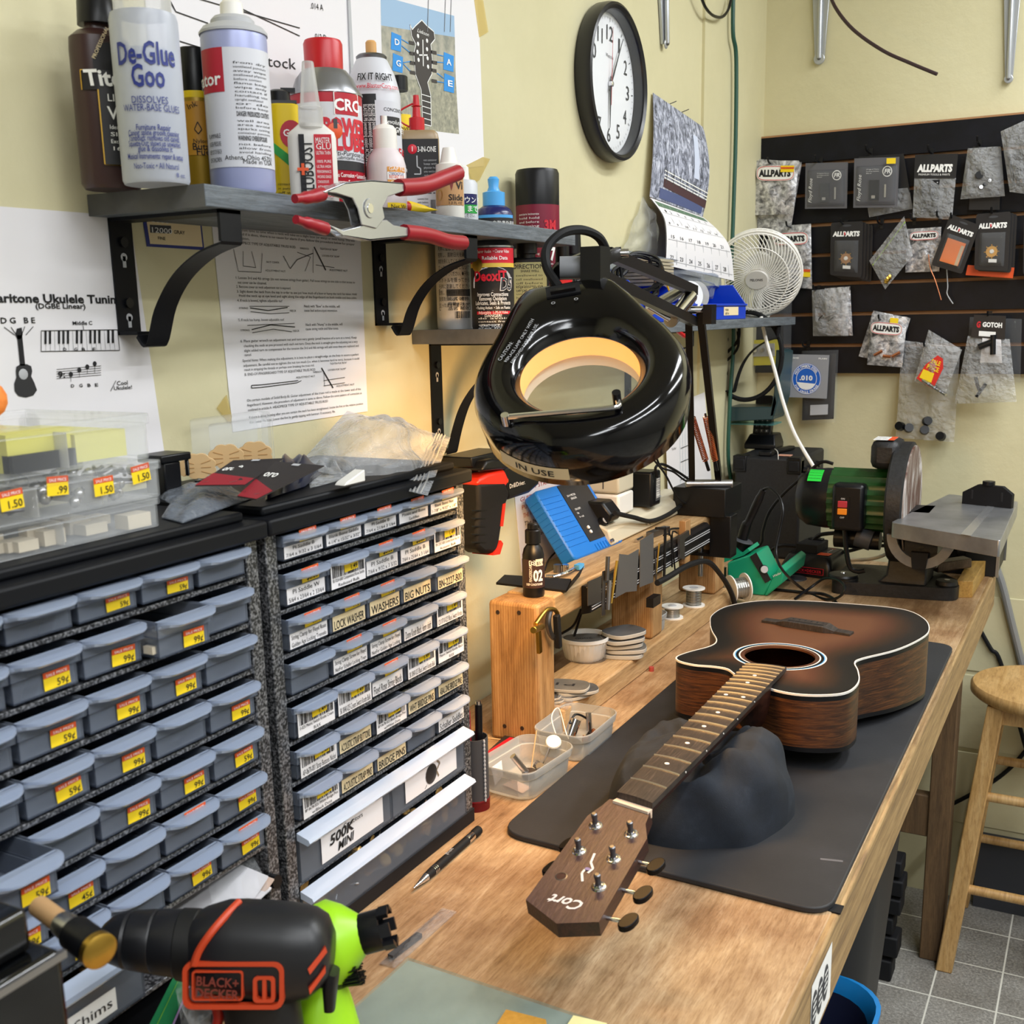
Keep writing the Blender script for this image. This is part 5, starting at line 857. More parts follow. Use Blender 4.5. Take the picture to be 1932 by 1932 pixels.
hsk = [(773, 46), (777, 56), (783, 49), (795, 38), (805, 49), (818, 60), (820, 74), (812, 84), (815, 112), (814, 140), (806, 156), (812, 180), (813, 238), (797, 234), (794, 170), (783, 140), (780, 100), (784, 84), (776, 68)]
pq(b, PW, hsk, HSK, .0003); pl_(b, PW, hsk+hsk[:1], .0012, WHI, .0006); ptext(b, PW, 'Liebson', (786, 60), 808, 7, WHI, shear=.4)
for x, y in ((788, 68), (788, 83), (787, 98), (789, 113), (805, 77), (805, 93), (806, 110), (807, 126)): b.lathe(PW(x, y)+Vector((.0006, 0, 0)), [(.0026, 0), (.002, .0003)], WHI, 10, ax=(1, 0, 0))
for x, y in ((776, 80), (777, 100), (778, 118), (778, 136), (818, 98), (819, 117), (818, 132), (819, 152)): pl_(b, PW, [(x-5, y), (x+5, y+2)], .004, HSK)
pl_(b, PW, [(797, 75), (798, 125)], .002, WHI); pl_(b, PW, [(790, 104), (806, 104)], .0016, WHI)
for i in range(5): pl_(b, PW, [(795, 178+i*11), (812, 183+i*11)], .0009, WHI)
for s, (x, y) in (('D', (737, 62)), ('G', (740, 102)), ('A', (836, 100)), ('E', (837, 140))):
    pq(b, PW, [(x, y+31), (x+19, y+36), (x+20, y+6), (x+1, y-2)], TAG, .0004); ptext(b, PW, s, (x+6, y+22), x+15, 11, WHI, bold=.02, w=.001, yr=y+24)
for a, c in (((757, 74), (770, 82)), ((757, 86), (774, 100)), ((760, 118), (775, 116)), ((760, 120), (773, 134)), ((836, 106), (824, 103)), ((836, 118), (822, 117)), ((837, 148), (824, 138)), ((837, 156), (824, 154))): pl_(b, PW, [a, c], .001, TAG)
part(b, 'picture', t)
for lab, pl in (('crumpled yellowed tape strip at the lower corner of the mandolin print', [(893, 345), (905, 340), (925, 300), (912, 296), (880, 312)]), ('clear tape strip at the upper corner of the mandolin print', [(905, 70), (922, 60), (912, 0), (895, -4)]), ('yellowed tape strip beside the truss rod page', [(410, 770), (436, 800), (438, 785), (428, 745)])):
    b = B(); b.prism([(p.y, p.z) for p in (WALLP(.002)(*q) for q in pl)], lambda u, v, w: Vector((WX+.0012+w, u, v)), 0, .0006, TAPE); solo(b, 'tape_strip', lab, 'tape')
# note sheet behind the meter, drawing by the lamp
t = thing('notice_sheet', 'white notice printed in red and black, half hidden behind the blue meter', 'notice', tuple(onX(1030, 980, WX)))
b = B(); sheet(b, WALLP(), [(985, 1080), (1100, 1030), (1070, 850), (968, 900)]); part(b, 'sheet', t)
REDT = mat('dull_red_print', 'b0524e', .7); b = B()
for i, (s, x) in enumerate((('DO NOT START WORK ON A', 978), ('GUITAR UNLESS YOU CAN', 981), ('PUT THE TOOLS BACK AND', 984), ('THE WORK AREA!', 987))): ptext(b, PW, s, (x, 932+i*15-(0 if i else 2)), 1085 if i < 3 else 1032, 8.5, REDT)
for i, (s, x) in enumerate((('The bench needs to be cleared', 989), ('and work on guitars that come in', 990), ('immediate work!', 992))): ptext(b, PW, s, (x, 992+i*14), (1085, 1095, 1052)[i], 8, INK)
part(b, 'printing', t)
t = thing('string_diagram_sheet', 'white sheet with a string diagram hanging behind the lamp arm', 'sheet', tuple(onX(1300, 880, WX+.007)))
P2 = WALLP(.0085); b = B(); b.prism([(p.y, p.z) for p in (P2(*q) for q in ((1262, 960), (1345, 930), (1330, 740), (1255, 770)))], lambda u, v, w: Vector((WX+.0072+w, u, v)), 0, .0006, PAPER); part(b, 'sheet', t)
b = B(); AQ = mat('aqua_print', 'a8c4cc', .7)
for x in (1284, 1289, 1294, 1299): pl_(b, P2, [(x, 935), (x-2, 770)], .0012, AQ)
for y in (846, 872, 905, 925): pl_(b, P2, [(1284, y), (1303, y-8)], .0014, INK)
ptext(b, P2, 'Tie Rod', (1267, 850), 1275, 5, INK); part(b, 'printing', t)
# clock
FX = WX+.03; cc = onX(1171.5, 156, FX); kd = (cc-CAM).dot(_fw)/F; CRD = 141*kd
t = thing('wall_clock', 'round wall clock with black rim and white dial', 'clock', (WX, cc.y, cc.z)); ctr = Vector((WX, cc.y, cc.z))
RIM = mat('clock_rim', '1d1d20', .3); DIAL = mat('clock_dial', 'eceef2', .5)
part(B().lathe(ctr, [(CRD*.97, 0), (CRD*1.0, .006), (CRD*1.0, .022), (CRD*.985, .029), (CRD*.95, .031), (CRD*.91, .027), (CRD*.895, .02), (CRD*.88, .010)], RIM, 64, ax=(1, 0, 0), cap1=False), 'rim', t)
part(B().lathe(ctr, [(CRD*.89, .008), (CRD*.01, .0085)], DIAL, 64, ax=(1, 0, 0), cap0=False), 'dial', t)
fc_ = lambda u, v, w=0: Vector((WX+.0092+w, cc.y+u*cos(.03)+v*sin(.03), cc.z+v*cos(.03)-u*sin(.03))); b = B()
for i in range(60):
    a = i*pi/30; r0 = CRD*(.80 if i % 5 else .78); b.line(fc_, [(r0*sin(a), r0*cos(a)), (CRD*.83*sin(a), CRD*.83*cos(a))], .0007 if i % 5 else .0014, INK)
for n in range(1, 13): a = n*pi/6; b.text(str(n), fc_, CRD*.64*sin(a), CRD*.64*cos(a)-.012, .034, INK, 'c', fit=(.027 if n > 9 and n != 11 else .02 if n == 11 else .0135 if n != 1 else .0058), bold=0)
b.text('Westclox', fc_, 0, CRD*.33, .008, INK, 'c'); part(b, 'numerals', t)
def hand(nm, a, L, wd, m, tail, w):
    d = Vector((sin(a), cos(a))); n = Vector((d.y, -d.x)); b = B(); b.prism([tuple(d*-tail+n*wd*.5), tuple(d*L*.2+n*wd), tuple(d*L+n*wd*.2), tuple(d*L-n*wd*.2), tuple(d*L*.2-n*wd), tuple(d*-tail-n*wd*.5)], lambda u, v, k: fc_(u, v, w+k), 0, .0006, m); part(b, nm, t)
hand('minute_hand', R(31), CRD*.76, .0022, INK, .015, .003); hand('hour_hand', R(181), CRD*.56, .0032, INK, .012, .002); hand('second_hand', R(2), CRD*.72, .0006, REDP, CRD*.27, .004)
part(B().lathe(ctr+Vector((.0092, 0, 0)), [(.005, 0), (.005, .006), (.003, .007)], CHROME, 16, ax=(1, 0, 0)), 'hub', t); part(B().lathe(ctr, [(CRD*.905, .024), (CRD*.01, .0245)], CLR, 48, ax=(1, 0, 0), cap0=False), 'glass', t)
# calendar
t = thing('wall_calendar', 'wall calendar with a snowy waterfall picture over a curling month page', 'calendar', tuple(onX(1280, 300, WX)))
SNOW = mott('snowy_forest_print', ((.34, '23242c'), (.46, '6d7282'), (.55, 'b9bed2'), (.68, 'eceff8')), 55, .6, vs=(1, 1, .55), detail=9, dist=1.6, nr=.75); FALL = mat('waterfall_print', 'cfd8ee', .6)
c00, c10, c11, c01 = onX(1226, 371, WX+.016), onX(1326, 409, WX+.022), onX(1327, 240, WX+.004), onX(1232, 175, WX+.004)
fu = quad(c00, c10, c11, c01); fcal = lambda u, v, w=0: fu(u, v, w+.014*sin(pi*v)*(.3+.7*u)); b = B(); b.grid(lambda u, v: fcal(u, v), 8, 12, SNOW); b.grid(lambda u, v: fcal(u, v, -.0008), 8, 12, PAPER)
for u, v0, v1 in ((.71, .35, .82),): b.grid(lambda a, c: fcal(u+a*.09, v0+(v1-v0)*c, .0006), 2, 8, FALL)
for v in (.30, .26, .23): b.line(lambda u, v_, w=0: fcal(u, v_, w+.0008), [(.2+i*.1, v-i*.006) for i in range(9)], .012, WHI)
b.grid(lambda a, c: fcal(.2+a*.8, .14+c*.08-a*.05, .0007), 8, 1, mat('bridge_print', '4a3034', .7))
for i in range(7): b.line(lambda u, v_, w=0: fcal(u, v_, w+.0009), [(.24+i*.12, .18), (.24+i*.12, .31)], .01, DGREY)
b.grid(lambda a, c: fcal(.15+a*.8, .02+c*.1, .0006), 6, 2, mat('pool_print', '55608a', .5)); part(b, 'picture', t)
def page(du):
    L = [onX(1227+du, 373, WX+.016), onX(1252+du, 408, WX+.036), onX(1258+du, 445, WX+.05), onX(1256+du, 500, WX+.05)]; Q = [onX(1327, 410, WX+.022), onX(1356, 436, WX+.05), onX(1378, 470, WX+.068), onX(1385, 530, WX+.07)]
    l_, q_ = catmull(L, 6), catmull(Q, 6); n = len(l_)-1
    def f(u, v, w=0): i = (1-v)*n; k = min(int(i), n-1); s = i-k; a = l_[k]*(1-s)+l_[k+1]*s; c = q_[k]*(1-s)+q_[k+1]*s; return a*(1-u)+c*u+Vector((.8, -.5, .1))*w
    return f
fp = page(0); b = B(); b.grid(lambda u, v: fp(u, v), 8, 18, PAPER); b.grid(lambda u, v: fp(u, v, -.003), 8, 18, mott('calendar_under_picture', ((.4, '6a2a26'), (.6, 'd9dce0')), 12, .6)); b.grid(lambda u, v: fp(u*.92+.04, .84+.10*v, .0005), 8, 2, mat('calendar_green', '5d7a62', .6))
for i in range(7): b.line(lambda u, v, w=0: fp(u, v, .0008), [(.14+i*.13, .9), (.14+i*.13, .6), (.14+i*.13, .3), (.14+i*.13, .05)], .006, LGREY)
for k in range(4): b.line(lambda u, v, w=0: fp(u, v, .0008), [(.02+j*.12, .74-k*.22) for j in range(9)], .005, LGREY)
for r_, ds in enumerate(((1, 2, 3, 4, 5, 6, 7), (8, 9, 10, 11, 12, 13, 14), (15, 16, 17, 18, 19, 20, 21), (22, 23, 24, 25, 26, 27, 28))):
    for i, d in enumerate(ds): b.text(str(d), lambda u, v, w=0: fp(u, v, .0008), .05+i*.13, .76-r_*.22, .06, INK, 'l', fit=.045 if d > 9 else .022)
part(b, 'month_page', t)
b = B()
for px, py in ((1262, 197), (1286, 212)): p = onX(px, py, WX); b.cyl(p, p+Vector((.016, -.002, .004)), .0009, DSTEEL, n=6)
part(b, 'nails', t)
# cables and brackets high on the wall
b = B(); b.tube([onX(x, y, WX+.018) for x, y in ((1384, -40), (1383, 60), (1389, 110), (1388, 260), (1383, 420), (1380, 520), (1384, 640), (1377, 760), (1374, 860), (1381, 930), (1378, 1010), (1374, 1080))], .0045, mat('dark_green_cable', '1f5145', .45)); solo(b, 'power_cable', 'dark green cable running straight down the wall near the corner', 'cable')
b = B(); b.tube([onX(x, y, WX+.02) for x, y in ((1318, -20), (1330, 12), (1345, 29), (1362, 32), (1374, 18), (1380, -5))], .003, BLK); solo(b, 'thin_cable', 'thin black cable loop hanging beside the green cable', 'cable')
BRK = mat('galvanised_bracket', 'b9bdc2', .35, .6)
def arm(P, pts, lab, d):
    b = B(); q = [P(*p) for p in pts]; n = d
    b.rings([[a, c, c+n, a+n] for a, c in ((q[0], q[1]), (q[3], q[2]))], BRK); m0, m1 = (q[0]+q[1])/2+n, (q[2]+q[3])/2+n
    b.tube([m0+n*.8, m1+n*.8], ((q[0]-q[1]).length*.13), BRK, 8, 1); b.lathe(m1+n*.2, [((q[2]-q[3]).length*.62, 0), ((q[2]-q[3]).length*.55, .003)], BRK, 16, ax=n); b.lathe(m1+n*.4, [(.004, .003), (.003, .006)], DSTEEL, 8, ax=n); solo(b, 'shelf_bracket', lab, 'bracket', bevel=.001)
arm(lambda x, y: onX(x, y, WX+.001), [(1240, -30), (1254, -30), (1251, 84), (1246, 84)], 'galvanised bracket foot on the shelf wall beside the clock', Vector((.006, 0, 0)))
arm(lambda x, y: onY(x, y, BY-.001), [(1533, -30), (1568, -30), (1556, 112), (1538, 112)], 'galvanised bracket foot on the far wall nearest the corner', Vector((0, -.006, 0)))
arm(lambda x, y: onY(x, y, BY-.001), [(1894, -30), (1928, -30), (1911, 150), (1896, 150)], 'galvanised bracket foot on the far wall above the hanging packets', Vector((0, -.006, 0)))
b = B(); b.tube([onY(x, y, BY-.12-k) for x, y, k in ((1560, -30, -.08), (1575, 12, 0), (1610, 56, .03), (1665, 95, .05), (1715, 118, .06), (1768, 140, .07))], .0038, mat('brown_cable', '38262a', .5)); solo(b, 'cable_end', 'cut dark brown cable sticking out high in front of the far wall', 'cable')
# ---------------------------------------------------------------- slatwall
SY = BY-.019; SL = [311, 369, 426, 483, 537, 594, 652]; zs = [onY(1514, y, SY).z for y in SL]; ztop = onY(1600, 246, SY).z; zbot = onY(1560, 704, SY).z
SLB = mott('black_slatwall', ((.4, '07080e'), (.7, '10111a')), 30, .45, spec=.25); GRV = mat('raw_fibreboard', 'a67a52', .7)
t = thing('slatwall_panel', 'black slatwall panel with horizontal grooves on the far wall', 'display panel', (-.3, BY, zbot)); x0 = onY(1431, 300, SY).x; x1 = .55
part(B().box(x0, x1, SY+.010, BY-.001, zbot, ztop, GRV), 'groove_core', t); part(B().box(x0-.001, x1, SY, SY+.012, ztop, ztop+.004, GRV), 'top_edge', t)
zz = [ztop]+sum([[z+.004, z-.004] for z in zs], [])+[zbot]
for i in range(0, len(zz), 2): part(B().box(x0, x1, SY, SY+.012, zz[i+1], zz[i], SLB), 'slat', t, bevel=.0008)
def hook(px, py, L=.06):
    p = onY(px, py, SY-.002); b = B(); b.tube([p+Vector((0, .006, 0)), p+Vector((0, -.006, 0)), p+Vector((0, -L*.85, .002)), p+Vector((0, -L, .012))], .0022, BLK, 8, 3); b.box(p.x-.004, p.x+.004, SY-.003, SY-.0005, p.z-.01, p.z+.012, BLK); part(b, 'hook', t)
for h in ((1461, 312), (1549, 308), (1643, 290), (1758, 290), (1849, 274), (1495, 430), (1596, 425), (1664, 423), (1725, 416), (1774, 412), (1800, 415), (1875, 405), (1545, 548), (1666, 603), (1525, 653), (1868, 597), (1750, 653)): hook(*h)
FOIL = mott('foil_bag', ((.3, '4c4c50'), (.45, '98989c'), (.56, 'c4c4c8'), (.7, 'f0f0f4')), 75, .3, detail=5, dist=.7, metal=.3, bump=(80, .7, .004)); PKB = mat('packet_black', '141418', .45); PKG = mat('packet_grey', '5c5c62', .5); BLI = clear('blister_plastic', op=.04, rough=.06, fres=.45, bump=(25, .4, .005))
GEAR = mat('brown_washer', 'a8794a', .5)
def pk(pl, y): return quad(*[onY(*p, y) for p in pl])
def qt(b, fn, s, u, v, wf, hf, m, w=.0008, bold=.03, shear=0): b.text(s, fn, u, v, hf/.72, m, 'l', bold=bold, fit=wf, w=w, shear=shear)
def slab_(b, fn, u0, v0, u1, v1, th, m, w=0): b.prism([(u0, v0), (u1, v0), (u1, v1), (u0, v1)], lambda u, v, k: fn(u, v, w+k), 0, th, m)
def bag(b, fn, m, amp=.006, seed=0, u0=0, v0=0, u1=1, v1=1):
    r_ = random.Random(seed); a, c, d = r_.uniform(3, 6), r_.uniform(4, 8), r_.uniform(0, 6)
    g = lambda u, v: amp*(sin(pi*u)*sin(pi*v))**.5*(1+.35*sin(a*u*2+c*v+d)+.2*sin(c*2*u-a*2*v)) if 0 < u < 1 and 0 < v < 1 else 0
    b.grid(lambda u, v: fn(u0+(u1-u0)*u, v0+(v1-v0)*v, .0006+g(u, v)), 10, 12, m); b.grid(lambda u, v: fn(u0+(u1-u0)*u, v0+(v1-v0)*v, -.0006-g(u, v)*.5), 8, 8, m)
def oval(b, fn, u0, v0, u1, v1, w=.001):
    cu, cv = (u0+u1)/2, (v0+v1)/2; a, c = (u1-u0)/2, (v1-v0)/2; o = [(cu+a*(abs(cos(i*pi/14))**.4)*math.copysign(1, cos(i*pi/14)), cv+c*(abs(sin(i*pi/14))**.7)*math.copysign(1, sin(i*pi/14))) for i in range(28)]
    b.poly(fn, o, WHI, w); b.line(fn, [(cu+(u-cu)*.95, cv+(v-cv)*.9) for u, v in o], .012, RED, w+.0003, True); qt(b, fn, 'ALLPARTS', u0+(u1-u0)*.08, v0+(v1-v0)*.3, (u1-u0)*.84, (v1-v0)*.42, INK, w+.0006, .06)
def packet(label, loc_px, y, build, name='parts_packet', cat='packet'):
    t = thing(name, label, cat, tuple(onY(*loc_px, y)))
    for nm, fn in build: b = B(); fn(b); part(b, nm, t)
    return t
YA, YB, YC = SY-.016, SY-.034, SY-.05
f0 = pk([(1414, 440), (1490, 444), (1513, 306), (1430, 300)], SY-.013); f1 = pk([(1424, 406), (1497, 404), (1508, 303), (1426, 303)], YB)
packet('crinkled foil packet with white oval header, at the corner end of the top row', (1465, 312), YB, [('back_packet', lambda b: bag(b, f0, FOIL, .004, 1)), ('bag', lambda b: bag(b, f1, FOIL, .007, 2)), ('header', lambda b: (oval(b, f1, .05, .62, .95, .9, .010), slab_(b, f1, .62, .78, .93, .9, .0005, YEL, .0115), slab_(b, f1, .62, .84, .93, .87, .0005, ORS, .0125)))])
def blister(pl, y, lines_, plate):
    fn = pk(pl, y)
    def card(b): slab_(b, fn, 0, 0, 1, 1, .0008, PKG); slab_(b, fn, .06, .05, .94, .84, .0012, mat('packet_slate', '47474e', .5), .0008)
    def pr(b):
        b.text('Floyd Rose', fn, .16, .12, .12, WHI, rot=pi/2*.98, w=.0034, shear=.3); b.line(fn, [(.75+.1*cos(i*.4), .72+.1*sin(i*.4)) for i in range(16)], .02, WHI, .0034, True); qt(b, fn, 'FR', .68, .68, .14, .09, WHI, .0036, .03, .2)
        for i in range(3): qt(b, fn, ('Original Parts', 'For locking systems', 'Black'), .28, .78-i*.04, .3, .02, WHI, .0034, 0) if False else qt(b, fn, ('Original Parts', 'Locking systems', 'Black')[i], .28, .76-i*.04, .28 if i < 2 else .12, .018, WHI, .0034, 0)
    def inside(b): slab_(b, fn, .36, .14, .58, .55, .004, BLK if plate else DGREY, .002); slab_(b, fn, .42, .18, .5, .24, .004, STEEL, .004); slab_(b, fn, .70, .2, .74, .46, .003, STEEL, .002)
    return [('card', card), ('print', pr), ('contents', inside), ('blister', lambda b: (b.grid(lambda u, v: fn(.03+u*.94, .03+v*.82, .009*min(1, 9*min(u, 1-u, v, 1-v))), 10, 10, BLI)))]
packet('square grey blister pack with white script, second on the top row', (1560, 320), YB, blister([(1519, 394), (1598, 393), (1600, 306), (1520, 308)], YB, 0, False))
packet('square grey blister pack with a small orange sticker, third on the top row', (1650, 310), YB-.01, blister([(1610, 392), (1693, 391), (1697, 296), (1612, 299)], YB-.01, 0, True)+[('sticker', lambda b: slab_(b, pk([(1610, 392), (1693, 391), (1697, 296), (1612, 299)], YB-.01), .74, .86, .94, .97, .0006, YEL, .0104))])
f2 = pk([(1640, 410), (1722, 394), (1705, 290), (1620, 296)], YA)
packet('dark card packet showing behind the blister packs of the top row', (1700, 310), YA, [('card', lambda b: slab_(b, f2, 0, .3, 1, 1, .001, PKB)), ('bag', lambda b: bag(b, f2, PBAG, .004, 3, 0, 0, 1, .4))])
f3 = pk([(1722, 410), (1796, 414), (1808, 290), (1727, 292)], YB)
packet('black-headed clear packet holding a flat black rectangular plate', (1765, 300), YB, [('header', lambda b: slab_(b, f3, 0, .63, 1, 1, .0012, PKB, .002)), ('print', lambda b: (qt(b, f3, 'ALLPARTS', .08, .73, .84, .11, WHI, .0036, .06, .1), qt(b, f3, 'PREMIUM TOOLS & PARTS', .1, .67, .75, .03, WHI, .0036, 0))), ('bag', lambda b: bag(b, f3, PBAG, .006, 4, 0, 0, 1, .64)), ('plate', lambda b: (slab_(b, f3, .2, .08, .62, .6, .003, BLKM), [b.lathe(f3(u, v, .003), [(.0015, 0), (.001, .0004)], LGREY, 8, ax=(0, -1, 0)) for u in (.25, .57) for v in (.12, .56)]))])
f4 = pk([(1812, 376), (1896, 370), (1888, 276), (1826, 280)], YB); f5 = pk([(1828, 396), (1886, 396), (1890, 280), (1836, 276)], YA)
packet('crumpled clear bag with small black knobs over a black card, top row', (1850, 285), YB, [('card', lambda b: slab_(b, f5, 0, 0, 1, 1, .001, PKB)), ('knob', lambda b: b.lathe(f4(.4, .45, .003), [(.009, 0), (.008, .012)], BLK, 14, ax=(.2, -1, 0))), ('screws', lambda b: [b.lathe(f4(.45+.1*i, .2+.06*i, .003), [(.005, 0), (.004, .006)], (STEEL, BLK)[i % 2], 10, ax=(.3, -1, .2)) for i in range(3)]), ('bag', lambda b: bag(b, f4, PBAG, .012, 5))])
f6 = pk([(1905, 362), (1985, 372), (1960, 215), (1888, 248)], YC)
packet('tilted clear bag of dark rods cut off by the end of the top row', (1915, 245), YC, [('rods', lambda b: [b.cyl(f6(.12+.13*i, .1), f6(.12+.13*i, .6), .003, DGREY, n=8) for i in range(3)]), ('bag', lambda b: bag(b, f6, PBAG, .008, 6))])
f7 = pk([(1462, 540), (1532, 545), (1530, 422), (1450, 428)], YA)
packet('foil packet with white oval header half hidden behind the white fan', (1495, 435), YA, [('bag', lambda b: bag(b, f7, FOIL, .006, 7)), ('header', lambda b: oval(b, f7, .1, .68, .95, .88, .009)), ('sticker', lambda b: (slab_(b, f7, .78, .18, .98, .3, .0005, YEL, .006), slab_(b, f7, .78, .26, .98, .3, .0005, ORS, .007)))])
def gearcard(pl, y, kind, rear=0):
    fn = pk(pl, y); a = ['card', 'print', 'contents', 'blister']
    def card(b): b.prism([(u+.5, v+.5) for u, v in rrect(1, 1, .06)], lambda u, v, k: fn(u, v, k), 0, .0012, PKB); [b.prism([(u+.5, v+.5) for u, v in rrect(1, 1, .06)], lambda u, v, k: fn(u+.08*i, v-.02*i, -.008*i+k), 0, .0012, PKB) for i in range(1, rear+1)]
    def pr(b): qt(b, fn, 'ALLPARTS', .08, .74, .84, .085, WHI, .0016, .06, .1); slab_(b, fn, .42, .76, .46, .81, .0004, RED, .002); b.poly(fn, [(.5+.14*cos(i*.5), .93+.02*sin(i*.5)) for i in range(13)], DGREY, .0016)
    def ins(b):
        if kind == 'foil': b.grid(lambda u, v: fn(.2+u*.6, .12+v*.46, .004), 2, 2, COPPER); b.grid(lambda u, v: fn(.68+u*.1, .12+v*.4, .0046), 1, 1, STEEL)
        else:
            c = fn(.5, .33, .004); r_ = .012; b.lathe(c, [(r_, 0), (r_, .002)], GEAR if kind == 'brown' else mat('gold_switch', 'c8a258', .35, .8), 14, ax=(0, -1, 0)); b.lathe(c, [(.005, .002), (.004, .004)], WHT, 12, ax=(0, -1, 0))
            for i in range(8): b.cyl(c+Vector((r_*cos(i*.8), -.002, r_*sin(i*.8))), c+Vector((r_*1.3*cos(i*.8), -.002, r_*1.3*sin(i*.8))), .0012, BRASS, n=6)
            slab_(b, fn, .42, .14, .66, .2, .001, WHI, .008)
    return [(a[0], card), (a[1], pr), (a[2], ins), (a[3], lambda b: b.grid(lambda u, v: fn(.13+u*.74, .08+v*.58, .002+.009*min(1, 8*min(u, 1-u, v, 1-v))), 10, 10, BLI))]
packet('black blister card with a brown toothed washer, middle row', (1598, 425), YB, gearcard([(1566, 519), (1626, 524), (1629, 417), (1568, 420)], YB, 'brown', 3))
fz = pk([(1670, 546), (1722, 482), (1706, 408), (1640, 492)], YB)
packet('small zip bag with a green seal hanging cornerwise with brass bits', (1665, 425), YB, [('bag', lambda b: bag(b, fz, PBAG, .006, 8)), ('seal', lambda b: b.line(fz, [(.02, .82), (1, .86)], .03, mat('green_seal', '9dc23a', .5), .002)), ('contents', lambda b: [b.lathe(fz(.12+.06*(i % 3), .1+.06*(i//3), .002), [(.004, 0), (.003, .005)], BRASS, 8, ax=(.2*i-.5, -1, .3)) for i in range(6)])])
f9 = pk([(1708, 514), (1772, 512), (1776, 428), (1712, 432)], YA)
packet('clear packet with faint oval header and copper wires, middle row', (1740, 430), YA, [('bag', lambda b: bag(b, f9, FOIL, .004, 9)), ('header', lambda b: oval(b, f9, .1, .72, .95, .92, .008)), ('wires', lambda b: (b.tube([onY(x, y, YB) for x, y in ((1752, 480), (1755, 505), (1765, 530), (1776, 566))], .0012, COPPER, 6), b.tube([onY(x, y, YB) for x, y in ((1786, 505), (1788, 540), (1787, 555), (1798, 573))], .0012, LGREY, 6)))])
packet('tilted black blister card with a shiny copper foil sheet', (1800, 420), YC, gearcard([(1757, 500), (1815, 517), (1849, 425), (1793, 404)], YC, 'foil'))
packet('black blister card with a gold switch disc, beside the copper foil card', (1875, 410), YC+.005, gearcard([(1838, 509), (1902, 512), (1908, 399), (1842, 404)], YC+.005, 'gold', 2)+[('orange_slip', lambda b: b.prism([(0, 0), (1, 0), (1, 1), (0, 1)], lambda u, v, k: pk([(1822, 519), (1911, 525), (1914, 505), (1826, 500)], YB+.004)(u, v, k), 0, .001, ORG))])
packet('black blister card at the far end of the middle row, mostly out of view', (1955, 430), YC+.005, gearcard([(1930, 518), (1990, 522), (1992, 418), (1932, 415)], YC+.005, 'gold'))
fa_ = pk([(1534, 634), (1600, 634), (1602, 541), (1532, 548)], YB); fb2 = pk([(1560, 632), (1609, 633), (1604, 540), (1556, 544)], YA)
packet('foil packet with a jack and wires, alone on the third row', (1545, 550), YB, [('back_packet', lambda b: bag(b, fb2, FOIL, .004, 10)), ('jack', lambda b: (b.cyl(fa_(.35, .4, .006), fa_(.7, .5, .006), .004, STEEL), b.tube([fa_(.3, .45, .007), fa_(.2, .35, .008), fa_(.4, .3, .007), fa_(.6, .4, .006)], .0012, BLK, 6))), ('bag', lambda b: bag(b, fa_, PBAG, .012, 11))])
fc2 = pk([(1636, 688), (1702, 693), (1712, 598), (1645, 592)], YB); fd = pk([(1620, 672), (1690, 690), (1718, 600), (1648, 586)], YA)
packet('fan of foil packets with white oval header and copper screws, fourth row', (1668, 605), YB, [('back_packet', lambda b: bag(b, fd, FOIL, .005, 12)), ('bag', lambda b: bag(b, fc2, FOIL, .008, 13)), ('header', lambda b: (oval(b, fc2, .03, .62, .92, .86, .011), slab_(b, fc2, .55, .86, .78, .96, .0006, YEL, .010))), ('contents', lambda b: [b.cyl(fc2(.2+.25*i, .2, .011), fc2(.42+.25*i, .3-.1*(i % 2), .011), .0035, COPPER, n=8) for i in range(3)])])
fg = pk([(1801, 762), (1918, 758), (1905, 640), (1826, 634)], YC); fh2 = pk([(1832, 636), (1896, 641), (1898, 596), (1838, 594)], YC-.004); fi = pk([(1822, 700), (1925, 722), (1928, 602), (1830, 598)], YA)
packet('clear bag with black header, a black machine head and a paper slip', (1868, 600), YC, [('blister', lambda b: b.grid(lambda u, v: fi(u, v, .008*min(1, 8*min(u, 1-u, v, 1-v))), 8, 8, BLI)), ('header', lambda b: (slab_(b, fh2, 0, 0, 1, 1, .001, PKB), slab_(b, fh2, .22, .08, .72, .3, .0004, WHI, .001))), ('print', lambda b: (qt(b, fh2, 'GOTOH', .3, .5, .6, .2, WHI, .0014, .05), qt(b, fh2, 'G', .12, .46, .12, .26, RED, .0014, .05))), ('slip', lambda b: slab_(b, fg, .36, .62, .8, 1.02, .0008, PAPER, .004)), ('machine_head', lambda b: (b.cyl(fg(.3, .85, .01), fg(.62, .95, .01), .007, BLK), b.cyl(fg(.62, 1.05, .012), fg(.62, .75, .012), .006, BLK), b.tube([fg(.3, .4, .006), fg(.4, .2, .006), fg(.5, .3, .008), fg(.35, .1, .006)], .004, BLK, 8))), ('bag', lambda b: bag(b, fg, PBAG, .014, 14))])
fj = pk([(1510, 800), (1576, 797), (1582, 660), (1513, 662)], YA); fk = pk([(1485, 749), (1560, 752), (1565, 670), (1487, 668)], YB)
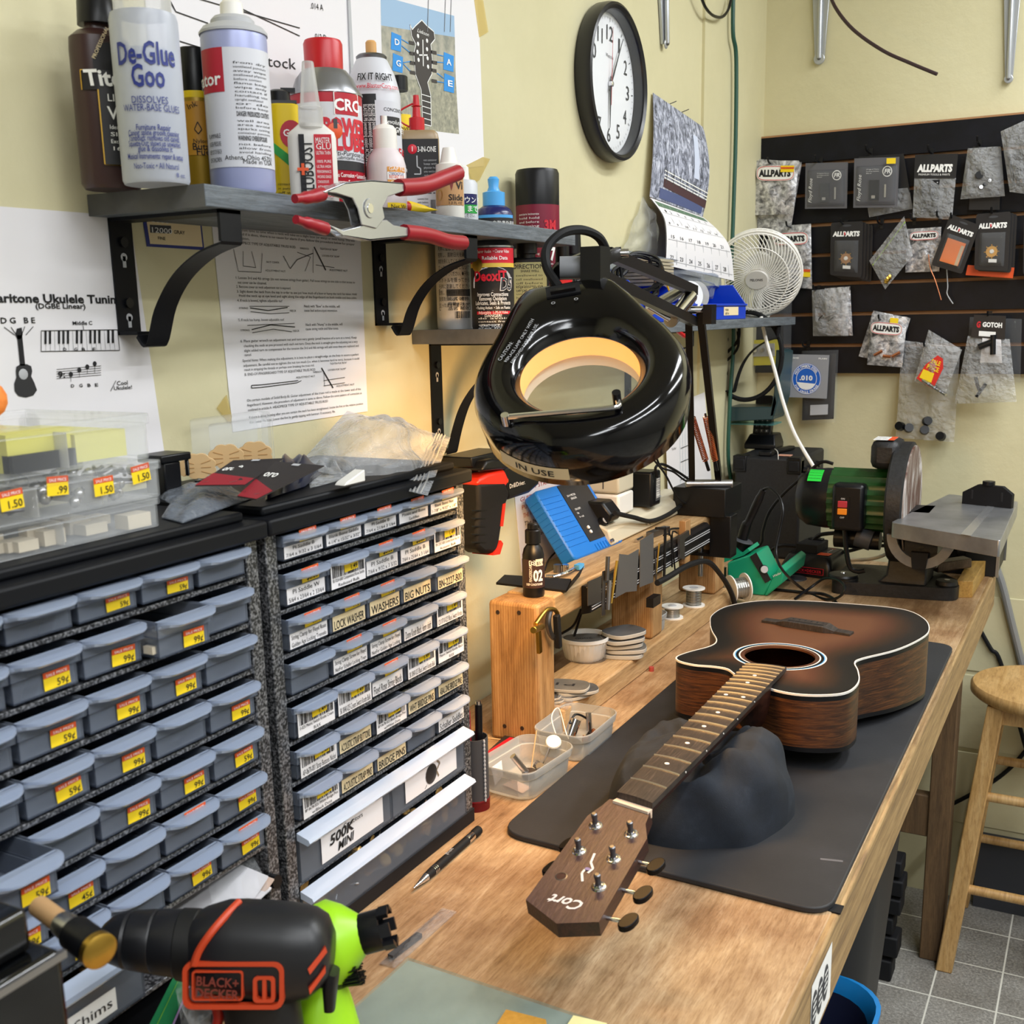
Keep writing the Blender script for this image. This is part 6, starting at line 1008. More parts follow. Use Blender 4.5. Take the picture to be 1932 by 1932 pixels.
packet('grey string packet with round blue seal, hanging lowest over a black blister', (1525, 665), YB, [('rear_blister', lambda b: (slab_(b, fj, .05, .05, .95, .95, .001, PKB), b.grid(lambda u, v: fj(u, v, .008*min(1, 8*min(u, 1-u, v, 1-v))), 8, 8, BLI), slab_(b, fj, .3, .12, .8, .26, .001, LGREY, .009))), ('envelope', lambda b: slab_(b, fk, 0, 0, 1, 1, .003, mat('string_packet_grey', '94969c', .5))),
 ('print', lambda b: (b.poly(fk, [(.48+.36*cos(i*.2), .44+.36*sin(i*.2)) for i in range(31)], mat('seal_blue', '1460c4', .5), .0034), b.line(fk, [(.48+.345*cos(i*.2), .44+.345*sin(i*.2)) for i in range(31)], .012, WHI, .0038, True), b.line(fk, [(.48+.25*cos(i*.2), .44+.25*sin(i*.2)) for i in range(31)], .012, WHI, .0038, True), b.poly(fk, [(.48+.24*cos(pi+i*.26+.2), .40+.2*sin(pi+i*.26+.2)) for i in range(11)], WHI, .0038), qt(b, fk, '.010', .31, .41, .32, .11, WHI, .0042, .04), qt(b, fk, 'DRS8300', .05, .9, .22, .035, WHI, .0036), qt(b, fk, 'PLAIN', .75, .9, .2, .035, WHI, .0036),
  [b.text(ch, lambda u, v, w=0, a=a: fk(.48+.27*cos(a)+(-sin(a)*-1)*0+u*sin(a)+v*cos(a), .44+.27*sin(a)-u*cos(a)+v*sin(a), .0042), 0, 0, .075, WHI, 'c', bold=.03) for ch, a in [(c_, R(155)-i*R(7.6)) for i, c_ in enumerate('HIGH CARBON STEEL')]],
  [b.text(ch, lambda u, v, w=0, a=a: fk(.48+.33*cos(a)+u*-sin(a)-v*cos(a), .44+.33*sin(a)+u*cos(a)-v*sin(a), .0042), 0, 0, .07, WHI, 'c', bold=.03) for ch, a in [(c_, R(212)+i*R(6.6)) for i, c_ in enumerate('FIVE SINGLE STRINGS')]]))])
fl_ = pk([(1690, 826), (1800, 834), (1812, 655), (1702, 642)], YA); fm = pk([(1725, 720), (1785, 740), (1815, 660), (1752, 622)], YC); ft2 = pk([(1729, 714), (1770, 733), (1784, 678), (1752, 668)], YC-.012)
packet('long clear bag with a red sale tag, metal tubes and black feet', (1750, 660), YC, [('long_bag', lambda b: bag(b, fl_, PBAG, .008, 15)), ('small_bag', lambda b: bag(b, fm, PBAG, .010, 16)), ('tubes', lambda b: [b.cyl(onY(1732+i*11, 712+i*7, YC), onY(1752+i*11, 724+i*7, YC-.02), .004, STEEL, n=10) for i in range(4)]), ('tag', lambda b: b.poly(ft2, [(0, 0), (.8, -.1), (1, .7), (.85, 1), (.5, 1.05), (.1, .6)], mat('sale_tag_red', 'd4261e', .5))), ('print', lambda b: (slab_(b, ft2, .1, .08, .65, .42, .0004, YEL, .0006), qt(b, ft2, 'SALE', .3, .72, .5, .16, YEL, .001), qt(b, ft2, 'PRICE', .2, .5, .6, .16, YEL, .001))), ('feet', lambda b: [b.lathe(onY(x, y, YA-.004), [(.011, 0), (.010, .012)], BLK, 14, ax=(sx_, -1, .3)) for x, y, sx_ in ((1700, 805, -.4), (1714, 808, .3), (1744, 812, .2), (1776, 824, -.2), (1748, 795, .5))])])
fq = pk([(1404, 690), (1478, 688), (1476, 640), (1406, 642)], YA); fr2 = pk([(1400, 712), (1492, 706), (1494, 560), (1402, 560)], SY-.012)
packet('clear clamshell with a yellow card and chrome knobs, behind the desk fan base', (1440, 600), YA, [('clamshell', lambda b: b.grid(lambda u, v: fr2(u, v, .016*min(1, 8*min(u, 1-u, v, 1-v))), 8, 8, BLI)), ('card', lambda b: slab_(b, fq, 0, 0, 1, 1, .001, mat('yellow_card', 'd8cf3a', .5))), ('knobs', lambda b: (slab_(b, fq, .2, .35, .8, .85, .004, LGREY, .001), [b.lathe(fq(.3+.2*i, .6, .005), [(.006, 0), (.005, .006)], CHROME, 12, ax=(0, -1, 0)) for i in range(3)]))])
# ---------------------------------------------------------------- wooden riser at the back of the bench
PINE = wood('pine_lumber', ((.3, '8f6a42'), (.5, 'b28a5a'), (.75, 'c8a273')), 4, (6, 6, .8), .55, 1.2, 5, ringscale=14); PINEL = wood('pine_lumber_flat', ((.3, '9c7c54'), (.5, 'b8986c'), (.75, 'ccae84')), 5, (12, .9, 12), .55, 1.2, 6)
RX0, RX1, RZ = -.708, -.634, 1.105
t = thing('lumber_riser', 'riser of rough pine studs standing on the bench against the wall', 'shelf stand', (-.67, 1.65, BZ))
for y0, y1 in ((1.241, 1.292), (1.655, 1.705), (1.985, 2.045)): part(B().box(RX0, RX1, y0, y1, BZ+(0 if y0 < 1.3 else .036), RZ-.036 if y0 > 1.3 else RZ-.0005, PINE), 'post', t, bevel=.005)
part(B().box(RX0+.0005, RX1-.0005, 1.292, 2.05, RZ-.036, RZ, PINEL), 'top_board', t, bevel=.003); part(B().box(RX0, RX1+.012, 1.294, 2.05, BZ, BZ+.0355, PINEL), 'base_board', t, bevel=.003)
KN = mat('knot_hole', '2b1c12', .8)
for px, py in ((939, 1155), (979, 1156), (952, 1370), (985, 1374)): b = B(); b.lathe(onY(px, py, 1.2405), [(.003, 0), (.0026, .0004)], KN, 10, ax=(0, -1, 0)); part(b, 'screw', t)
# ---- things on the riser
on = lambda px, py, z=RZ: onZ(px, py, z)
c = on(1002, 1127); c.x -= .002; c.y += .012; r = .0147; h = .072
def lb(b, fn, r):
    b.rect(fn, -r*1.4, h*.18, r*1.4, h*.72, mat('brown_label', '35201e', .5), 16); b.text('02', fn, -r*.02, h*.32, .021, WHI, bold=.035, w=.0004, fit=r*.9); b.text('FINGERBOARD', fn, -r*.12, h*.3, .0055, WHI, rot=pi/2, w=.0004, fit=h*.36); b.text('DEEP CONDITIONER', fn, r*.1, h*.235, .0042, WHI, 'c', bold=.01, w=.0004, fit=r*1.5)
    b.rect(fn, r*.2, h*.6, r*.95, h*.73, mat('price_label', 'cfcabf', .6), 5, .0003); b.text('$5.99', fn, r*.26, h*.625, .006, INK, w=.0006); b.line(fn, [(-r*.35, h*.62), (r*.15, h*.62), (r*.15, h*.7), (-r*.35, h*.7)], .0008, WHI, .0004, True); b.text('D', fn, -r*.18, h*.63, .006, WHI, bold=.03, shear=-.2, w=.0004)
bottle('conditioner_bottle', 'small black dropper bottle with brown label on the near end of the riser', 'bottle', c, (BLK, [(r*.95, 0), (r, .003), (r, h*.78), (r*.85, h*.9), (r*.5, h)]), [('cap', [(r*.72, h), (r*.72, h+.017), (r*.62, h+.0185), (r*.42, h+.019), (r*.5, h+.0195), (r*.5, h+.025), (r*.4, h+.0265)], BLK)], lb)
b = B(); q = [on(936, 1103), on(952, 1088), on(1078, 1096), on(1068, 1118)]; b.rings([[q[0], q[1], q[1]+Vector((0, 0, .003)), q[0]+Vector((0, 0, .003))], [q[3], q[2], q[2]+Vector((0, 0, .003)), q[3]+Vector((0, 0, .003))]], BLKM); e = [q[3], q[2], q[2]+Vector((.014, .012, .020)), q[3]+Vector((.014, .012, .020))]; b.rings([[p for p in e], [p+Vector((.002, -.002, .002)) for p in e]], BLKM)
solo(b, 'bent_bracket', 'bent flat black plastic strip lying behind the conditioner bottle', 'bracket')
t = thing('string_winder', 'small chrome tool with a light blue tip lying on the riser', 'tool', tuple(on(1070, 1085))); b = B(); p0, p1, p2 = on(1030, 1092)+Vector((0, 0, .004)), on(1055, 1090)+Vector((0, 0, .004)), on(1088, 1078)+Vector((0, 0, .006))
b.tube([p0, p1, p2], .0022, CHROME, 8); b.lathe(on(1052, 1080), [(.006, 0), (.006, .012)], DSTEEL, 12); b.tube([p0+Vector((.012, 0, 0)), p1+Vector((.01, .004, .003)), p2], .0016, CHROME, 6); b.cyl(on(1067, 1080), on(1067, 1080)+Vector((0, 0, .012)), .005, CHROME); part(b, 'frame', t); b = B(); b.bar(p2, p2+(p2-p1).normalized()*.014, .009, .007, LBLUE); part(b, 'tip', t)
# blue meter
a, c_, d = on(1086, 1058), on(1178, 1022), onX(1040, 905, -.775); X = (c_-a); X.z = 0; Wm = X.length; Xn = X.normalized(); Yn = (d-a); Yn = (Yn-Xn*Yn.dot(Xn)); Hm = .125; Yn.normalize(); Zn = Xn.cross(Yn); MM = basis(a+Zn*-.0+Vector((0, 0, .001)), Xn, Yn, Zn); MBL = mat('meter_blue', '1272cf', .4)
t = thing('meter', 'blue rubber-cased meter with black face leaning on the wall above the riser', 'meter', tuple(a)); b = B(); b.M = MM; th = .026
b.prism(rrect(Wm, Hm, .008, 3, Wm/2, Hm/2), lambda u, v, w: Vector((u, v, w)), -th, 0, MBL)
part(b, 'case', t, bevel=.003); b = B(); b.M = MM
for i in range(10): b.box(.002, Wm*.36, .022+i*.0095, .0235+i*.0095, 0, .0012, MBL); b.box(-.0012, .001, .022+i*.0095, .0235+i*.0095, -th+.004, -.003, MBL)
for i in range(9): b.box(Wm*.45+i*Wm*.055, Wm*.45+i*Wm*.055+.0016, .002, .013, 0, .0014, MBL)
part(b, 'ribs', t); b = B(); b.M = MM; fn = lambda u, v, w=0: Vector((u, v, w)); b.prism([(Wm*.4, .019), (Wm*.93, .019), (Wm*.93, Hm*.98), (Wm*.4, Hm*.98)], lambda u, v, w: fn(u, v, w), 0, .0012, BLAB); b.lathe((Wm*.78, .042, .0012), [(.009, 0), (.008, .008)], BLK, 20); b.lathe((Wm*.78, .042, .0092), [(.0055, 0), (.005, .0012)], LGREY, 16)
for v in (.042, .034): b.lathe((Wm*.5, v, .0012), [(.003, 0), (.003, .002)], WHT, 10)
for i, s in enumerate(('ON OFF', 'Hz', 'V~ mA')): b.text(s, fn, Wm*.46, .075-i*.007, .005, WHI, w=.0016)
b.text('SA-V METER', fn, Wm*.46, .1, .005, WHI, w=.0016); b.text('SENSOR', fn, Wm*.5, .094, .005, WHI, w=.0016); part(b, 'face', t)
b = B(); b.tube([dep(1108, 915, 1.95), dep(1104, 960, 1.93), dep(1090, 1000, 1.9), dep(1060, 1030, 1.86), dep(1036, 1055, 1.82), on(1028, 1078)+Vector((0, 0, .002))], .0016, BLK, 6); part(b, 'lead', t)
# power strip and adapters
t = thing('power_strip', 'long cream power strip lying on the riser against the wall', 'power strip', (-.70, 1.8, RZ)); CRM = mat('cream_plastic', 'cfc8b2', .4)
b = B(); b.rings([[Vector((x, y, z)) for x, z in ((-.758, RZ+.002), (-.690, RZ+.002), (-.696, RZ+.026), (-.712, RZ+.034), (-.752, RZ+.034))] for y in (1.62, 2.02)], CRM); part(b, 'housing', t, bevel=.003)
for i in range(5): b = B().box(-.742, -.722, 1.62+i*.07, 1.65+i*.07, RZ+.034, RZ+.0352, BLK if False else LGREY); part(b, 'outlet', t)
b = B()
for i, y in enumerate((1.62, 1.78)): b.cyl((-.692, y, RZ+.01), (-.688, y, RZ+.012), .003, STEEL, n=10)
part(b, 'screws', t)
b = B(); b.box(-.764, -.708, 1.69, 1.757, RZ+.036, RZ+.073, WHT); b.box(-.764, -.708, 1.69, 1.757, RZ+.0745, RZ+.125, CRM); fw_ = lambda u, v, w=0: Vector((-.7795+.072+w, u, v)); fy_ = lambda u, v, w=0: Vector((u, 1.6895-w, v)); b.barcode(fy_, -.742, RZ+.042, -.712, RZ+.052, INK, .0003); b.text('HIGH POWER', fy_, -.755, RZ+.06, .004, GREY, w=.0004); b.line(fy_, [(-.736, RZ+.082), (-.736, RZ+.108)], .002, DGREY, .0004); b.line(fy_, [(-.739+.003*cos(i), RZ+.11+.003*sin(i)) for i in range(7)], .001, DGREY, .0004); b.line(fy_, [(-.752, RZ+.1), (-.752, RZ+.11)], .002, DGREY, .0004); solo(b, 'white_adapter', 'big cream and white plug-in adapter with barcode, plugged in the strip next to the meter', 'adapter', bevel=.004)
b = B(); b.box(-.755, -.69, 1.795, 1.84, RZ+.036, RZ+.098, BLK); fy_ = lambda u, v, w=0: Vector((-.6895+w, u, v)); b.rect(fy_, 1.812, RZ+.045, 1.835, RZ+.09, DGREY, 1, .0002); b.barcode(lambda u, v, w=0: fy_(v, u, w), RZ+.05, 1.815, RZ+.085, 1.832, WHI, .0005); solo(b, 'black_adapter', 'square black wall-wart adapter with a printed label, plugged in the strip beside the cream one', 'adapter', bevel=.004)
b = B(); b.prism([(-.755, RZ+.036), (-.70, RZ+.036), (-.695, RZ+.05), (-.712, RZ+.07), (-.745, RZ+.07)], lambda u, v, w: Vector((u, w, v)), 1.63, 1.672, BLK); solo(b, 'black_adapter', 'rounded black plug adapter in the strip, right behind the blue meter', 'adapter', bevel=.004)
for lab, pts, r_ in (('thick black power cord looping along the cream power strip', [(1160, 968), (1195, 976), (1228, 983), (1262, 970), (1295, 945), (1318, 925)], .004), ('thin black cord hanging from the magnifier lamp to the riser', [(1232, 866), (1255, 895), (1280, 940), (1310, 960), (1318, 985), (1325, 1010)], .0018), ('second thin black cord dropping behind the lamp head', [(1238, 862), (1248, 882), (1270, 890), (1290, 905), (1308, 915)], .0018), ('black cord arching from the square adapter to the lamp clamp', [(1240, 900), (1237, 882), (1250, 876), (1275, 888), (1300, 905), (1312, 918)], .0025)):
    b = B(); b.tube([onX(x, y, -.685+(.01 if r_ < .002 else 0)) for x, y in pts], r_, RUB, 8); solo(b, 'cord', lab, 'cord')
# magnetic bar with tools on the front of the riser
FXR = RX1+.001; t = thing('magnetic_tool_bar', 'black magnetic bar screwed to the riser front, carrying rulers and hex keys', 'tool bar', tuple(onX(1200, 1070, FXR))); g = lambda px, py, d=0: onX(px, py, FXR+d)
e0, e1 = g(1108, 1107), g(1283, 990); b = B(); b.rings([[Vector((FXR+x, y, z)) for x, z in ((0, RZ-.046), (.014, RZ-.042), (.014, RZ-.010), (.008, RZ-.004), (0, RZ-.004))] for y in (1.375, 1.905)], BLK); part(b, 'bar', t, bevel=.001); b = B()
for z in (RZ-.016, RZ-.020, RZ-.034, RZ-.038): b.box(FXR+.014, FXR+.0147, 1.38, 1.9, z-.0006, z+.0006, LGREY)
part(b, 'magnet_strips', t)
def flatpl(pl, d, th, m): b = B(); b.prism([(p.y, p.z) for p in (g(*q, d) for q in pl)], lambda u, v, w: Vector((FXR+d+w, u, v)), 0, th, m); return b
GUN = mat('gunmetal_sheet', '6a6b6e', .4, .5)
for nm, lab, pl, m, cat in (('radius_gauge', 'large grey steel radius gauge with concave ends on the magnetic bar', [(1168, 1045), (1185, 1047), (1204, 1036), (1200, 1115), (1180, 1117), (1160, 1128)], GUN, 'gauge'), ('steel_scraper', 'tall plain grey steel scraper beside the radius gauge', [(1207, 1020), (1232, 1005), (1231, 1098), (1206, 1108)], GUN, 'scraper'), ('feeler_gauge', 'short black feeler gauge at the near end of the magnetic bar', [(1108, 1098), (1133, 1087), (1133, 1135), (1108, 1143)], DSTEEL, 'gauge'), ('steel_strip', 'narrow dark steel strip standing upright on the magnetic bar', [(1136, 1078), (1141, 1076), (1141, 1160), (1134, 1162)], DSTEEL, 'strip'), ('small_square', 'small grey steel square at the far end of the magnetic bar', [(1278, 1012), (1296, 1000), (1297, 1010), (1288, 1018), (1288, 1055), (1279, 1052)], DSTEEL, 'square')):
    solo(flatpl(pl, .0152, .0012 if nm != 'small_square' else .004, m), nm, lab, cat)
for lab, pl, r_, m in (('steel spatula hanging beside the feeler gauge', [(1147, 1050), (1145, 1095)], .0032, DSTEEL), ('small steel screwdriver with ribbed grip on the magnetic bar', [(1150, 1095), (1147, 1150)], .0034, STEEL), ('brass-tipped steel rod leaning on the radius gauge', [(1164, 1058), (1153, 1138)], .0022, BRASS), ('black hex key with the longest arm on the magnetic bar', [(1238, 997), (1252, 997), (1255, 1005), (1253, 1088)], .0024, BLK), ('medium black hex key next to the longest one', [(1263, 1010), (1264, 999), (1280, 997)], .0018, BLK), ('thin black hex key hanging below the medium one', [(1252, 1010), (1266, 1012), (1268, 1070)], .0015, BLK), ('short black hex key near the far end of the magnetic bar', [(1278, 1006), (1268, 1008), (1274, 1080)], .0014, BLK), ('slim brass pick on the magnetic bar between scraper and hex keys', [(1244, 1025), (1238, 1082)], .0014, BRASS), ('slim dark pick on the magnetic bar beside the brass one', [(1236, 1040), (1238, 1098)], .0012, DSTEEL)):
    b = B(); b.tube([g(*p, .0165+r_) for p in pl], r_, m, 8, 4 if len(pl) > 2 else 1); solo(b, 'hex_key' if 'hex' in lab else 'hand_tool', lab, 'tool')
b = B(); q = g(1288, 1000, .004); b.box(FXR, FXR+.012, q.y-.008, q.y+.018, RZ-.055, RZ+.02, PINE); solo(b, 'wood_shim', 'little upright pine shim clamped near the lamp base', 'wood piece', bevel=.001)
b = B(); q = on(1258, 1012); b.bar(on(1225, 1015)+Vector((0, 0, .005)), on(1258, 1003)+Vector((0, 0, .005)), .012, .010, DSTEEL); b.cyl(on(1200, 1024)+Vector((0, 0, .003)), on(1212, 1018)+Vector((0, 0, .003)), .003, CHROME); solo(b, 'metal_file', 'grey metal file lying on the riser behind the steel scraper', 'file')
# capo on the near post
t = thing('capo', 'brass and black guitar capo clipped over the riser post', 'capo', tuple(onX(1030, 1190, RX1+.012))); k = lambda px, py, d=.012: onX(px, py, RX1+d)
b = B(); b.tube([k(1010, 1178), k(1030, 1152), k(1045, 1150), k(1052, 1158)], .0032, BRASS, 8); b.bar(k(1015, 1180), k(1018, 1232), .008, .005, BRASS, up=(1, 0, 0)); b.cyl(k(1006, 1189, .02), k(1022, 1182, .01), .0045, BRASS); part(b, 'lever', t, bevel=.0006)
b = B(); b.tube([k(1038, 1150, .009), k(1034, 1175, .009), k(1040, 1198, .009), k(1052, 1206, .009)], .004, DSTEEL, 8); part(b, 'curved_jaw', t); b = B(); b.bar(k(1050, 1160, .014), k(1054, 1222, .014), .009, .008, RUB, up=(1, 0, 0)); part(b, 'rubber_pad', t, bevel=.0015)
# ---- on the base board
BB = BZ+.0355; ob = lambda px, py, z=BB: onZ(px, py, z)
c = ob(1103, 1240); rw = .0395; h = .036; t = thing('ramekin', 'small white fluted ramekin standing on the riser base', 'dish', tuple(c)); n = 60
flr = lambda r0, z: [c+Vector(((r0+(.0011 if i % 2 else -.0005)*(z < h*.85))*cos(2*pi*i/n), (r0+(.0011 if i % 2 else -.0005)*(z < h*.85))*sin(2*pi*i/n), z)) for i in range(n)]
b = B(); b.rings([flr(rw*.72, 0), flr(rw*.78, .003), flr(rw*.93, h*.84), flr(rw, h*.86), flr(rw, h), flr(rw*.94, h), flr(rw*.72, .004)], WHT, True, True); part(b, 'dish', t, ang=50)
RUBG = mott('rubber_pad_grey', ((.3, '4d4c48'), (.6, '63615c'), (.8, '77756f')), 18, .8); RUBD = mott('rubber_pad_dark', ((.3, '3a3b3d'), (.6, '4e4f51')), 18, .75); PADL = mat('pad_edge_light', 'b4b0a6', .7)
def pad(c, r, th, m, lab, rz=0, tilt=0, sy=.8, txt=None, grp=None):
    b = B(); pl = [(p.x, p.y) for p in catmull([(r*x, r*sy*y, 0) for x, y in ((1, -.55), (1, .55), (.55, 1), (-.55, 1), (-1, .55), (-1, -.55), (-.55, -1), (.55, -1))], 4, True)]
    M_ = Matrix.Translation(c) @ Matrix.Rotation(rz, 4, 'Z') @ Matrix.Rotation(tilt, 4, 'X'); b.M = M_; b.prism(pl, lambda u, v, w: Vector((u, v, w)), 0, th, PADL, m)
    if txt: b.text(txt, lambda u, v, w=0: Vector((-u, -v, th+.0003)), -r*.45, -r*.1, r*.4, INK, fit=r*.9)
    solo(b, 'sanding_pad', lab, 'pad', grp, bevel=.0012)
pad(c+Vector((0, -.002, h*.72)), rw*.76, .006, RUBG, 'round grey sanding pad marked with numbers, sunk in the white ramekin', .6, 0, .85, '2000')
q = ob(1174, 1236)
for i, (dx, dy, m, tl) in enumerate(((0, 0, RUBG, 0), (.003, .004, RUBG, .03), (-.003, .002, RUBD, .05), (.001, -.002, RUBD, .02), (.002, .002, RUBD, 0))): pad(q+Vector((dx, dy, i*.0085)), .032, .007, m, ('bottom', 'second lowest', 'middle', 'second highest', 'topmost')[i]+' grey sanding pad of the tall stack against the riser middle post', .3+.2*i, tl, .8)
q = Vector((-.634, 1.345, BB))
for i, (dx, dy, m, tx) in enumerate(((.004, .006, RUBD, None), (.006, .004, RUBD, None), (-.004, -.004, RUBG, 'P1'))): pad(q+Vector((dx-.004, dy+.005, i*.0065)), .03, .0055, m, ('lowest', 'middle', 'pale topmost')[i]+' sanding pad of the short stack in front of the ramekin', 1.2-.5*i, .04*i, .62, tx)
q = Vector((-.665, 1.322, BB))
for i in range(2): pad(q+Vector((-.004*i, -.002*i, i*.0045)), .026, .004, RUBD, ('lower', 'upper')[i]+' dark sanding pad of the pair beside the near riser post', .4, 0, .8)
b = B(); q0 = [ob(1040, 1335, BB), ob(1070, 1340, BB), ob(1100, 1300, BB), ob(1055, 1285, BB)]; fz = quad(*q0); bag(b, lambda u, v, w=0: fz(u, v)+Vector((0, 0, max(0, .0015+w))), BAG, .008, 21); solo(b, 'zip_bag', 'small crumpled clear zip bag tucked beside the near riser post', 'bag')
FROS2 = clear('frosted_tub', 'eef0f0', op=.26, rough=.25, col='dcdedd')
def tub(name, label, cz, L, W_, H, rz, r, cat='tub', m=None):
    t = thing(name, label, cat, tuple(cz), rz); b = B(); m = m or FROS2; R_ = lambda k, z, e=0: [Vector((u*k+math.copysign(e, u), v*k+math.copysign(e, v), z)) for u, v in rrect(L, W_, r, 6)]
    b.rings([R_(.86, .0006), R_(.9, .003), R_(.95, H*.7), R_(.96, H*.72, .0015), R_(1, H*.97, .0015), R_(1, H, .001), R_(.99, H, -.0005), R_(.95, H*.72, -.0005), R_(.93, H*.7, 0), R_(.86, .004)], m, True, True); part(b, 'body', t, local=True); return t
rim = lambda px, py, z: onZ(px, py, z)
z_ = BZ+.038; A_, B_, C_, D_ = rim(922, 1432, z_), rim(980, 1462, z_), rim(1063, 1410, z_), rim(1003, 1383, z_); ctr_ = (A_+B_+C_+D_)/4; ctr_.z = BZ
ax1 = ((C_+D_)-(A_+B_)); TUB1 = ctr_.copy(); t1 = tub('plastic_tub', 'open frosted plastic tub of loose switch parts, nearer the drawer cabinets', ctr_, .115, .078, .038, math.atan2(ax1.y, ax1.x), .02)
A_, B_, C_, D_ = rim(1027, 1372, z_), rim(1088, 1393, z_), rim(1152, 1343, z_), rim(1080, 1322, z_); ctr_ = (A_+B_+C_+D_)/4; ctr_.z = BZ; TUB2 = ctr_.copy(); tub('plastic_tub', 'open frosted plastic tub of chrome parts, beside the near riser post', ctr_, .115, .078, .038, math.atan2(ax1.y, ax1.x)+.1, .02)
def small(lab, nm, cat, f): b = B(); f(b); solo(b, nm, lab, cat)
V = Vector; u1 = ax1.normalized(); u1.z = 0; w1 = V((-u1.y, u1.x, 0)); T1 = lambda a, c, z: TUB1+u1*a+w1*c+V((0, 0, z)); T2 = lambda a, c, z: TUB2+u1*a+w1*c+V((0, 0, z))
small('steel toggle shaft with holes sticking up out of the near tub', 'toggle_shaft', 'part', lambda b: (b.cyl(T1(0, 0, .012), T1(-.012, .012, .036), .0042, STEEL), b.lathe(T1(.002, -.002, .007), [(.009, 0), (.009, .008)], DSTEEL, 8)))
small('round white knob leaning on the rim of the near tub', 'potentiometer_cap', 'knob', lambda b: (b.lathe(T1(.048, -.01, .037), [(.008, 0), (.010, .002), (.009, .004)], WHT, 20, ax=(.3, -.6, .8)), b.cyl(T1(.04, 0, .01), T1(.046, -.008, .036), .0015, STEEL, n=6)))
small('wooden toothpick standing in the near tub', 'toothpick', 'toothpick', lambda b: b.cyl(T1(.02, .006, .008), T1(.034, .006, .055), .0009, mat('toothpick_wood', 'd9b98a', .6), n=6))
small('coil of dark springs and screws in the near tub', 'spring_parts', 'part', lambda b: [b.lathe(T1(.014+.006*i, -.012+.004*i, .008), [(.005, 0), (.005, .008)], DSTEEL, 10, ax=(rnd.uniform(-1, 1), rnd.uniform(-1, 1), .4)) for i in range(4)])
small('folded white paper slip lying in the near tub', 'paper_slip', 'paper', lambda b: (b.q([T1(-.04, .02, .006), T1(-.01, .028, .006), T1(-.01, .03, .026), T1(-.04, .025, .028)], PAPER), b.q([T1(-.04, -.02, .005), T1(-.02, -.02, .005), T1(-.015, .01, .007), T1(-.035, .012, .007)], mat('pink_slip', 'e6cfc8', .6))))
small('shiny round disc in the far tub', 'metal_disc', 'disc', lambda b: b.lathe(T2(-.03, -.012, .012), [(.013, 0), (.013, .0015)], STEEL, 20, ax=(.2, -.5, 1)))
small('chrome jack socket with black wire in the far tub', 'jack_socket', 'part', lambda b: (b.cyl(T2(0, .01, .012), T2(.012, .008, .032), .008, CHROME), b.cyl(T2(.035, 0, .01), T2(.038, .003, .034), .004, STEEL), b.tube([T2(0, .01, .03), T2(.02, .012, .036), T2(.036, .002, .024), T2(.02, -.01, .014)], .0016, BLK, 6)))
small('copper-wound pickup coils in the far tub', 'copper_coil', 'part', lambda b: [b.lathe(T2(.002+.012*i, -.014+.003*i, .008), [(.006, 0), (.006, .008)], COPPER if i != 1 else BLK, 12, ax=(.4*i, .3, .7)) for i in range(3)])
small('loop of bare white wire rising from the far tub', 'wire_loop', 'wire', lambda b: b.tube([T2(-.045, .0, .02), T2(-.03, .02, .045), T2(-.005, .024, .05), T2(-.01, .01, .02), T2(-.035, -.015, .012)], .0008, WHT, 6))
c = ob(1249, 1190); c.x = -.66; tub('round_container', 'small clear container half hidden by the riser middle post', c, .05, .05, .030, 0, .02, 'container')
c = Vector((-.69, 1.52, BB)); b = B(); b.rings([[c+V((.03*cos(a*pi/12), .03*sin(a*pi/12), z)) for a in range(24)] for z in (0, .028)], BAG, True, False); solo(b, 'clear_cup', 'empty clear plastic cup against the wall behind the ramekin', 'cup')
SOLD = mat('solder_wire', 'a3a3a0', .3, .9)
def spool(lab, c, r, h, ax, wired=.7):
    t = thing('solder_spool', lab, 'spool', tuple(c)); a = V(ax).normalized(); part(B().lathe(c, [(r, 0), (r, .0022)], WHT, 28, ax=a), 'flange', t); part(B().lathe(c+a*(h-.0022), [(r, 0), (r, .0022)], WHT, 28, ax=a).lathe(c+a*(h+.0001), [(r*.4, 0), (r*.38, .0004)], LGREY, 16, ax=a), 'flange', t); part(B().lathe(c+a*.0022, [(r*wired, 0)]+[(r*(wired-.02*(i % 2)), (h-.0044)*i/12) for i in range(1, 12)]+[(r*wired, h-.0044)], SOLD, 24, ax=a), 'wire', t, ang=10)
q = ob(1279, 1140); q.x, q.y = -.652, 1.80; spool('small flat solder spool on the riser base, the nearer of the two', q, .0195, .022, (0, 0, 1)); q = Vector((-.645, 1.895, BB)); spool('taller solder spool on the riser base below the lamp clamp', q, .0205, .034, (0, 0, 1))
b = B(); b.tube([onX(x, y, -.612) for x, y in ((1240, 1100), (1262, 1088), (1300, 1066), (1335, 1060), (1360, 1085), (1378, 1115), (1388, 1145))], .005, RUB, 8); b.box(-.618, -.606, onX(1226, 1102, -.612).y, onX(1240, 1102, -.612).y, 1.02, 1.035, BLK); solo(b, 'thick_cable', 'thick black cord arching in front of the riser down to the bench', 'cord')
for pts in (((1096, 1150), (1082, 1180), (1060, 1195)), ((1100, 1145), (1088, 1185), (1075, 1225))): b = B(); b.tube([onX(x, y, -.715) for x, y in pts], .0022, BLK, 6); solo(b, 'thin_cable', 'thin black cord hanging behind the capo'+(' close to the ramekin' if pts[2][0] > 1065 else ' towards the post'), 'cord')
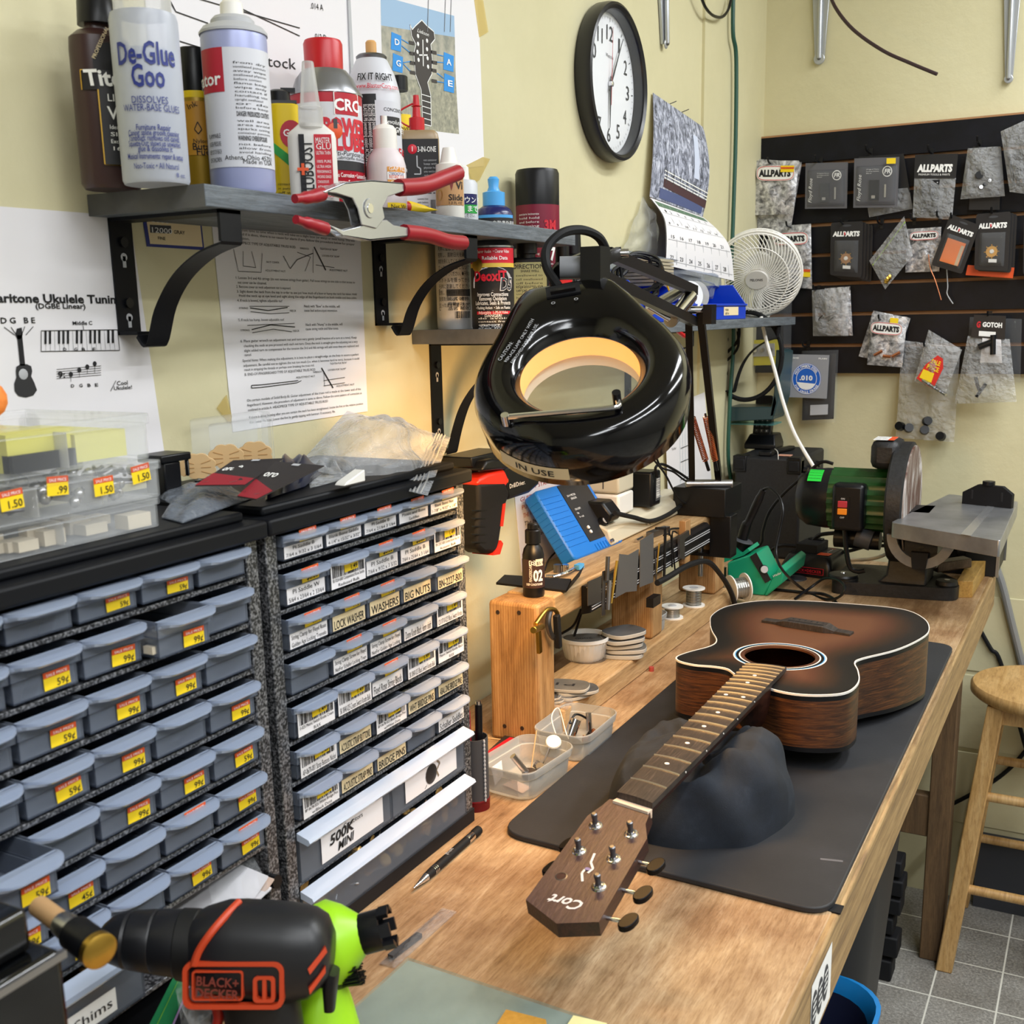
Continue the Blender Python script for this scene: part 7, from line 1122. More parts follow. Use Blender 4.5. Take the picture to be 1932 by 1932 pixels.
# ---------------------------------------------------------------- wall-mounted cordless driver
t = thing('cordless_driver', 'small black and red cordless driver hanging in a black wall holder', 'driver', tuple(onX(915, 950, WX+.04))); k = lambda px, py, d: onX(px, py, WX+d); RDX = mat('driver_red', 'cc2a18', .4)
def slabpx(b, pl, d0, d1, m): b.prism([(p.y, p.z) for p in (k(*q, (d0+d1)/2) for q in pl)], lambda u, v, w: V((WX+w, u, v)), d0, d1, m)
b = B(); slabpx(b, [(884, 910), (935, 905), (945, 930), (934, 960), (925, 1020), (920, 1043), (895, 1043), (882, 1032), (883, 990), (886, 950)], .03, .062, BLKM); part(b, 'handle', t, bevel=.006); b = B(); slabpx(b, [(883, 915), (886, 902), (905, 893), (935, 885), (944, 905), (938, 918)], .031, .0615, RDX); part(b, 'collar', t, bevel=.004)
b = B(); slabpx(b, [(934, 880), (1000, 868), (1005, 912), (985, 930), (945, 943), (938, 915)], .034, .06, BLK); part(b, 'head', t, bevel=.005); b = B(); slabpx(b, [(910, 1046), (926, 1018), (930, 1024), (924, 1044)], .0295, .063, RDX); slabpx(b, [(936, 950), (941, 948), (936, 992), (931, 992)], .04, .063, RDX); part(b, 'accents', t)
b = B()
for i in range(5): slabpx(b, [(889, 962+i*15), (916, 962+i*15), (916, 964+i*15), (889, 964+i*15)], .061, .0626, BLK)
part(b, 'grip_ridges', t); b = B(); PD = lambda px, py: k(px, py, .0605); ptext(b, PD, 'Drill/Driver.', (961, 922), 990, 9, WHI, w=.0004); b.lathe(k(957, 907, .0605), [(.003, 0), (.003, .0004)], ORG, 12, ax=(1, 0, 0)); part(b, 'lettering', t)
t = thing('driver_holder', 'black wall holder with a wide cap behind the cordless driver', 'holder', tuple(onX(890, 880, WX))); b = B(); slabpx(b, [(860, 862), (930, 846), (935, 862), (868, 884), (862, 880)], .001, .05, BLK); slabpx(b, [(875, 880), (893, 876), (893, 945), (878, 945)], .001, .02, BLK); slabpx(b, [(866, 935), (893, 935), (893, 948), (866, 948)], .001, .035, BLK); part(b, 'mount', t, bevel=.002)
b = B(); cps = [(888, 888), (895, 868), (910, 864), (938, 866), (940, 884)]; slabpx(b, cps, .028, .066, BLK); part(b, 'hood', t, bevel=.004)
# ---------------------------------------------------------------- on top of the cabinets
def clearbox(lab, y0, y1, z0, h, x0, x1, divs, fill, tags=()):
    t = thing('compartment_box', lab, 'box', ((x0+x1)/2, (y0+y1)/2, z0)); th = .0016; b = B(); b.box(x0, x1, y0, y1, z0, z0+th, CLR); b.box(x1-th, x1, y0, y1, z0, z0+h*.8, CLR); b.box(x0, x0+th, y0, y1, z0, z0+h*.8, CLR); b.box(x0, x1, y1-th, y1, z0, z0+h*.8, CLR); b.box(x0, x1, y0, y0+th, z0, z0+h*.8, CLR); part(b, 'tray', t, bevel=.0008)
    b = B().box(x0-.001, x1+.0015, y0-.001, y1+.0015, z0+h*.93, z0+h, CLR); b.box(x1-.0003, x1+.0015, y0, y1+.0015, z0+h*.76, z0+h, CLR); b.box(x0, x1, y1-.0002, y1+.0015, z0+h*.76, z0+h, CLR); part(b, 'lid', t, bevel=.0008)
    for i in range(1, divs): part(B().box(x0+th, x1-th, y0+(y1-y0)*i/divs, y0+(y1-y0)*i/divs+.001, z0+th, z0+h*.78, FROST), 'divider', t)
    r_ = random.Random(len(lab)); b = B(); fill(b, r_, x0, x1, y0, y1, z0+th); q = part(b, 'contents', t); q['kind'] = 'stuff'
    for u, v, s, rt in tags: b = B(); sticker(b, lambda a, c, w=0: V((x1+.0006+w, y0+a, z0+c)), u, v, .0175, .013, s, rt); part(b, 'price_sticker', t)
def bones(b, r_, x0, x1, y0, y1, z):
    for i in range(60): p = V((x1-.006-r_.random()*.05, y0+.006+r_.random()*(y1-y0-.02), z)); a = .004+r_.random()*.003; b.box(p.x-a, p.x+a, p.y-a*1.6, p.y+a*1.6, z, z+.005+r_.random()*.008, BITS[0])
def bolts(b, r_, x0, x1, y0, y1, z):
    for i in range(190):
        p = V((x1-.008-r_.random()*.06, y0+.006+r_.random()*(y1-y0-.014), z+.003+r_.random()*.018))
        if i % 2: b.sph(p, .0042, STEEL, 10)
        else: b.cyl(p, p+V((r_.uniform(-.01, .01), r_.uniform(-.016, .016), r_.uniform(-.003, .006))), .0014, DSTEEL, n=6)
def foam(b, r_, x0, x1, y0, y1, z):
    yf = mat('yellow_foam', 'd9d468', .8); n = y1-y0
    b.box(x0+.02, x1-.014, y0+n*.62, y0+n*.80, z, z+.026, yf); b.box(x0+.02, x1-.02, y0+n*.83, y0+n*.99, z, z+.02, yf); b.box(x0+.02, x1-.03, y0+n*.4, y0+n*.60, z+.004, z+.018, BLKM); b.box(x0+.02, x1-.01, y0+n*.2, y0+n*.38, z, z+.004, BITS[3]); b.box(x1-.02, x1-.01, y0+n*.62, y0+n*.8, z, z+.012, BLKM)
TZ = CT+.0205; yR = lambda px, py, x: onX(px, py, x).y
L1, L2, L3 = onX(300, 936, -.625).z, onX(302, 866, -.622).z, onX(282, 778, -.632).z; ye = yR(295, 930, -.625); clearbox('clear compartment box of pale bone pieces, lowest of the stack on the cabinets', .34, ye, TZ, L1-TZ, -.76, -.625, 3, bones)
ye2 = yR(300, 900, -.622); clearbox('clear compartment box of steel bolts with yellow price stickers, middle of the stack', .33, ye2, L1+.0006, L2-L1-.0006, -.765, -.622, 5, bolts, (*[(yR(px, py, -.62)-.33, onX(px, py, -.62).z-L1-.0006, s_, k_) for px, py, s_, k_ in ((5, 967, '1.50', .05), (91, 937, '.99', -.06), (181, 938, '1.50', .02), (253, 915, '1.50', .1))],))
ye3 = yR(280, 800, -.63); clearbox('clear compartment box of yellow and black foam, topmost of the stack', .31, ye3, L2+.0006, L3-L2-.0006, -.765, -.632, 4, foam)
b = B(); p = onX(2, 790, -.70); b.sph(V((p.x, p.y-.01, L3+.0145)), .014, mott('orange_foam', ((.3, 'e0742a'), (.7, 'f39a4a')), 60, .8, (90, .6, .002)), 14); solo(b, 'foam_ball', 'orange foam ball on top of the clear boxes', 'ball')
t = thing('plastic_clip', 'black plastic clip standing on the cabinet top behind the clear boxes', 'clip', tuple(onX(318, 900, -.735).xy)+(TZ,)); p = onX(318, 900, -.735); b = B(); b.box(p.x-.012, p.x+.012, p.y-.016, p.y+.004, TZ, TZ+.03, BLK); b.box(p.x-.016, p.x+.014, p.y-.02, p.y+.016, TZ+.03, TZ+.037, BLK); b.box(p.x+.008, p.x+.012, p.y+.012, p.y+.015, TZ+.015, TZ+.031, BLK); part(b, 'body', t, bevel=.002)
t = thing('plastic_box', 'open clear plastic box lid standing against the wall behind the tuning pegs', 'box', tuple(onX(430, 850, -.78).xy)+(TZ,)); p0, p1 = onX(366, 840, -.785), onX(497, 830, -.785); b = B(); b.box(-.79, -.772, p0.y, p1.y, TZ, TZ+.058, CLR); b.box(-.772, -.766, p0.y+.006, p1.y-.004, TZ+.005, TZ+.053, CLR); part(b, 'lid', t, bevel=.003)
PEGW = mat('peg_wood', 'd9b582', .5)
for i, (px, py) in enumerate(((373, 882), (427, 864), (481, 858))):
    p = onX(px, py, -.745+.006*i); t = thing('tuning_peg', ('ornate pale wooden tuning peg nearest the clear boxes', 'ornate pale wooden tuning peg, middle of the three', 'ornate pale wooden tuning peg farthest along, by the hanging cards')[i], 'tuning peg', tuple(p.xy)+(TZ,)); a = OR(p-V((0, 0, 0))); Mx = Matrix.Translation(p) @ Matrix.Rotation(a, 4, 'Z'); b = B(); b.M = Mx; pl = []
    for j in range(40):
        th = j*2*pi/40; rr = .0135*(1+.12*abs(sin(4*th)))*(1 if sin(th) > -.7 else .8); pl.append((rr*cos(th)*1.15, rr*sin(th)*.9))
    b.prism(pl, lambda u, v, w: V((w, u, v)), -.003, .003, PEGW)
    for s in (-1, 1):
        for q_ in (.35, 0, -.35): b.prism([(s*.003, q_*.01-.0004), (s*.012, q_*.018-.0004), (s*.012, q_*.018+.0006), (s*.003, q_*.01+.0004)][::s], lambda u, v, w: V((w, u, v)), .003, .0034, BITS[3])
    part(b, 'head', t, bevel=.0012); zc = p.z-TZ; b = B(); b.M = Mx; b.lathe((0, 0, -.012), [(.004, 0), (.003, -.003), (.0045, -.006), (.003, -.009), (.0032, -zc+.012)], BLK, 12); part(b, 'shaft', t)
# hanging cards, bags lying on the cabinet lids
def cardpx(b, pl, z, m, th=.0008): q = [onZ(x, y, zz) for (x, y), zz in zip(pl, z)]; f = quad(*q); b.prism([(0, 0), (1, 0), (1, 1), (0, 1)], lambda u, v, w: f(u, v)+V((0, 0, w)), 0, th, m); return f
REDC = mat('dark_red_card', '8e1f2c', .5); CHAR = mat('charcoal_card', '2a2627', .5)
def hangcard(lab, pl, z, name, seed):
    t = thing('hang_card', lab, 'card', tuple(onZ(*pl[0], z[0]))); b = B(); f = cardpx(b, pl, z, CHAR); g2 = lambda u, v, w=0: f(u, v)+V((0, 0, .0009+w)); part(b, 'card', t)
    b = B(); b.poly(g2, [(0, 0), (1, 0), (1, .22), (0, .46)], REDC, .0003); b.text(name, g2, .08, .55, .24, WHI, bold=.02, fit=.34, w=.0004); b.line(g2, [(.07, .1), (.16, .13)], .012, STEEL, .0006); b.line(g2, [(.62, .08), (.74, .12)], .012, STEEL, .0006); b.line(g2, [(.4, .94), (.56, .94)], .06, LGREY, .0004); part(b, 'print', t); return t
hangcard('dark red and charcoal hang card lying on a poly bag, the nearer one', [(368, 918), (462, 917), (535, 866), (440, 870)], (TZ+.022, TZ+.018, TZ+.026, TZ+.032), 'oro®', 1)
hangcard('dark red and charcoal hang card half under the other, over a black bag', [(448, 938), (484, 944), (612, 880), (520, 872)], (TZ+.012, TZ+.010, TZ+.022, TZ+.026), 'oro', 2)
GPB = clear('grey_poly_bag', 'd4d8de', op=.34, rough=.18, col='9aa2ae', bump=(40, .8, .01))
for lab, pl, hh, sd, m in (('crumpled grey poly bag under the hang cards, next to the clear boxes', [(305, 978), (345, 988), (478, 940), (375, 905)], .012, 31, GPB), ('second grey poly bag end sticking out beside the clear boxes', [(300, 940), (340, 962), (420, 930), (345, 918)], .007, 32, GPB), ('dark navy bag bulging under the farther hang card', [(500, 945), (575, 920), (615, 888), (520, 890)], .02, 33, mat('navy_bag', '171d33', .3)), ('small clear bag with a triangular white piece on the cabinet lid', [(585, 922), (650, 905), (640, 880), (580, 890)], .012, 34, BAG)):
    b = B(); q = [onZ(x, y, TZ) for x, y in pl]; f = quad(*q); r_ = random.Random(sd); a1, a2 = r_.uniform(4, 9), r_.uniform(4, 9)
    b.grid(lambda u, v: f(u, v)+V((0, 0, .0012+hh*(max(0, sin(pi*u)*sin(pi*v)))**.5*(1+.25*sin(a1*u*2+a2*v)+.2*sin(a2*2*u-a1*v)))), 20, 20, m); b.grid(lambda u, v: f(u, 1-v)+V((0, 0, .0004)), 2, 2, m); solo(b, 'poly_bag', lab, 'bag', ang=30)
b = B(); p = onZ(660, 912, TZ+.004); b.prism([(-.016, 0), (.016, 0), (.016, .011), (-.012, .003)], lambda u, v, w: p+V((w*1.0, u, v)), -.006, .006, WHT); solo(b, 'white_wedge', 'small white wedge lying on the cabinet lid under the large clear bag', 'wedge', bevel=.001)
# big clear zip bag, flopped over the corner cabinet
t = thing('zip_bag', 'large crumpled clear zip bag flopped over the cabinet beside the truss rod page', 'bag', tuple(onX(700, 860, -.7))); BG = clear('big_bag_plastic', 'f4f6f8', op=.20, rough=.1, col='e9edf2', fres=.8, bump=(28, .9, .012))
P00, P10, P11, P01 = onX(560, 880, -.70), onX(807, 935, -.575), onX(850, 825, -.66), onX(655, 775, -.76); Pm = onX(700, 860, -.62)
ff = quad(P00, P10, P11, P01); fbg = lambda u, v, s=1: ff(u, v)+V((.02, -.012, .03))*(sin(pi*min(1, u*1.15))*sin(pi*v))*s + V((1, -.4, .6))*(.0055*sin(9*u+5*v+s)*sin(7*v-3*u)+.003*sin(21*u-13*v+2*s)+.002*sin(30*v+17*u))*min(1, 6*u*(1-u)+.1)*min(1, 6*v*(1-v)+.15)
b = B(); b.grid(lambda u, v: fbg(u, v, 1), 34, 26, BG); b.grid(lambda u, v: fbg(u, v, -.35), 24, 18, BG); part(b, 'film', t, ang=60)
b = B()
for k in (.86, .885, .91, .94): b.tube([fbg(k, v/10, 1)+V((.0012, -.0006, .0008)) for v in range(11)], .0009, FROST, 6, 1)
part(b, 'zip_strip', t)
# ---------------------------------------------------------------- lower shelf clutter
BLUEB = mat('bin_blue', '0b3fc4', .35); lx = LX-.004
def bin_(lab, y0, y1, tag=None, xb=WX+.012):
    t = thing('parts_bin', lab, 'bin', ((xb+lx)/2, (y0+y1)/2, LSZ)); h, hf = .068, .030; th = .002; b = B(); b.box(xb, lx, y0, y1, LSZ, LSZ+th, BLUEB); b.box(lx-th, lx, y0, y1, LSZ, LSZ+hf, BLUEB); b.box(xb, xb+th, y0, y1, LSZ, LSZ+h, BLUEB)
    for y in (y0, y1-th): b.prism([(xb, LSZ), (lx, LSZ), (lx, LSZ+hf), (lx-.028, LSZ+h), (xb, LSZ+h)], lambda u, v, w, y=y: V((u, y+w, v)), 0, th, BLUEB)
    b.box(lx-.001, lx+.003, y0-.001, y1+.001, LSZ+hf-.004, LSZ+hf, BLUEB); part(b, 'body', t, bevel=.001)
    if tag: b = B(); fn = lambda u, v, w=0: V((lx+.0006+w, y0+u, LSZ+v)); b.rect(fn, (y1-y0)*.5, .008, (y1-y0)*.82, .024, CREAM); b.text(tag[0], fn, (y1-y0)*.53, .0165, .006, INK, bold=.01, w=.0004); b.text(tag[1], fn, (y1-y0)*.53, .0095, .006, INK, bold=.01, w=.0004); part(b, 'tape_label', t)
yb = lambda px: onX(px, 590, lx).y
bin_('blue plastic parts bin with a cream tape label, nearest the desk fan', yb(1318), yb(1407), ('POLISH', 'BUFF 1/4')); bin_('blue plastic parts bin full of cables, behind the lamp elbow', yb(1216), yb(1313), ('CABLES', 'MISC')); bin_('blue plastic parts bin mostly hidden by the lamp hinge', yb(1106), yb(1211))
def coil(lab, P, n, r, rt, m, name='cable_coil', cat='cable', seed=0):
    r_ = random.Random(seed); b = B(); pts = []
    for i in range(n*10): a = i*2*pi/10; k = r*(1+.25*r_.uniform(-1, 1)); pts.append(P+V((k*.5*cos(a)+r_.uniform(-.004, .004), k*cos(a)*.8, k*sin(a)*.7+i*.0004)))
    b.tube(pts, rt, m, 6, 4); solo(b, name, lab, cat)
coil('loose coil of black cable heaped in the blue bin behind the lamp elbow', V((lx-.05, (yb(1216)+yb(1313))/2-.02, LSZ+.066)), 5, .045, .0032, BLK, seed=1); coil('small black cable bundle in the blue bin nearest the fan', V((lx-.04, yb(1350), LSZ+.030)), 4, .022, .002, BLK, seed=2)
c = onX(1305, 556, lx-.012); t = thing('wire_reel', 'translucent white reel standing in the blue bins', 'reel', tuple(c)); 
for dx in (0, .012): part(B().lathe(c+V((dx*.3, dx*2-.01, -.002)), [(.026, 0), (.026, .003)], FROST if dx else mat('reel_white', 'dfe3ea', .4), 28, ax=(.75, -.6, .1)), 'disc', t)
b = B(); p = [onX(x, y, lx-.02) for x, y in ((1262, 548), (1258, 532), (1268, 527), (1282, 532), (1275, 545), (1262, 530), (1290, 540))]; b.tube(p, .0016, mat('yellow_cable_tie', 'e8b90e', .4), 6); solo(b, 'cable_tie', 'yellow looped cable tie on top of the blue bin', 'cable tie')
b = B(); c = onX(1252, 533, lx-.03); b.sph(c, .006, FROST, 10); b.cyl(c, c+V((.02, .03, -.02)), .004, FROST); solo(b, 'plastic_dropper', 'small frosted dropper bulb beside the yellow cable tie', 'dropper')
b = B(); c = onX(1225, 508, WX+.05); fq_ = lambda i: b.box(c.x-.03, c.x+.03, c.y-.05, c.y+.045, c.z-.03+i*.006, c.z-.0255+i*.006, mat('brown_paper', 'a89d86', .8) if i == 0 else b.ms[0])
for i in range(8): fq_(i)
solo(b, 'paper_stack', 'stack of tan paper envelopes behind the lamp arm', 'paper stack')
GBAG = clear('hazy_bag', 'e4e8ee', op=.22, rough=.2, col='aab2be', bump=(30, .8, .01))
def blob(lab, pl, x0, amp, m, seed, nm='poly_bag'):
    q = [onX(x, y, x0+dx) for x, y, dx in pl]; f = quad(*q); r_ = random.Random(seed); a, c = r_.uniform(4, 8), r_.uniform(4, 8); b = B()
    for s in (1, -.4): b.grid(lambda u, v: f(u, v)+V((amp*s*(max(0, sin(pi*u)*sin(pi*v)))**.5*(1+.3*sin(a*u*2+c*v)+.25*sin(c*2*v-a*u)), 0, .004*sin(a*u+c*v*2))), 20, 18, m)
    solo(b, nm, lab, 'bag', ang=60)
blob('hazy clear bag slumped over the blue bins beside the fan', [(1250, 555, .06), (1345, 560, .07), (1362, 520, .05), (1245, 495, .03)], WX, .025, GBAG, 3); blob('long clear bag lying along the wall behind the bins', [(1100, 525, .02), (1245, 500, .03), (1330, 490, .03), (1160, 470, .02)], WX+.01, .02, GBAG, 4); blob('tall clear bag standing against the wall below the calendar', [(1172, 482, .012), (1240, 480, .015), (1238, 400, .008), (1212, 375, .008)], WX, .012, BAG, 5)
t = thing('pliers', 'red-handled pliers hooked under the lower shelf beside the lamp arm', 'pliers', tuple(onX(1280, 615, LX))); b = B(); b.tube([onX(x, y, LX-.004) for x, y in ((1262, 608), (1278, 615), (1295, 618))], .004, REDP, 8); part(b, 'handle', t); b = B(); b.tube([onX(x, y, LX-.004) for x, y in ((1276, 622), (1288, 632), (1293, 634))], .004, REDP, 8); part(b, 'handle', t)
# desk fan clipped on the far end of the shelf
fa0 = dep(1429, 519, 2.52); k = 2.52/F; fr_ = 81*k; av = (-ray(1436, 519).normalized()*.93 - _r*.06 - _u*.33).normalized(); ux = av.cross(V((0, 0, 1))).normalized()*-1; uy = av.cross(ux).normalized(); uy = uy if uy.z > 0 else -uy; FM = basis(fa0, ux, uy, ux.cross(uy)); FM = FM if (ux.cross(uy)).dot(av) > 0 else basis(fa0, -ux, uy, av)
t = thing('desk_fan', 'white round desk fan clipped to the far end of the lower shelf', 'fan', tuple(fa0)); WHF = mat('fan_white', 'e9e7e2', .4)
rg = lambda r, z, n=48: [V((r*cos(i*2*pi/n), r*sin(i*2*pi/n), z)) for i in range(n)]
def torus(b, r, z, tr, m, n=40): b.tube(rg(r, z, n)+rg(r, z, n)[:1], tr, m, 6, 1)
b = B(); b.M = FM
for i in range(56):
    a = i*2*pi/56; b.tube([V((r*cos(a+tw), r*sin(a+tw), z)) for r, tw, z in ((.024, 0, .034), (fr_*.45, .18, .033), (fr_*.75, .42, .028), (fr_*.93, .62, .014), (fr_*.98, .7, 0))], .0011, WHF, 4, 3)
torus(b, fr_*.72, .029, .0016, WHF); torus(b, fr_*.97, .004, .0028, WHF); part(b, 'front_grille', t)
b = B(); b.M = FM; torus(b, fr_, -.006, .004, WHF); torus(b, fr_*.98, -.030, .003, WHF)
for i in range(48): a = i*2*pi/48; b.bar((fr_*cos(a), fr_*sin(a), -.004), (fr_*.98*cos(a+.05), fr_*.98*sin(a+.05), -.03), .003, .0015, WHF, up=(cos(a), sin(a), 0))
for i in range(40): a = i*2*pi/40; b.tube([V((r*cos(a), r*sin(a), z)) for r, z in ((fr_*.98, -.03), (fr_*.7, -.046), (.03, -.05))], .0011, WHF, 4, 2)
part(b, 'rear_grille', t); b = B(); b.M = FM; b.lathe((0, 0, 0), [(.0265, .031), (.0265, .036), (.024, .0385)], mat('fan_hub', 'c9c6c1', .4), 32, sy=.85); b.text('PELONIS', lambda u, v, w=0: V((u, v, .0387)), 0, -.002, .0075, INK, 'c', bold=.02); part(b, 'badge', t)
b = B(); b.M = FM; b.lathe((0, 0, 0), [(.018, -.02), (.018, .012), (.012, .02)], WHF, 20)
part(b, 'hub', t)
for j in range(4): b = B(); b.M = FM; a0 = j*pi/2; b.grid(lambda u, v: V(((.016+u*(fr_*.85-.016))*cos(a0+v*1.1+u*.25), (.016+u*(fr_*.85-.016))*sin(a0+v*1.1+u*.25), -.012+.02*(v-.5))), 8, 6, FROST); part(b, 'blade', t)
b = B(); b.M = FM; b.lathe((0, 0, 0), [(.03, -.085), (.034, -.05)], WHF, 20); b.M = None; pb = FM @ V((0, -.06, -.085)); pb.y = min(pb.y, 2.64); b.tube([FM @ V((0, 0, -.07)), FM @ V((0, -.03, -.082)), V((pb.x, pb.y, LSZ+.02)), V((pb.x, pb.y, LSZ+.004))], .011, WHF, 10); b.box(pb.x-.025, pb.x+.025, pb.y-.02, pb.y+.02, LSZ+.0005, LSZ+.012, WHF); part(b, 'clip_stand', t)
b = B(); b.tube([onY(x, y, 2.545-(y-600)*.0003) for x, y in ((1436, 598), (1445, 640), (1462, 700), (1478, 760), (1500, 820), (1536, 882))], .0042, WHT, 8); part(b, 'cord', t)
# belt holder under the shelf end
t = thing('belt_holder', 'dark teal plastic tray holder with a black belt looped through it below the fan', 'holder', tuple(onX(1400, 760, WX))); TEAL = mat('dark_teal_plastic', '2a4348', .35); hy = 2.56; k2 = lambda x, y, d=0: onY(x, y, hy+d)
b = B()
for pl in ([(1343, 640), (1352, 640), (1354, 725), (1366, 768), (1372, 792), (1362, 796), (1350, 765), (1345, 720)], [(1464, 660), (1476, 664), (1470, 750), (1460, 786), (1452, 786), (1460, 740)]): b.prism([(p.x, p.z) for p in (k2(*q) for q in pl)], lambda u, v, w: V((u, hy+w, v)), 0, .10, TEAL)
b.prism([(p.x, p.z) for p in (k2(*q) for q in [(1352, 742), (1366, 768), (1455, 768), (1462, 735), (1466, 760), (1458, 792), (1366, 796)])], lambda u, v, w: V((u, hy+w, v)), 0, .10, TEAL); part(b, 'tray', t, bevel=.002)
b = B(); cen = k2(1408, 672); b.tube([cen+V(((.078 if cos(a) < 0 else .085)*cos(a), -.006, .1*sin(a))) for a in [i*2*pi/24 for i in range(25)]], .0055, RUB, 8, 3); part(b, 'belt', t); b = B(); b.tube([k2(1392, 625, -.01), k2(1390, 660, -.01), k2(1350, 700, -.01), k2(1335, 720, -.01)], .003, RUB, 8); b.tube([k2(1393, 600, -.008), k2(1393, 640, -.008), k2(1372, 665, -.008), k2(1352, 690, -.008)], .0035, RUB, 8); part(b, 'strap', t)
p0, p1 = k2(1372, 798), k2(1458, 790); part(B().box(p0.x, p1.x, hy+.005, hy+.08, p0.z-.004, p0.z-.001, clear('teal_glass', 'bfe6e6', op=.12, rough=.05, col='8fd0d0')), 'glass_strip', t)
# ---------------------------------------------------------------- far end of the bench
AMPB = mott('amp_vinyl', ((.4, '0e0f13'), (.7, '191b20')), 200, .6, (500, .5, .0006)); AY0, AY1, AX0, AX1, AZ = 2.5, 2.73, -.757, -.603, 1.145
t = thing('amplifier', 'small black amplifier cabinet with corner guards, standing in the corner', 'amplifier', (-.68, 2.6, BZ)); part(B().box(AX0, AX1, AY0, AY1, BZ, AZ, AMPB), 'cabinet', t, bevel=.006)
for x in (AX0+.012, AX1-.016): b = B(); b.box(x-.016, x+.016, AY0-.002, AY0+.03, AZ-.036, AZ+.002, BLK); b.box(x-.012, x+.012, AY0-.004, AY0, AZ-.03, AZ-.006, BLKM); part(b, 'corner_guard', t, bevel=.003)
b = B(); b.bar((-.69, 2.53, AZ+.006), (-.665, 2.66, AZ+.006), .018, .010, BLK); b.box(-.705, -.675, 2.515, 2.545, AZ, AZ+.012, BLK); part(b, 'handle', t, bevel=.003); b = B()
for i in range(5): b.lathe((AX1, 2.53+i*.03, AZ-.03), [(.008, 0), (.007, .009)], BLK, 14, ax=(1, 0, 0))
part(b, 'control_knobs', t)
b = B(); b.tube([V((-.68, 2.56, AZ+.013)), V((-.665, 2.53, AZ+.010)), V((-.655, 2.50, AZ-.003))], .001, WHT, 5); b.box(-.665, -.635, 2.53, 2.55, AZ+.001, AZ+.0025, mat('pink_tag', 'e0a58c', .6)); solo(b, 'string_tag', 'salmon paper tag on white string lying on the amplifier handle', 'tag')
t = thing('cordless_phone', 'black cordless phone standing in its cradle on the amplifier', 'phone', tuple(onY(1440, 850, 2.62).xy)+(AZ,)); pp = onY(1440, 848, 2.67); pz = AZ+.001; b = B(); b.rings([[V((x, y, z)) for x, y in ((pp.x-s, 2.665-s2), (pp.x+s, 2.665-s2), (pp.x+s, 2.715), (pp.x-s, 2.715))] for z, s, s2 in ((pz, .038, .03), (pz+.012, .038, .03), (pz+.035, .03, .01))], BLK); part(b, 'cradle', t, bevel=.003)
PM = Matrix.Translation((pp.x-.004, 2.672, pz+.022)) @ Matrix.Rotation(R(14), 4, 'X').inverted(); b = B(); b.M = PM; b.prism(rrect(.044, .105, .008, 3, 0, .0525), lambda u, v, w: V((u, -w, v)), -.011, .011, BLK); part(b, 'handset', t, bevel=.002); b = B(); b.M = PM; fn = lambda u, v, w=0: V((u, -.0114-w, v))
for r in range(5):
    for c in range(3): b.prism(rrect(.0095, .0085, .002, 2, -.0125+c*.0125, .018+r*.0125), lambda u, v, w: fn(u, v, w), 0, .001, DGREY); b.text('*0#7894561231-2'[r*3+c] if r < 5 else '', fn, -.0125+c*.0125, .016+r*.0125, .006, WHI, 'c', w=.0014)
part(b, 'keypad', t)
# disc sander
GRNM = mat('sander_green', '1c4a20', .35); IRON = mott('cast_iron_black', ((.4, '101114'), (.7, '1d1e22')), 120, .5, (160, .5, .0012)); ALU = mott('cast_aluminium', ((.3, '84868a'), (.6, 'a0a2a6'), (.8, 'b4b6ba')), 14, .35, metal=.7); DISC = mott('worn_sanding_disc', ((.35, '5a3a30'), (.5, '8d8078'), (.6, 'c9c4c4')), 14, .7, vs=(1, 1, .5), detail=7, dist=2)
SYc, SZc = 2.30, 1.093; t = thing('disc_sander', 'green-motored bench disc sander with grey tilting table', 'sander', (-.38, 2.3, BZ))
b = B(); b.prism([(p[0], p[1]) for p in rcorner([V((-.470, 2.222)), V((-.232, 2.252)), V((-.232, 2.32)), V((-.30, 2.42)), V((-.47, 2.40))], .025, 4)], lambda u, v, w: V((u, v, w)), BZ, BZ+.026, IRON); b.lathe((-.255, 2.285, BZ+.026), [(.022, 0), (.020, .008), (.010, .009)], IRON, 18); b.lathe((-.255, 2.285, BZ+.035), [(.006, 0), (.005, .001)], STEEL, 10); b.lathe((-.445, 2.25, BZ+.026), [(.026, 0), (.026, .006)], IRON, 18); part(b, 'base', t, bevel=.003)
part(B().rings([[V((x, y, z)) for x, y in ((-.362-s, 2.262-s*.4), (-.29, 2.262-s*.4), (-.29, 2.36), (-.362-s, 2.36))] for z, s in ((BZ+.024, .022), (BZ+.04, .006), (BZ+.10, 0), (BZ+.17, .0))], IRON), 'column', t, bevel=.004)
ax_x = lambda prof, m, n=40: B().lathe((0, SYc, SZc), prof, m, n, ax=(1, 0, 0))
part(ax_x([(.020, -.560), (.045, -.553), (.058, -.535), (.062, -.50), (.062, -.487)], BLK), 'end_bell', t, ang=50)
b = B(); n = 60
b.rings([[V((x, SYc+(.060 if i % 3 else .0645)*cos(i*2*pi/n), SZc+(.060 if i % 3 else .0645)*sin(i*2*pi/n))) for i in range(n)] for x in (-.487, -.374)], GRNM); part(b, 'motor_body', t)
part(ax_x([(.062, -.375), (.062, -.362), (.05, -.352)], IRON), 'motor_flange', t)
part(ax_x([(.117, -.366), (.121, -.362), (.121, -.336), (.117, -.333)], IRON, 56), 'disc_guard', t); part(ax_x([(.114, -.334), (.114, -.330)], DISC, 56), 'sanding_disc', t)
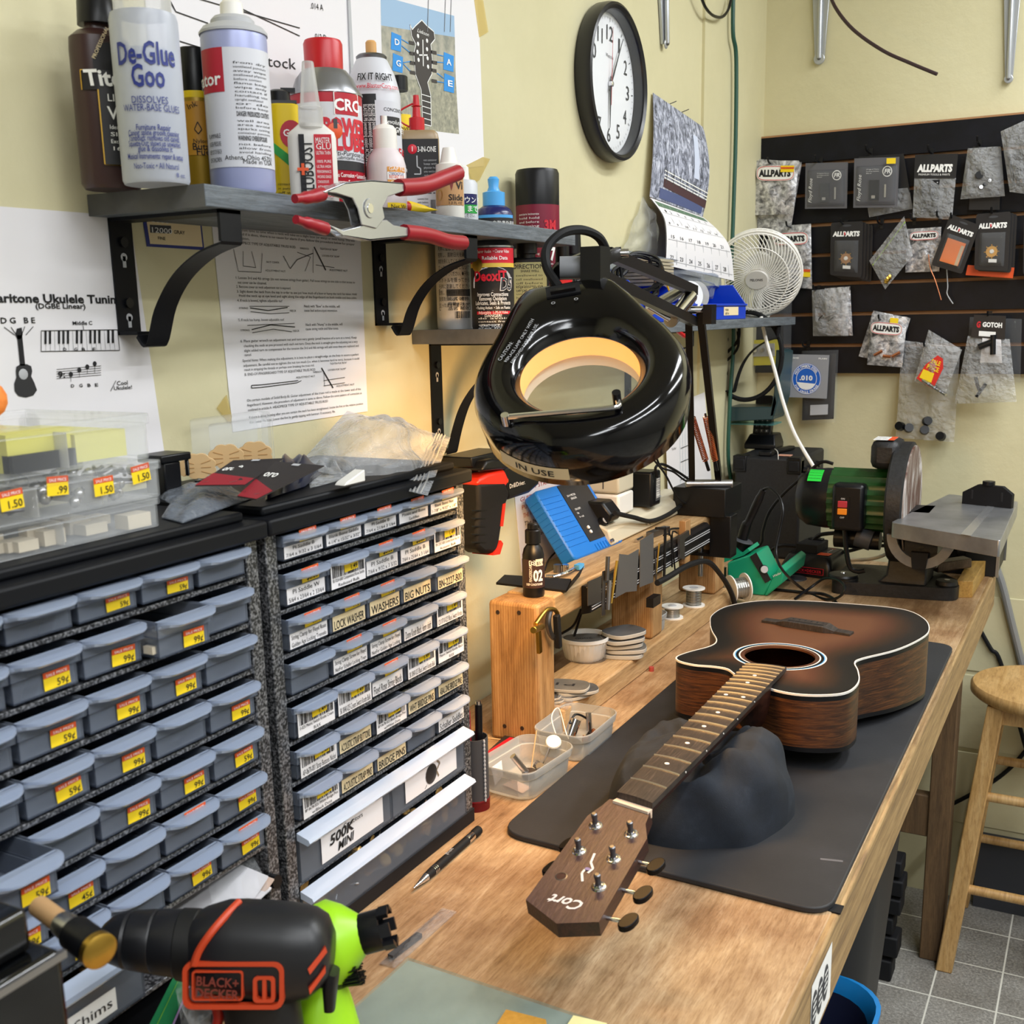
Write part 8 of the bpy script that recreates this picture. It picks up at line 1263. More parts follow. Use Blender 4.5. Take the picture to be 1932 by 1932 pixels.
b = B(); q = V((-.386, SYc-.01, SZc+.085)); b.box(-.408, -.352, SYc-.055, SYc+.03, SZc+.070, SZc+.128, IRON); part(b, 'dust_port', t, bevel=.014); b = B(); fn = plane((-.404, SYc-.05, SZc+.1284), (1, 0, 0), (0, 1, .02)); b.rect(fn, 0, 0, .04, .055, WHI); b.rect(fn, .028, 0, .04, .055, ORG, 1, .0003); lines(b, fn, .002, .05, .024, 8, .006, INK, seed=30); part(b, 'warning_label', t)
sb0, sb1 = onY(1567, 1000, 2.215), onY(1632, 915, 2.215); b = B(); b.box(sb0.x, sb1.x, 2.212, 2.25, sb0.z, sb1.z, BLK); part(b, 'switch_box', t, bevel=.008); fn = lambda u, v, w=0: V((u, 2.2118-w, v)); sx0, sz0 = onY(1590, 958, 2.212).x, onY(1590, 958, 2.212).z
b = B(); b.prism([(sx0-.013, sz0-.022), (sx0+.013, sz0-.022), (sx0+.013, sz0+.022), (sx0-.013, sz0+.022)], lambda u, v, w: fn(u, v, w), 0, .002, BLK); b.text('ON', fn, sx0, sz0+.0165, .005, WHI, 'c', w=.0024); b.text('OFF', fn, sx0, sz0-.021, .005, WHI, 'c', w=.0024); part(b, 'switch_plate', t); part(B().prism([(sx0-.009, sz0+.001), (sx0+.009, sz0+.001), (sx0+.009, sz0+.014), (sx0-.009, sz0+.014)], lambda u, v, w: fn(u, v, w), .002, .006, mat('red_switch', 'b5303c', .4)), 'switch_paddle', t, bevel=.001); part(B().prism([(sx0-.009, sz0-.013), (sx0+.009, sz0-.013), (sx0+.009, sz0-.001), (sx0-.009, sz0-.001)], lambda u, v, w: fn(u, v, w), .002, .007, mat('orange_switch', 'ef8a1f', .4)), 'switch_paddle', t, bevel=.001)
b = B(); fg_ = lambda u, v, w=0: V((u, SYc-(.0625+w)*cos(v/.0625), SZc+(.0625+w)*sin(v/.0625))); b.grid(lambda u, v: fg_(-.530+u*.028, .044+v*.036), 1, 6, mat('green_sticker', '1ec83c', .5)); 
for i in range(4): b.text('warranty void if removed', lambda u, v, w=0: fg_(u, v, .0004), -.529, .05+i*.008, .004, INK, fit=.025)
part(b, 'green_sticker', t); part(B().cyl((-.475, SYc-.02, SZc-.078), (-.385, SYc-.02, SZc-.078), .02, BLK), 'capacitor', t); part(B().cyl((-.43, SYc-.03, SZc-.07), (-.40, SYc-.03, SZc-.078), .0208, DGREY), 'capacitor_label', t)
TBZ = 1.08; tq = [onZ(1681, 985, TBZ), onZ(1888, 1020, TBZ), onZ(1921, 946, TBZ), onZ(1790, 932, TBZ)]
b = B(); tp = rcorner([p.xy.to_3d() for p in tq], .008, 3); b.prism([(p.x, p.y) for p in tp], lambda u, v, w: V((u, v, w)), TBZ-.030, TBZ, ALU); part(b, 'table', t, bevel=.002)
b = B(); f_ = quad(*tq); b.rings([[f_(u, v)+V((0, 0, w)) for u, v in ((.66, -.01), (.75, -.01), (.75, .78), (.66, .78))] for w in (.0002, .0006)], mat('slot_bright', 'd6d8dc', .25, .8)); part(b, 'mitre_slot', t)
b = B(); g0, g1 = f_(.36, .78), f_(.98, .80); d = (g1-g0); gp = plane(g0, d, (0, 0, 1)); Lg = d.length; b.prism([(0, 0), (Lg, 0), (Lg, .028), (Lg-.02, .042), (.03, .042), (0, .024)], lambda u, v, w: gp(u, v, w), 0, .012, BLKM); b.cyl(gp(Lg*.5, .042, .006), gp(Lg*.5, .05, .006), .012, BLK)
for u in (.2, .8): b.prism([(Lg*u-.002, .012), (Lg*u+.002, .012), (Lg*u+.002, .03), (Lg*u-.002, .03)], lambda u_, v, w: gp(u_, v, w), .0115, .0125, INK)
part(b, 'mitre_fence', t, bevel=.001)
b = B(); ct_ = onY(1738, 1000, 2.17); pl = [(.062*cos(pi+i*pi/16), .062*sin(pi+i*pi/16)) for i in range(17)]; pl += [(.044*cos(2*pi-i*pi/16), .044*sin(2*pi-i*pi/16)) for i in range(17)]; b.prism(pl, lambda u, v, w: V((ct_.x+u, 2.17+w, TBZ-.03+v)), 0, .01, ALU); b.prism([(-.012, -.062), (.012, -.062), (.016, -.03), (-.016, -.03)], lambda u, v, w: V((ct_.x+u, 2.165+w, TBZ-.03+v)), 0, .03, BLKM); b.box(ct_.x-.03, ct_.x+.03, 2.18, 2.27, TBZ-.09, TBZ-.03, IRON); part(b, 'trunnion', t)
# soldering station
SGR = mat('station_green', '129a72', .4); t = thing('soldering_station', 'green soldering station with black control panel, beside the riser end', 'soldering station', (-.63, 2.2, BZ)); s_ = lambda px, py, y=2.15: onY(px, py, y); s2 = lambda px, py: V((onY(px, py, 2.15).x, 0, onY(px, py, 2.15).z))
def sp(pl, y0, y1, m, nm, bv=.003): b = B(); b.prism([(p.x, max(p.z, BZ+.0002)) for p in (s2(*q) for q in pl)], lambda u, v, w: V((u, w, v)), y0, y1, m); part(b, nm, t, bevel=bv)
sp([(1372, 1122), (1441, 1130), (1455, 1098), (1428, 1043), (1412, 1048), (1372, 1062)], 2.15, 2.235, SGR, 'housing'); sp([(1441, 1130), (1452, 1098), (1470, 1070), (1480, 1078), (1476, 1100), (1446, 1132)], 2.15, 2.33, SGR, 'front_deck')
b = B(); q = [s_(1415, 1050, 2.1485), s_(1444, 1100, 2.1485), s_(1455, 1094, 2.1485), s_(1427, 1042, 2.1485)]; b.rings([q, [p+V((0, -.0015, 0)) for p in q]], BLAB); c = s_(1441, 1074, 2.146); b.lathe(c, [(.009, 0), (.008, .010)], BLK, 18, ax=(.4, -1, .2)); b.lathe(c+V((.004, -.010, .002)), [(.0075, 0), (.007, .001)], LGREY, 14, ax=(.4, -1, .2)); part(b, 'control_panel', t)
b = B(); b.prism([(p.x, p.z) for p in (s2(*q) for q in [(1360, 1064), (1400, 1050), (1412, 1042), (1408, 1036), (1396, 1046), (1378, 1030), (1366, 1025), (1362, 1030)])], lambda u, v, w: V((u, w, v)), 2.16, 2.23, SGR); part(b, 'holder_cradle', t); b = B(); b.cyl(s_(1392, 1052, 2.19), s_(1403, 1018, 2.19), .024, BLK, .02); b.lathe(s_(1402, 1020, 2.175), [(.021, 0), (.018, .002)], DGREY, 18, ax=s_(1403, 1018)-s_(1392, 1052)); part(b, 'iron_holder', t)
b = B(); b.tube([s_(1399, 1024, 2.18), s_(1407, 994, 2.18), s_(1412, 985, 2.18), s_(1428, 950, 2.18), s_(1440, 925, 2.18)], (.011, .0105, .008, .0085, .0065), BLK, 12, 3); part(b, 'soldering_iron', t)
b = B(); b.tube([s_(1440, 924, 2.18), s_(1452, 921, 2.17), s_(1470, 938, 2.15), s_(1477, 965, 2.13), s_(1470, 1005, 2.12), s_(1464, 1045, 2.1), s_(1480, 1080, 2.07)]+[onZ(x, y, BZ+z_) for x, y, z_ in ((1520, 1115, .006), (1560, 1131, .004), (1585, 1125, .02), (1594, 1108, .038), (1580, 1094, .045), (1555, 1092, .036), (1530, 1108, .016), (1500, 1130, .004))], .0028, BLK, 8); part(b, 'iron_cord', t)
b = B(); b.text('Weller', lambda u, v, w=0: s_(1458, 1090, 2.148)+V((u*.85, -w, v+u*.5)), 0, 0, .007, WHI); part(b, 'lettering', t)
b = B(); b.tube([onZ(x, y, BZ+.0035) for x, y in ((1448, 1111), (1480, 1114), (1520, 1118), (1550, 1120), (1570, 1128), (1578, 1138))], .003, BLK, 8); solo(b, 'station_cable', 'black cable lying on the bench in front of the charger', 'cable')
spool('large leaning solder spool next to the green station', onZ(1378, 1112, BZ+.03), .028, .034, (.55, .55, .05), .72); b = B(); c = onZ(1380, 1125, BZ); b.box(c.x-.03, c.x+.03, c.y-.012, c.y+.04, BZ, BZ+.0035, BLK); b.box(c.x-.03, c.x-.024, c.y-.01, c.y+.04, BZ, BZ+.05, BLK); solo(b, 'spool_stand', 'black stand under the large leaning solder spool', 'stand')
# battery charger
t = thing('battery_charger', 'black battery charger with orange sticker between the green station and the sander', 'charger', (-.52, 2.33, BZ)); CM = Matrix.Translation((-.540, 2.405, BZ)) @ Matrix.Rotation(R(-8), 4, 'Z'); b = B(); b.M = CM; b.rings([[V((x, y, z)) for x, y in rrect(.115*k, .12*k, .012)] for z, k in ((0, 1), (.022, 1), (.04, .88), (.048, .8))], BLK); part(b, 'housing', t, bevel=.003)
b = B(); b.M = CM; b.box(-.036, .012, -.03, .04, .046, .066, BLKM); b.box(-.028, .005, .02, .035, .066, .07, BLK); part(b, 'battery_rail', t, bevel=.003); b = B(); b.M = CM; fn = plane((.018, -.045, .0485), (1, 0, 0), (0, 1, 0)); b.rect(fn, 0, 0, .026, .085, BLAB); b.rect(fn, 0, 0, .026, .024, ORG, 1, .0004); b.text('20V', fn, .002, .07, .009, ORG, w=.0006); b.text('Circuit', fn, .002, .008, .009, INK, w=.0008, fit=.022, bold=.01)
for i in range(4): b.lathe(fn(.012, .035+i*.009, .0004), [(.0012, 0), (.001, .0004)], WHI, 8)
f2 = plane((-.045, -.0603, .008), (1, 0, 0), (0, 0, 1)); b.rect(f2, .012, 0, .085, .014, RED); b.rect(f2, .0132, .001, .0838, .013, BLK, 1, .0003); b.text('BLACK+DECKER', f2, .016, .0035, .009, RED, bold=.01, w=.0006, fit=.064); part(b, 'labels', t)
for lab, pts, r_, m in (('tangle of black mains cable behind the charger, nearest the amplifier', [(1440, 1050), (1470, 1030), (1520, 1030), (1545, 1010), (1580, 1005), (1600, 1000)], .0045, BLK), ('black cable running low behind the sander motor', [(1560, 1045), (1600, 1040), (1640, 1030), (1680, 1030)], .004, BLK), ('second black cable running low behind the sander motor', [(1590, 1028), (1630, 1022), (1670, 1020)], .004, BLK), ('white cable curving under the sander motor', [(1665, 1012), (1676, 1030), (1672, 1045), (1640, 1055), (1600, 1056)], .004, WHT), ('black power lead arching from the sander end past the amplifier', [(1572, 875), (1550, 872), (1520, 895), (1480, 930), (1452, 965), (1440, 1000), (1436, 1025), (1415, 1040)], .0036, BLK), ('black cord hanging from the sander switch box', [(1594, 1000), (1597, 1040), (1604, 1070), (1618, 1078), (1632, 1076)], .005, BLK)):
    b = B(); yy = 2.43 if 'behind' in lab else 2.4 if 'white' in lab else 2.34 if 'arching' in lab else 2.235; b.tube([(lambda p: V((p.x, p.y, max(p.z, BZ+r_))))(onY(x, y, yy)) for x, y in pts], r_, m, 8); solo(b, 'cable', lab, 'cable')
b = B(); c = onZ(1499, 1092, BZ); b.lathe(c, [(.026, 0), (.025, .003), (.01, .004)], DGREY, 28); solo(b, 'round_pad', 'flat dark grey rubber disc lying on the bench before the charger', 'disc')
b = B(); c = onZ(1585, 1092, BZ+.035); c.y += .03; b.lathe(c, [(.03, 0), (.028, .004), (.006, .006)], BLK, 28); b.lathe(c+V((0, 0, .006)), [(.006, 0), (.005, .002)], STEEL, 12); solo(b, 'round_pad', 'black rubber disc with a steel centre resting on the sander foot', 'disc')
t = thing('metal_case', 'black case with silver edges at the far bench end behind the sander table', 'case', (-.24, 2.6, BZ)); b = B().box(-.30, -.182, 2.50, 2.68, BZ+.001, BZ+.062, mat('case_black', '0d0e10', .5)); part(b, 'body', t); b = B(); 
for y in (2.497, 2.68): b.box(-.302, -.178, y, y+.005, BZ+.056, BZ+.066, STEEL); b.box(-.184, -.178, y, y+.006, BZ, BZ+.066, STEEL)
b.box(-.184, -.178, 2.5, 2.68, BZ+.056, BZ+.066, STEEL); b.box(-.302, -.178, 2.5, 2.68, BZ+.0615, BZ+.064, DGREY); part(b, 'edging', t); part(B().box(-.262, -.245, 2.492, 2.498, BZ+.04, BZ+.06, CHROME), 'latch', t)
c0, c1 = onZ(1803, 1128, BZ), onZ(1834, 1128, BZ); b = B(); f_ = quad(c0, c1, onZ(1866, 1073, BZ), onZ(1833, 1073, BZ)); b.rings([[f_(u, v)+V((0, 0, w)) for u, v in ((0, 0), (1, 0), (1, .72), (0, .72))] for w in (0, .034)], wood('yellow_scrap_wood', ((.3, 'a9833e'), (.6, 'c79f55'), (.8, 'd8b873')), 5, (8, 1, 8))); solo(b, 'wood_block', 'yellowish scrap wood block at the bench edge beside the sander base', 'wood block', bevel=.001)
b = B(); p = onZ(1800, 1078, BZ+.036); b.bar(p+V((-.04, .0, .006)), p+V((.02, .05, .012)), .03, .02, wood('dark_scrap_wood', ((.3, '4a3a2a'), (.7, '77604a')), 6, (8, 8, 2))); solo(b, 'wood_offcut', 'dark wooden offcut leaning on the yellowish block', 'wood offcut', bevel=.003)
b = B(); b.lathe(onZ(1229, 1266, BZ), [(.0042, 0), (.0042, .007)], mat('red_eraser', 'a8443c', .6), 14); solo(b, 'red_plug', 'tiny red rubber plug standing on the bare plywood near the riser', 'plug')
b = B(); b.tube([onY(x, y, BY-.014) for x, y in ((1868, 1040), (1890, 1100), (1910, 1180), (1940, 1300))], .009, mat('grey_conduit', '8d8f90', .4, .3), 10, 3); solo(b, 'conduit', 'grey conduit slanting down the far wall behind the stool', 'conduit')
b = B(); b.tube([onY(x, y, BY-.012) for x, y in ((1850, 1190), (1870, 1225), (1888, 1250), (1932, 1400), (1932, 1420), (1880, 1470), (1790, 1520), (1720, 1545))], .005, RUB, 8); solo(b, 'wall_cable', 'black cable sagging along the far wall behind the stool', 'cable')
# ---------------------------------------------------------------- under and beside the bench
SW = wood('stool_beech', ((.3, 'b38a50'), (.5, 'c9a066'), (.75, 'd8b47c')), 4, (10, 1.5, 1.5), .4, 1, 6); t = thing('wooden_stool', 'pale wooden stool with round seat and dowel rungs beside the bench', 'stool', (-.07, 2.61, 0)); sc = V((-.07, 2.59, .655))
part(B().lathe(sc, [(.10, -.030), (.146, -.028), (.155, -.020), (.155, -.006), (.150, 0)], SW, 56), 'seat', t, ang=50); ft_l = {}
for sx_ in (-1, 1):
    for sy_ in (-1, 1):
        top = sc+V((sx_*.092, sy_*.092, -.028)); foot = V((-.068+sx_*.158, 2.61+sy_*.158, 0)); ft_l[sx_, sy_] = (top, foot); M_ = lambda p, k: [p+V((a*k, c*k, 0)) for a, c in ((-1, -1), (1, -1), (1, 1), (-1, 1))]; part(B().rings([M_(foot, .0175), M_(top, .0175)], SW), 'leg', t, bevel=.003)
at_ = lambda k, z: (lambda a, c: c+(a-c)*(z/(a.z)))(*ft_l[k])
for k0_, k1_, zs_ in (((-1, -1), (1, -1), (.20, .42)), ((-1, 1), (1, 1), (.20, .42)), ((-1, -1), (-1, 1), (.29,)), ((1, -1), (1, 1), (.29,))):
    for z in zs_: part(B().cyl(at_(k0_, z), at_(k1_, z), .0105, SW), 'rung', t)
for s in (-1, 1): part(B().bar(at_((-1, s), .605), at_((1, s), .605), .014, .035, SW), 'apron', t)
BINB = mat('bin_black', '1d1e21', .5); t = thing('waste_bin', 'tall black waste bin under the bench edge with a white barcode label', 'bin', (-.36, 1.62, 0)); bc_ = V((-.412, 1.74, 0)); RB = lambda z: .118+.055*z/.80; b = B(); b.rings([[bc_+V((x, y, z)) for x, y in rrect(2*RB(z)+e, 2*RB(z)+e, .07, 6)] for z, e in ((0, 0), (.76, 0), (.76, .012), (.80, .012), (.80, 0), (.78, -.01), (.01, -.01))], BINB); part(b, 'body', t, ang=50)
b = B(); fn = lambda u, v, w=0: V((bc_.x+RB(v)+.0012+w, 1.70+u, v)); b.rect(fn, -.055, .62, .05, .755, WHI); b.rect(fn, -.055, .72, .05, .755, RED, 1, .0003); b.barcode(fn, -.02, .64, .04, .705, INK, .0004); part(b, 'label', t)
t = thing('blue_bin', 'blue plastic bin in front of the black waste bin, under the bench edge', 'bin', (-.36, 1.385, 0)); bc2 = V((-.362, 1.385, 0)); b = B(); BL2 = mat('bright_blue_plastic', '0e78bd', .35); rr2 = lambda z: .105+.035*z/.5; b.rings([[bc2+V((x, y, z)) for x, y in rrect(2*rr2(z)+e, 2*rr2(z)+e, .07, 6)] for z, e in ((0, 0), (.485, 0), (.485, .016), (.5, .016), (.502, .004), (.48, -.012), (.02, -.012))], [BL2, BL2, BL2, BL2, BL2, mat('bin_inside_navy', '0a1230', .5)]); part(b, 'body', t, ang=50)  # inside wall is a darker navy than the blue outside
t = thing('tray_stack', 'stack of black plastic trays on the floor behind the waste bin', 'tray stack', (-.4, 2.4, 0)); yT = 2.34
for i, (px, py0, py1) in enumerate(((1680, 1860, 1815), (1692, 1812, 1772), (1684, 1768, 1735), (1698, 1732, 1700), (1703, 1697, 1665), (1700, 1660, 1628))):
    p0, p1 = onY(px, py0, yT), onY(px, py1, yT); part(B().box(p0.x-.2, p0.x, yT, yT+.06, max(.001, p0.z+.002), max(.02, p1.z-.001), BLKM), 'tray', t, bevel=.004)
# ---------------------------------------------------------------- near end of the bench
t = thing('ballpoint_pen', 'black ballpoint pen with chrome tip lying on the bench before the drawer cabinets', 'pen', tuple(onZ(840, 1620, BZ))); a, c = onZ(780, 1676, BZ+.005), onZ(903, 1566, BZ+.005); d = (c-a); ln = d.length; dn_ = d.normalized(); pt = lambda k: a+d*k
part(B().lathe(pt(.18), [(.0042, 0), (.0048, ln*.1), (.0048, ln*.62)], BLKM, 16, ax=d), 'barrel', t); part(B().lathe(a, [(.0007, 0), (.0012, ln*.03), (.0042, ln*.18)], CHROME, 16, ax=d), 'tip', t); part(B().lathe(pt(.80), [(.0049, 0), (.0049, ln*.09), (.0042, ln*.1)], CHROME, 16, ax=d), 'collar', t); part(B().lathe(pt(.9), [(.004, 0), (.0052, ln*.03), (.0052, ln*.1)], RUB, 16, ax=d), 'stylus_end', t); b = B(); [b.lathe(pt(k), [(.005, 0), (.005, .0012)], CHROME, 16, ax=d) for k in (.27, .29, .31)]; part(b, 'rings', t); b = B(); b.text('Spring', lambda u, v, w=0: pt(.48)+dn_*u+dn_.cross(V((0, 0, -1)))*-(v-.002)+V((0, 0, .0049)), 0, 0, .006, LGREY); part(b, 'lettering', t)
c = onZ(903, 1523, BZ); c.x -= .004; t = thing('pencil_cup', 'narrow black mesh cup with a red base beside the drawer cabinet', 'cup', tuple(c)); part(B().lathe(c, [(.0165, .012), (.0165, .088), (.0155, .088), (.0155, .014)], DGREY, 24, cap1=False), 'sleeve', t); part(B().lathe(c, [(.017, 0), (.0175, .012), (.0165, .013)], clear('red_base', 'd88080', op=.4, col='8c2228'), 24), 'base', t); b = B()
for i in range(16): b.lathe(c+V((.0175*cos(-.3+.0*i), .0175*sin(-.3), .012+i*.0048)), [(.001, 0), (.0016, .002), (.001, .004)], LGREY, 6)
part(b, 'braided_edge', t)
for i, (lab, m, dx, dy, h_) in enumerate((('black flat-topped pen in the mesh cup, the tallest', BLK, .004, .004, .126), ('dark red pen in the mesh cup', mat('dark_red_pen', '8c1a2e', .35), -.006, -.002, .118), ('second dark red pen in the mesh cup, beside the cabinet', mat('dark_red_pen', '7a1830', .35), -.004, -.008, .113))): b = B(); b.cyl(c+V((dx, dy, .014)), c+V((dx*1.2, dy*1.2, h_)), .0045, m); b.cyl(c+V((dx*1.2, dy*1.2, h_)), c+V((dx*1.2, dy*1.2, h_+.004)), .0035, CHROME); solo(b, 'pen', lab, 'pen')
t = thing('multi_tool_pack', 'red and black printed packet lying behind the near tub', 'packet', tuple(onZ(940, 1400, BZ))); b = B(); cardpx(b, [(915, 1428), (938, 1432), (985, 1392), (955, 1390)], [BZ+.003]*4, CHAR, .004); part(b, 'card', t); b = B(); g_ = cardpx(b, [(917, 1420), (925, 1428), (975, 1394), (962, 1391)], [BZ+.0072]*4, RED, .0004); part(b, 'stripe', t)
for lab, (p, q) in (('wooden toothpick sticking out below the near tub', ((1050, 1440), (1064, 1453))), ('wooden toothpick lying behind the pencil cup', ((915, 1392), (952, 1396)))): b = B(); b.cyl(onZ(*p, BZ+.001), onZ(*q, BZ+.001), .001, mat('toothpick_wood', 'd9b98a', .6), n=6); solo(b, 'toothpick', lab, 'toothpick')
b = B(); g_ = quad(onZ(715, 1820, BZ), onZ(745, 1828, BZ), onZ(862, 1722, BZ), onZ(835, 1715, BZ)); bag(b, lambda u, v, w=0: g_(u, v)+V((0, 0, max(.0004, .001+w))), BAG, .004, 41); b.bar(g_(.3, .1)+V((0, 0, .003)), g_(.5, .5)+V((0, 0, .003)), .006, .004, DGREY); solo(b, 'small_strip_bag', 'narrow clear bag with a dark strip inside, beside the glass plate', 'bag')
t = thing('glass_plate', 'sanding plate of thick greenish glass over grey slate at the near bench end', 'plate', tuple(onZ(900, 1900, BZ))); A_, B2, C2 = onZ(770, 1806, BZ+.008), onZ(1185, 1945, BZ+.008), onZ(600, 1960, BZ+.008); D2 = B2+(C2-A_); f_ = quad(C2, D2, B2, A_)
b = B(); b.rings([[f_(u, v)+V((0, 0, w)) for u, v in ((0, 0), (1, 0), (1, 1), (0, 1))] for w in (-.008, -.003)], mott('grey_slate', ((.3, '85837c'), (.5, '9b9a93'), (.7, 'acaca6')), 14, .5, (30, .5, .004), detail=8)); part(b, 'slate', t); b = B(); b.rings([[f_(u, v)+V((0, 0, w)) for u, v in ((0, 0), (1, 0), (1, 1), (0, 1))] for w in (-.0028, 0)], clear('greenish_glass', 'f6faf8', op=.05, rough=.03, col='b4c0ba', fres=.3)); part(b, 'glass', t)
b = B(); cardpx(b, [(930, 1945), (1035, 1950), (1030, 1925), (955, 1906)], [BZ+.009]*4, mott('ochre_sandpaper', ((.4, 'b8842c'), (.7, 'c79238')), 200, .8)); solo(b, 'sandpaper_piece', 'torn ochre sandpaper piece on the glass plate', 'sandpaper'); b = B(); cardpx(b, [(1060, 1950), (1150, 1955), (1145, 1932), (1082, 1917)], [BZ+.009]*4, mat('pale_yellow_note', 'ece0a0', .7)); solo(b, 'paper_note', 'pale yellow paper note on the glass plate', 'note')
# papers and bags stuffed in the open compartment
b = B(); x_ = CF-.004
for i, (m, sh) in enumerate(((PAPER, 0), (mat('peach_paper', 'd9bfae', .8), .02), (PAPER, -.015))):
    q = [V((x_-.1, .575+sh+.02*i, .988+.004*i)), V((x_+.012, .58+sh+.03*i, .984+.004*i)), V((x_+.018, .655+sh*.2, 1.004+.006*i)), V((x_-.1, .66, 1.012+.006*i))]; f_ = quad(*q); b.grid(lambda u, v: f_(u, v), 2, 2, m); b.grid(lambda u, v: f_(u, v)+V((0, 0, .001)), 2, 2, m)
solo(b, 'paper_sheets', 'loose papers stuffed in the open cabinet compartment above the drill', 'papers'); b = B(); f_ = quad(V((x_+.006, .60, .990)), V((x_+.02, .652, 1.004)), V((x_-.02, .668, 1.034)), V((x_-.02, .62, 1.024))); bag(b, f_, BAG, .006, 51); solo(b, 'clear_sleeve', 'clear plastic sleeve over the papers in the open compartment', 'sleeve')
b = B(); q = onX(490, 1658, CF-.01); b.lathe(q, [(.006, 0), (.006, .02)], BLK, 14, ax=(1, 0, .1)); solo(b, 'control_dial', 'small black knob lying in the open compartment next to the papers', 'knob')
b = B(); b.lathe(V((CF-.05, .56, RAIL[7]+.012)), [(.0075, 0), (.0075, .05)], mat('wine_red', '6a1526', .35), 18, ax=(1, .1, 0)); b.lathe(V((CF, .565, RAIL[7]+.012)), [(.0078, 0), (.0078, .004), (.005, .004)], CHROME, 18, ax=(1, .1, 0)); solo(b, 'wine_red_tube', 'dark red tube with chrome end lying beside the shims drawer', 'tube')
t = thing('zip_bag', 'clear zip bag with a green and violet seal hanging out behind the drill', 'bag', (CF, .56, BZ)); P = lambda px, py: onX(px, py, -.575); f_ = quad(P(320, 1990), P(420, 1990), P(390, 1850), P(348, 1855)); b = B(); b.grid(lambda u, v: f_(u, v)+V((.006*sin(5*v+3*u), 0, 0)), 8, 8, BAG); b.grid(lambda u, v: f_(u, v)+V((.012*sin(5*v+3*u)+.004, 0, 0)), 8, 8, BAG); part(b, 'film', t); f2_ = quad(P(295, 1960), P(340, 1960), P(378, 1868), P(350, 1850)); b = B(); b.grid(lambda u, v: f2_(u, v)+V((-.012, 0, 0)), 4, 6, mat('green_zip', '12804e', .5)); b.line(lambda u, v, w=0: f2_(u, v)+V((-.0114, 0, 0)), [(.3, 0), (.3, 1)], .02, LIME); b.line(lambda u, v, w=0: f2_(u, v)+V((-.0114, 0, 0)), [(1.0, 0), (1.0, 1)], .1, mat('violet_zip', 'a98fc8', .5)); part(b, 'seal', t)
# cordless drill
DT = .735; dp = lambda px, py, d=0: dep(px, py, DT-d); DX = (dp(630, 1785)-dp(200, 1772)).normalized(); DZ = (_fw*-1 - DX*DX.dot(_fw*-1)).normalized(); DY = DZ.cross(DX); d0 = dp(400, 1790)
t = thing('cordless_drill', 'black and orange cordless drill standing upright at the near end of the bench', 'drill', (d0.x, d0.y, BZ)); DBK = mat('drill_black', '17181c', .4); DOR = mat('drill_orange', 'c2411e', .45); DDK = mat('drill_deep_black', '0e0f11', .5)  # collar and handle are a deeper black than the housing
def dsec(px, y0, y1, dz, n=28, e=.75, zc=0):
    a, c = dp(px, y0), dp(px, y1); cc_ = (a+c)/2+DZ*zc; h_ = (a-c).length/2; return [cc_+DY*(h_*abs(sin(k))**e*math.copysign(1, sin(k)))+DZ*(dz*abs(cos(k))**e*math.copysign(1, cos(k))) for k in [i*2*pi/n for i in range(n)]]
part(B().rings([dsec(192, 1752, 1764, .003, e=1), dsec(197, 1742, 1790, .012, e=1), dsec(212, 1729, 1815, .016, e=1), dsec(240, 1720, 1826, .0185, e=1), dsec(246, 1722, 1825, .0180, e=1), dsec(250, 1719, 1828, .0188, e=1), dsec(290, 1717, 1834, .0202, e=1), dsec(294, 1719, 1833, .0198, e=1), dsec(298, 1717, 1836, .0204, e=1), dsec(340, 1717, 1842, .0212, e=1)], DBK), 'chuck', t, ang=25)
part(B().rings([dsec(338, 1719, 1842, .0205, e=1), dsec(342, 1715, 1847, .022, e=1), dsec(372, 1716, 1852, .023, e=1), dsec(376, 1720, 1850, .022, e=1)], DDK), 'torque_collar', t, ang=25)
part(B().rings([dsec(370, 1722, 1852, .022), dsec(385, 1714, 1858, .025), dsec(425, 1702, 1868, .027), dsec(455, 1701, 1876, .0275), dsec(540, 1706, 1886, .0275), dsec(590, 1716, 1876, .0265), dsec(612, 1730, 1855, .024), dsec(626, 1760, 1835, .018)], DBK), 'motor_housing', t, ang=50)
face = lambda px, py, d=0: dp(px, py)+DZ*(.0272+d)
def fpl(b, pl, m, d0_, d1_): q = [face(*p, d0_) for p in pl]; b.rings([q, [p+DZ*(d1_-d0_) for p in q]], m)
rp = lambda x0, y0, x1, y1, r: [(x, y) for x, y in rrect(x1-x0, y1-y0, r, 4, (x0+x1)/2, (y0+y1)/2)]
b = B()
for o_, i_ in ((rp(368, 1786, 552, 1872, 18), rp(376, 1794, 544, 1864, 13)), (rp(385, 1802, 478, 1856, 6), rp(388, 1805, 475, 1853, 5)), (rp(496, 1812, 536, 1860, 8), rp(503, 1818, 529, 1854, 5))): b.rings([[face(*p, -.004) for p in o_], [face(*p, .0012) for p in o_], [face(*p, .0012) for p in i_], [face(*p, -.004) for p in i_]], DOR, False, False)
fpl(b, rp(513, 1818, 520, 1854, 2), DOR, -.004, .001); part(b, 'orange_trim', t)
b = B(); b.tube([dp(452, 1700)+DZ*.002, dp(438, 1712)+DZ*.018, dp(418, 1735)+DZ*.026, dp(398, 1765)+DZ*.0275, dp(388, 1792)+DZ*.0275], .0026, DOR, 8); part(b, 'orange_stripe', t); b = B()
for pl in ([(592, 1800), (622, 1764), (625, 1774), (596, 1810)], [(594, 1836), (622, 1800), (622, 1812), (596, 1846)]): q = [dp(*p)+DZ*(.024 if p[0] < 600 else .019) for p in pl]; b.rings([q, [p+DZ*.003+DX*.001 for p in q]], DOR)
part(b, 'vents', t)
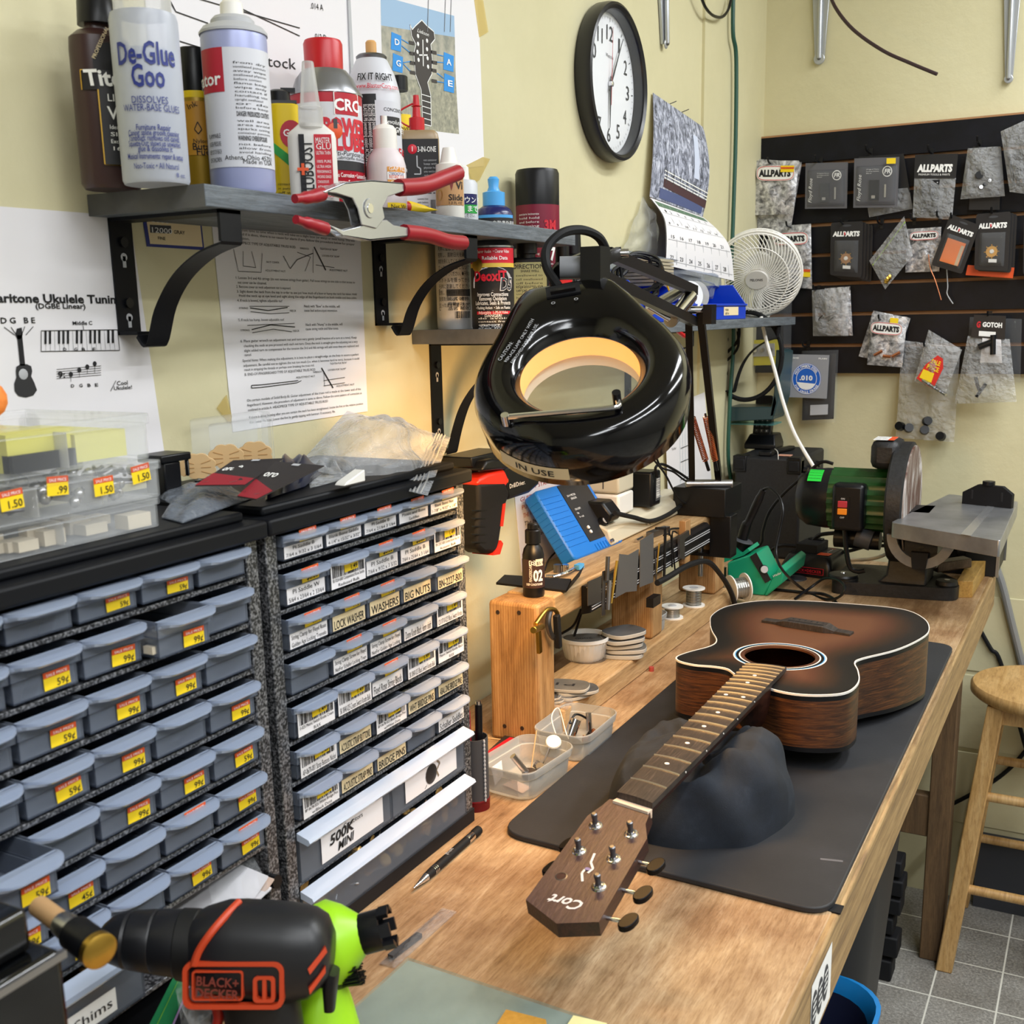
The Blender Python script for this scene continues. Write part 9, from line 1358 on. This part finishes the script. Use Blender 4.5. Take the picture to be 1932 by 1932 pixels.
q0, q1 = face(392, 1828, .0012), face(470, 1833, .0012); dd = (q1-q0).normalized(); ftx = lambda u, v, w=0: q0+dd*u+DZ.cross(dd)*v+DZ*w; b = B(); DTX = mat('drill_logo_print', '7a3328', .5); b.text('BLACK+', ftx, .0, .0, .0085, DTX, bold=.02, fit=(q1-q0).length*.98); b.text('DECKER', ftx, .0, -.0075, .0085, DTX, bold=.02, fit=(q1-q0).length); part(b, 'logo', t)
b = B(); hz_ = lambda px, py, z: dp(px, py)+DZ*z
def hsec(x0, y0, x1, y1, dz): a, c = dp(x0, y0), dp(x1, y1); cc_ = (a+c)/2; h_ = (c-a)/2; return [cc_+h_*(abs(cos(k))**.7*math.copysign(1, cos(k)))+DZ*(dz*abs(sin(k))**.7*math.copysign(1, sin(k))) for k in [i*2*pi/24 for i in range(24)]]
down = lambda px, z: (lambda p: p)(dp(px, 1932))
rs = [hsec(405, 1868, 560, 1868, .020), hsec(425, 1900, 565, 1895, .019), hsec(428, 1940, 572, 1940, .018)]; hb0 = rs[-1]; zb_ = min(p.z for p in hb0); rs.append([V((p.x, p.y, BZ+.05))+DX*.012 for p in hb0]); part(B().rings(rs, DDK), 'handle', t, ang=50); b = B(); cc_ = sum(rs[-1], V())/24; b.rings([[V((0, 0, z))+V((cc_.x, cc_.y, 0))+DX*x+(DZ*y)*1 for x, y in rrect(.085, .06, .01)] for z in (BZ+.012, BZ+.055)], DBK)
for ring in (): pass
b.v = [V((p.x, p.y, min(max(p.z, BZ+.0005), BZ+.055))) for p in b.v]; part(b, 'battery', t, bevel=.003)
b = B(); b.rings([hsec(372, 1855, 450, 1866, .012), hsec(380, 1868, 440, 1875, .010), hsec(398, 1885, 425, 1885, .007), hsec(404, 1915, 424, 1918, .006), hsec(398, 1945, 416, 1945, .005)], mat('drill_trigger_red', 'a8261a', .45)); part(b, 'trigger', t, ang=50)
# lime green tool behind the drill
t = thing('lime_tool', 'lime green tool with black knurled nozzle and brush, behind the cordless drill', 'tool', (dp(640, 1800).x, dp(640, 1800).y, BZ)); lt = lambda px, py, d=.055: dep(px, py, DT+d); LX_ = (lt(690, 1772)-lt(590, 1800)); part(B().lathe(lt(600, 1785), [(.028, 0), (.030, .012), (.024, .022), (.013, .034), (.011, .036)], LIME, 32, ax=LX_), 'nose_cone', t, ang=50)
b = B(); p = lt(672, 1766); b.lathe(p, [(.011, 0), (.013, .002), (.0145, .005), (.0145, .019), (.0115, .0195), (.0115, .010)], BLK, 16, ax=LX_); dl = LX_.normalized(); o1 = dl.orthogonal().normalized(); o2 = dl.cross(o1)
for i in range(6): a = i*pi/3; b.bar(p+dl*.019+(o1*cos(a)+o2*sin(a))*.013, p+dl*.027+(o1*cos(a)+o2*sin(a))*.013, .009, .0035, BLK, up=o1*cos(a)+o2*sin(a))
part(b, 'nozzle', t)
b = B(); q = [lt(570, 1850), lt(598, 1900), lt(610, 1950)]; gz = lambda p, r1: [p+V((r1*cos(i*pi/10), r1*sin(i*pi/10), 0)) for i in range(20)]; e_ = q[2].copy(); e_.z = BZ+.0005; b.rings([gz(lt(610, 1825), .012), gz(q[1], .026), gz(q[2], .027), gz(V((e_.x, e_.y, BZ+.0005)), .029)], LIME); part(b, 'body', t, ang=50)
b = B(); c = lt(632, 1838, .05); b.lathe(c, [(.010, -.012), (.011, 0), (.011, .004)], BLK, 18, ax=(.8, .5, .35)); a_ = V((.8, .5, .35)).normalized(); o1 = a_.orthogonal().normalized(); o2 = a_.cross(o1); r_ = random.Random(8)
for i in range(150): k = r_.random()**.5*.010; th = r_.random()*6.28; s = c+a_*.003+(o1*cos(th)+o2*sin(th))*k; b.bar(s, s+a_*(.013+r_.random()*.003)+(o1*cos(th)+o2*sin(th))*k*.35, .0009, .0009, BLK, up=o1)
part(b, 'brush', t); b = B(); b.rings([hsec(612, 1825, 640, 1835, .01), hsec(610, 1860, 636, 1865, .011), hsec(612, 1905, 632, 1905, .006)], BLK); part(b, 'lever', t, ang=50)
# glossy black box and brass-capped tool at the near corner
bx_ = lambda px, py, t_: dep(px, py, t_); t = thing('tool_chest', 'glossy black lidded box corner beside the drill, closest to the camera', 'box', (-.55, .3, BZ)); c0 = bx_(118, 1786, .56); X0, Yn_ = c0.x, c0.y; GB = mat('gloss_black_paint', '050608', .12, coat=.5); zt_ = c0.z
part(B().box(X0-.20, X0, Yn_-.25, Yn_, BZ, zt_-.001, GB), 'body', t, bevel=.004); c1 = bx_(92, 1700, .56); part(B().box(X0-.20, X0-.012, Yn_-.24, Yn_-.008, zt_-.0005, c1.z, GB), 'lid', t, bevel=.003); part(B().box(X0-.001, X0+.0015, Yn_-.25, Yn_+.001, zt_-.006, zt_-.002, STEEL), 'edge_strip', t)
t = thing('brass_tool', 'brass-capped black and silver tool lying across the black box', 'tool', tuple(dep(150, 1760, .6))); a, c = dep(90, 1722, .62), dep(190, 1796, .585); d = c-a; L_ = d.length; part(B().lathe(a, [(.006, -.01), (.006, L_*.28)], mat('tan_grip', 'b99368', .5), 18, ax=d), 'grip', t); part(B().lathe(a+d*.28, [(.0068, 0), (.0075, L_*.12), (.007, L_*.2)], STEEL, 18, ax=d), 'ferrule', t); part(B().lathe(a+d*.48, [(.007, 0), (.0095, .003), (.0095, L_*.38), (.0085, L_*.42)], BLK, 24, ax=d), 'collar', t); part(B().lathe(a+d*.9, [(.009, 0), (.0098, .001), (.0098, L_*.09), (.008, L_*.11)], BRASS, 24, ax=d), 'cap', t)
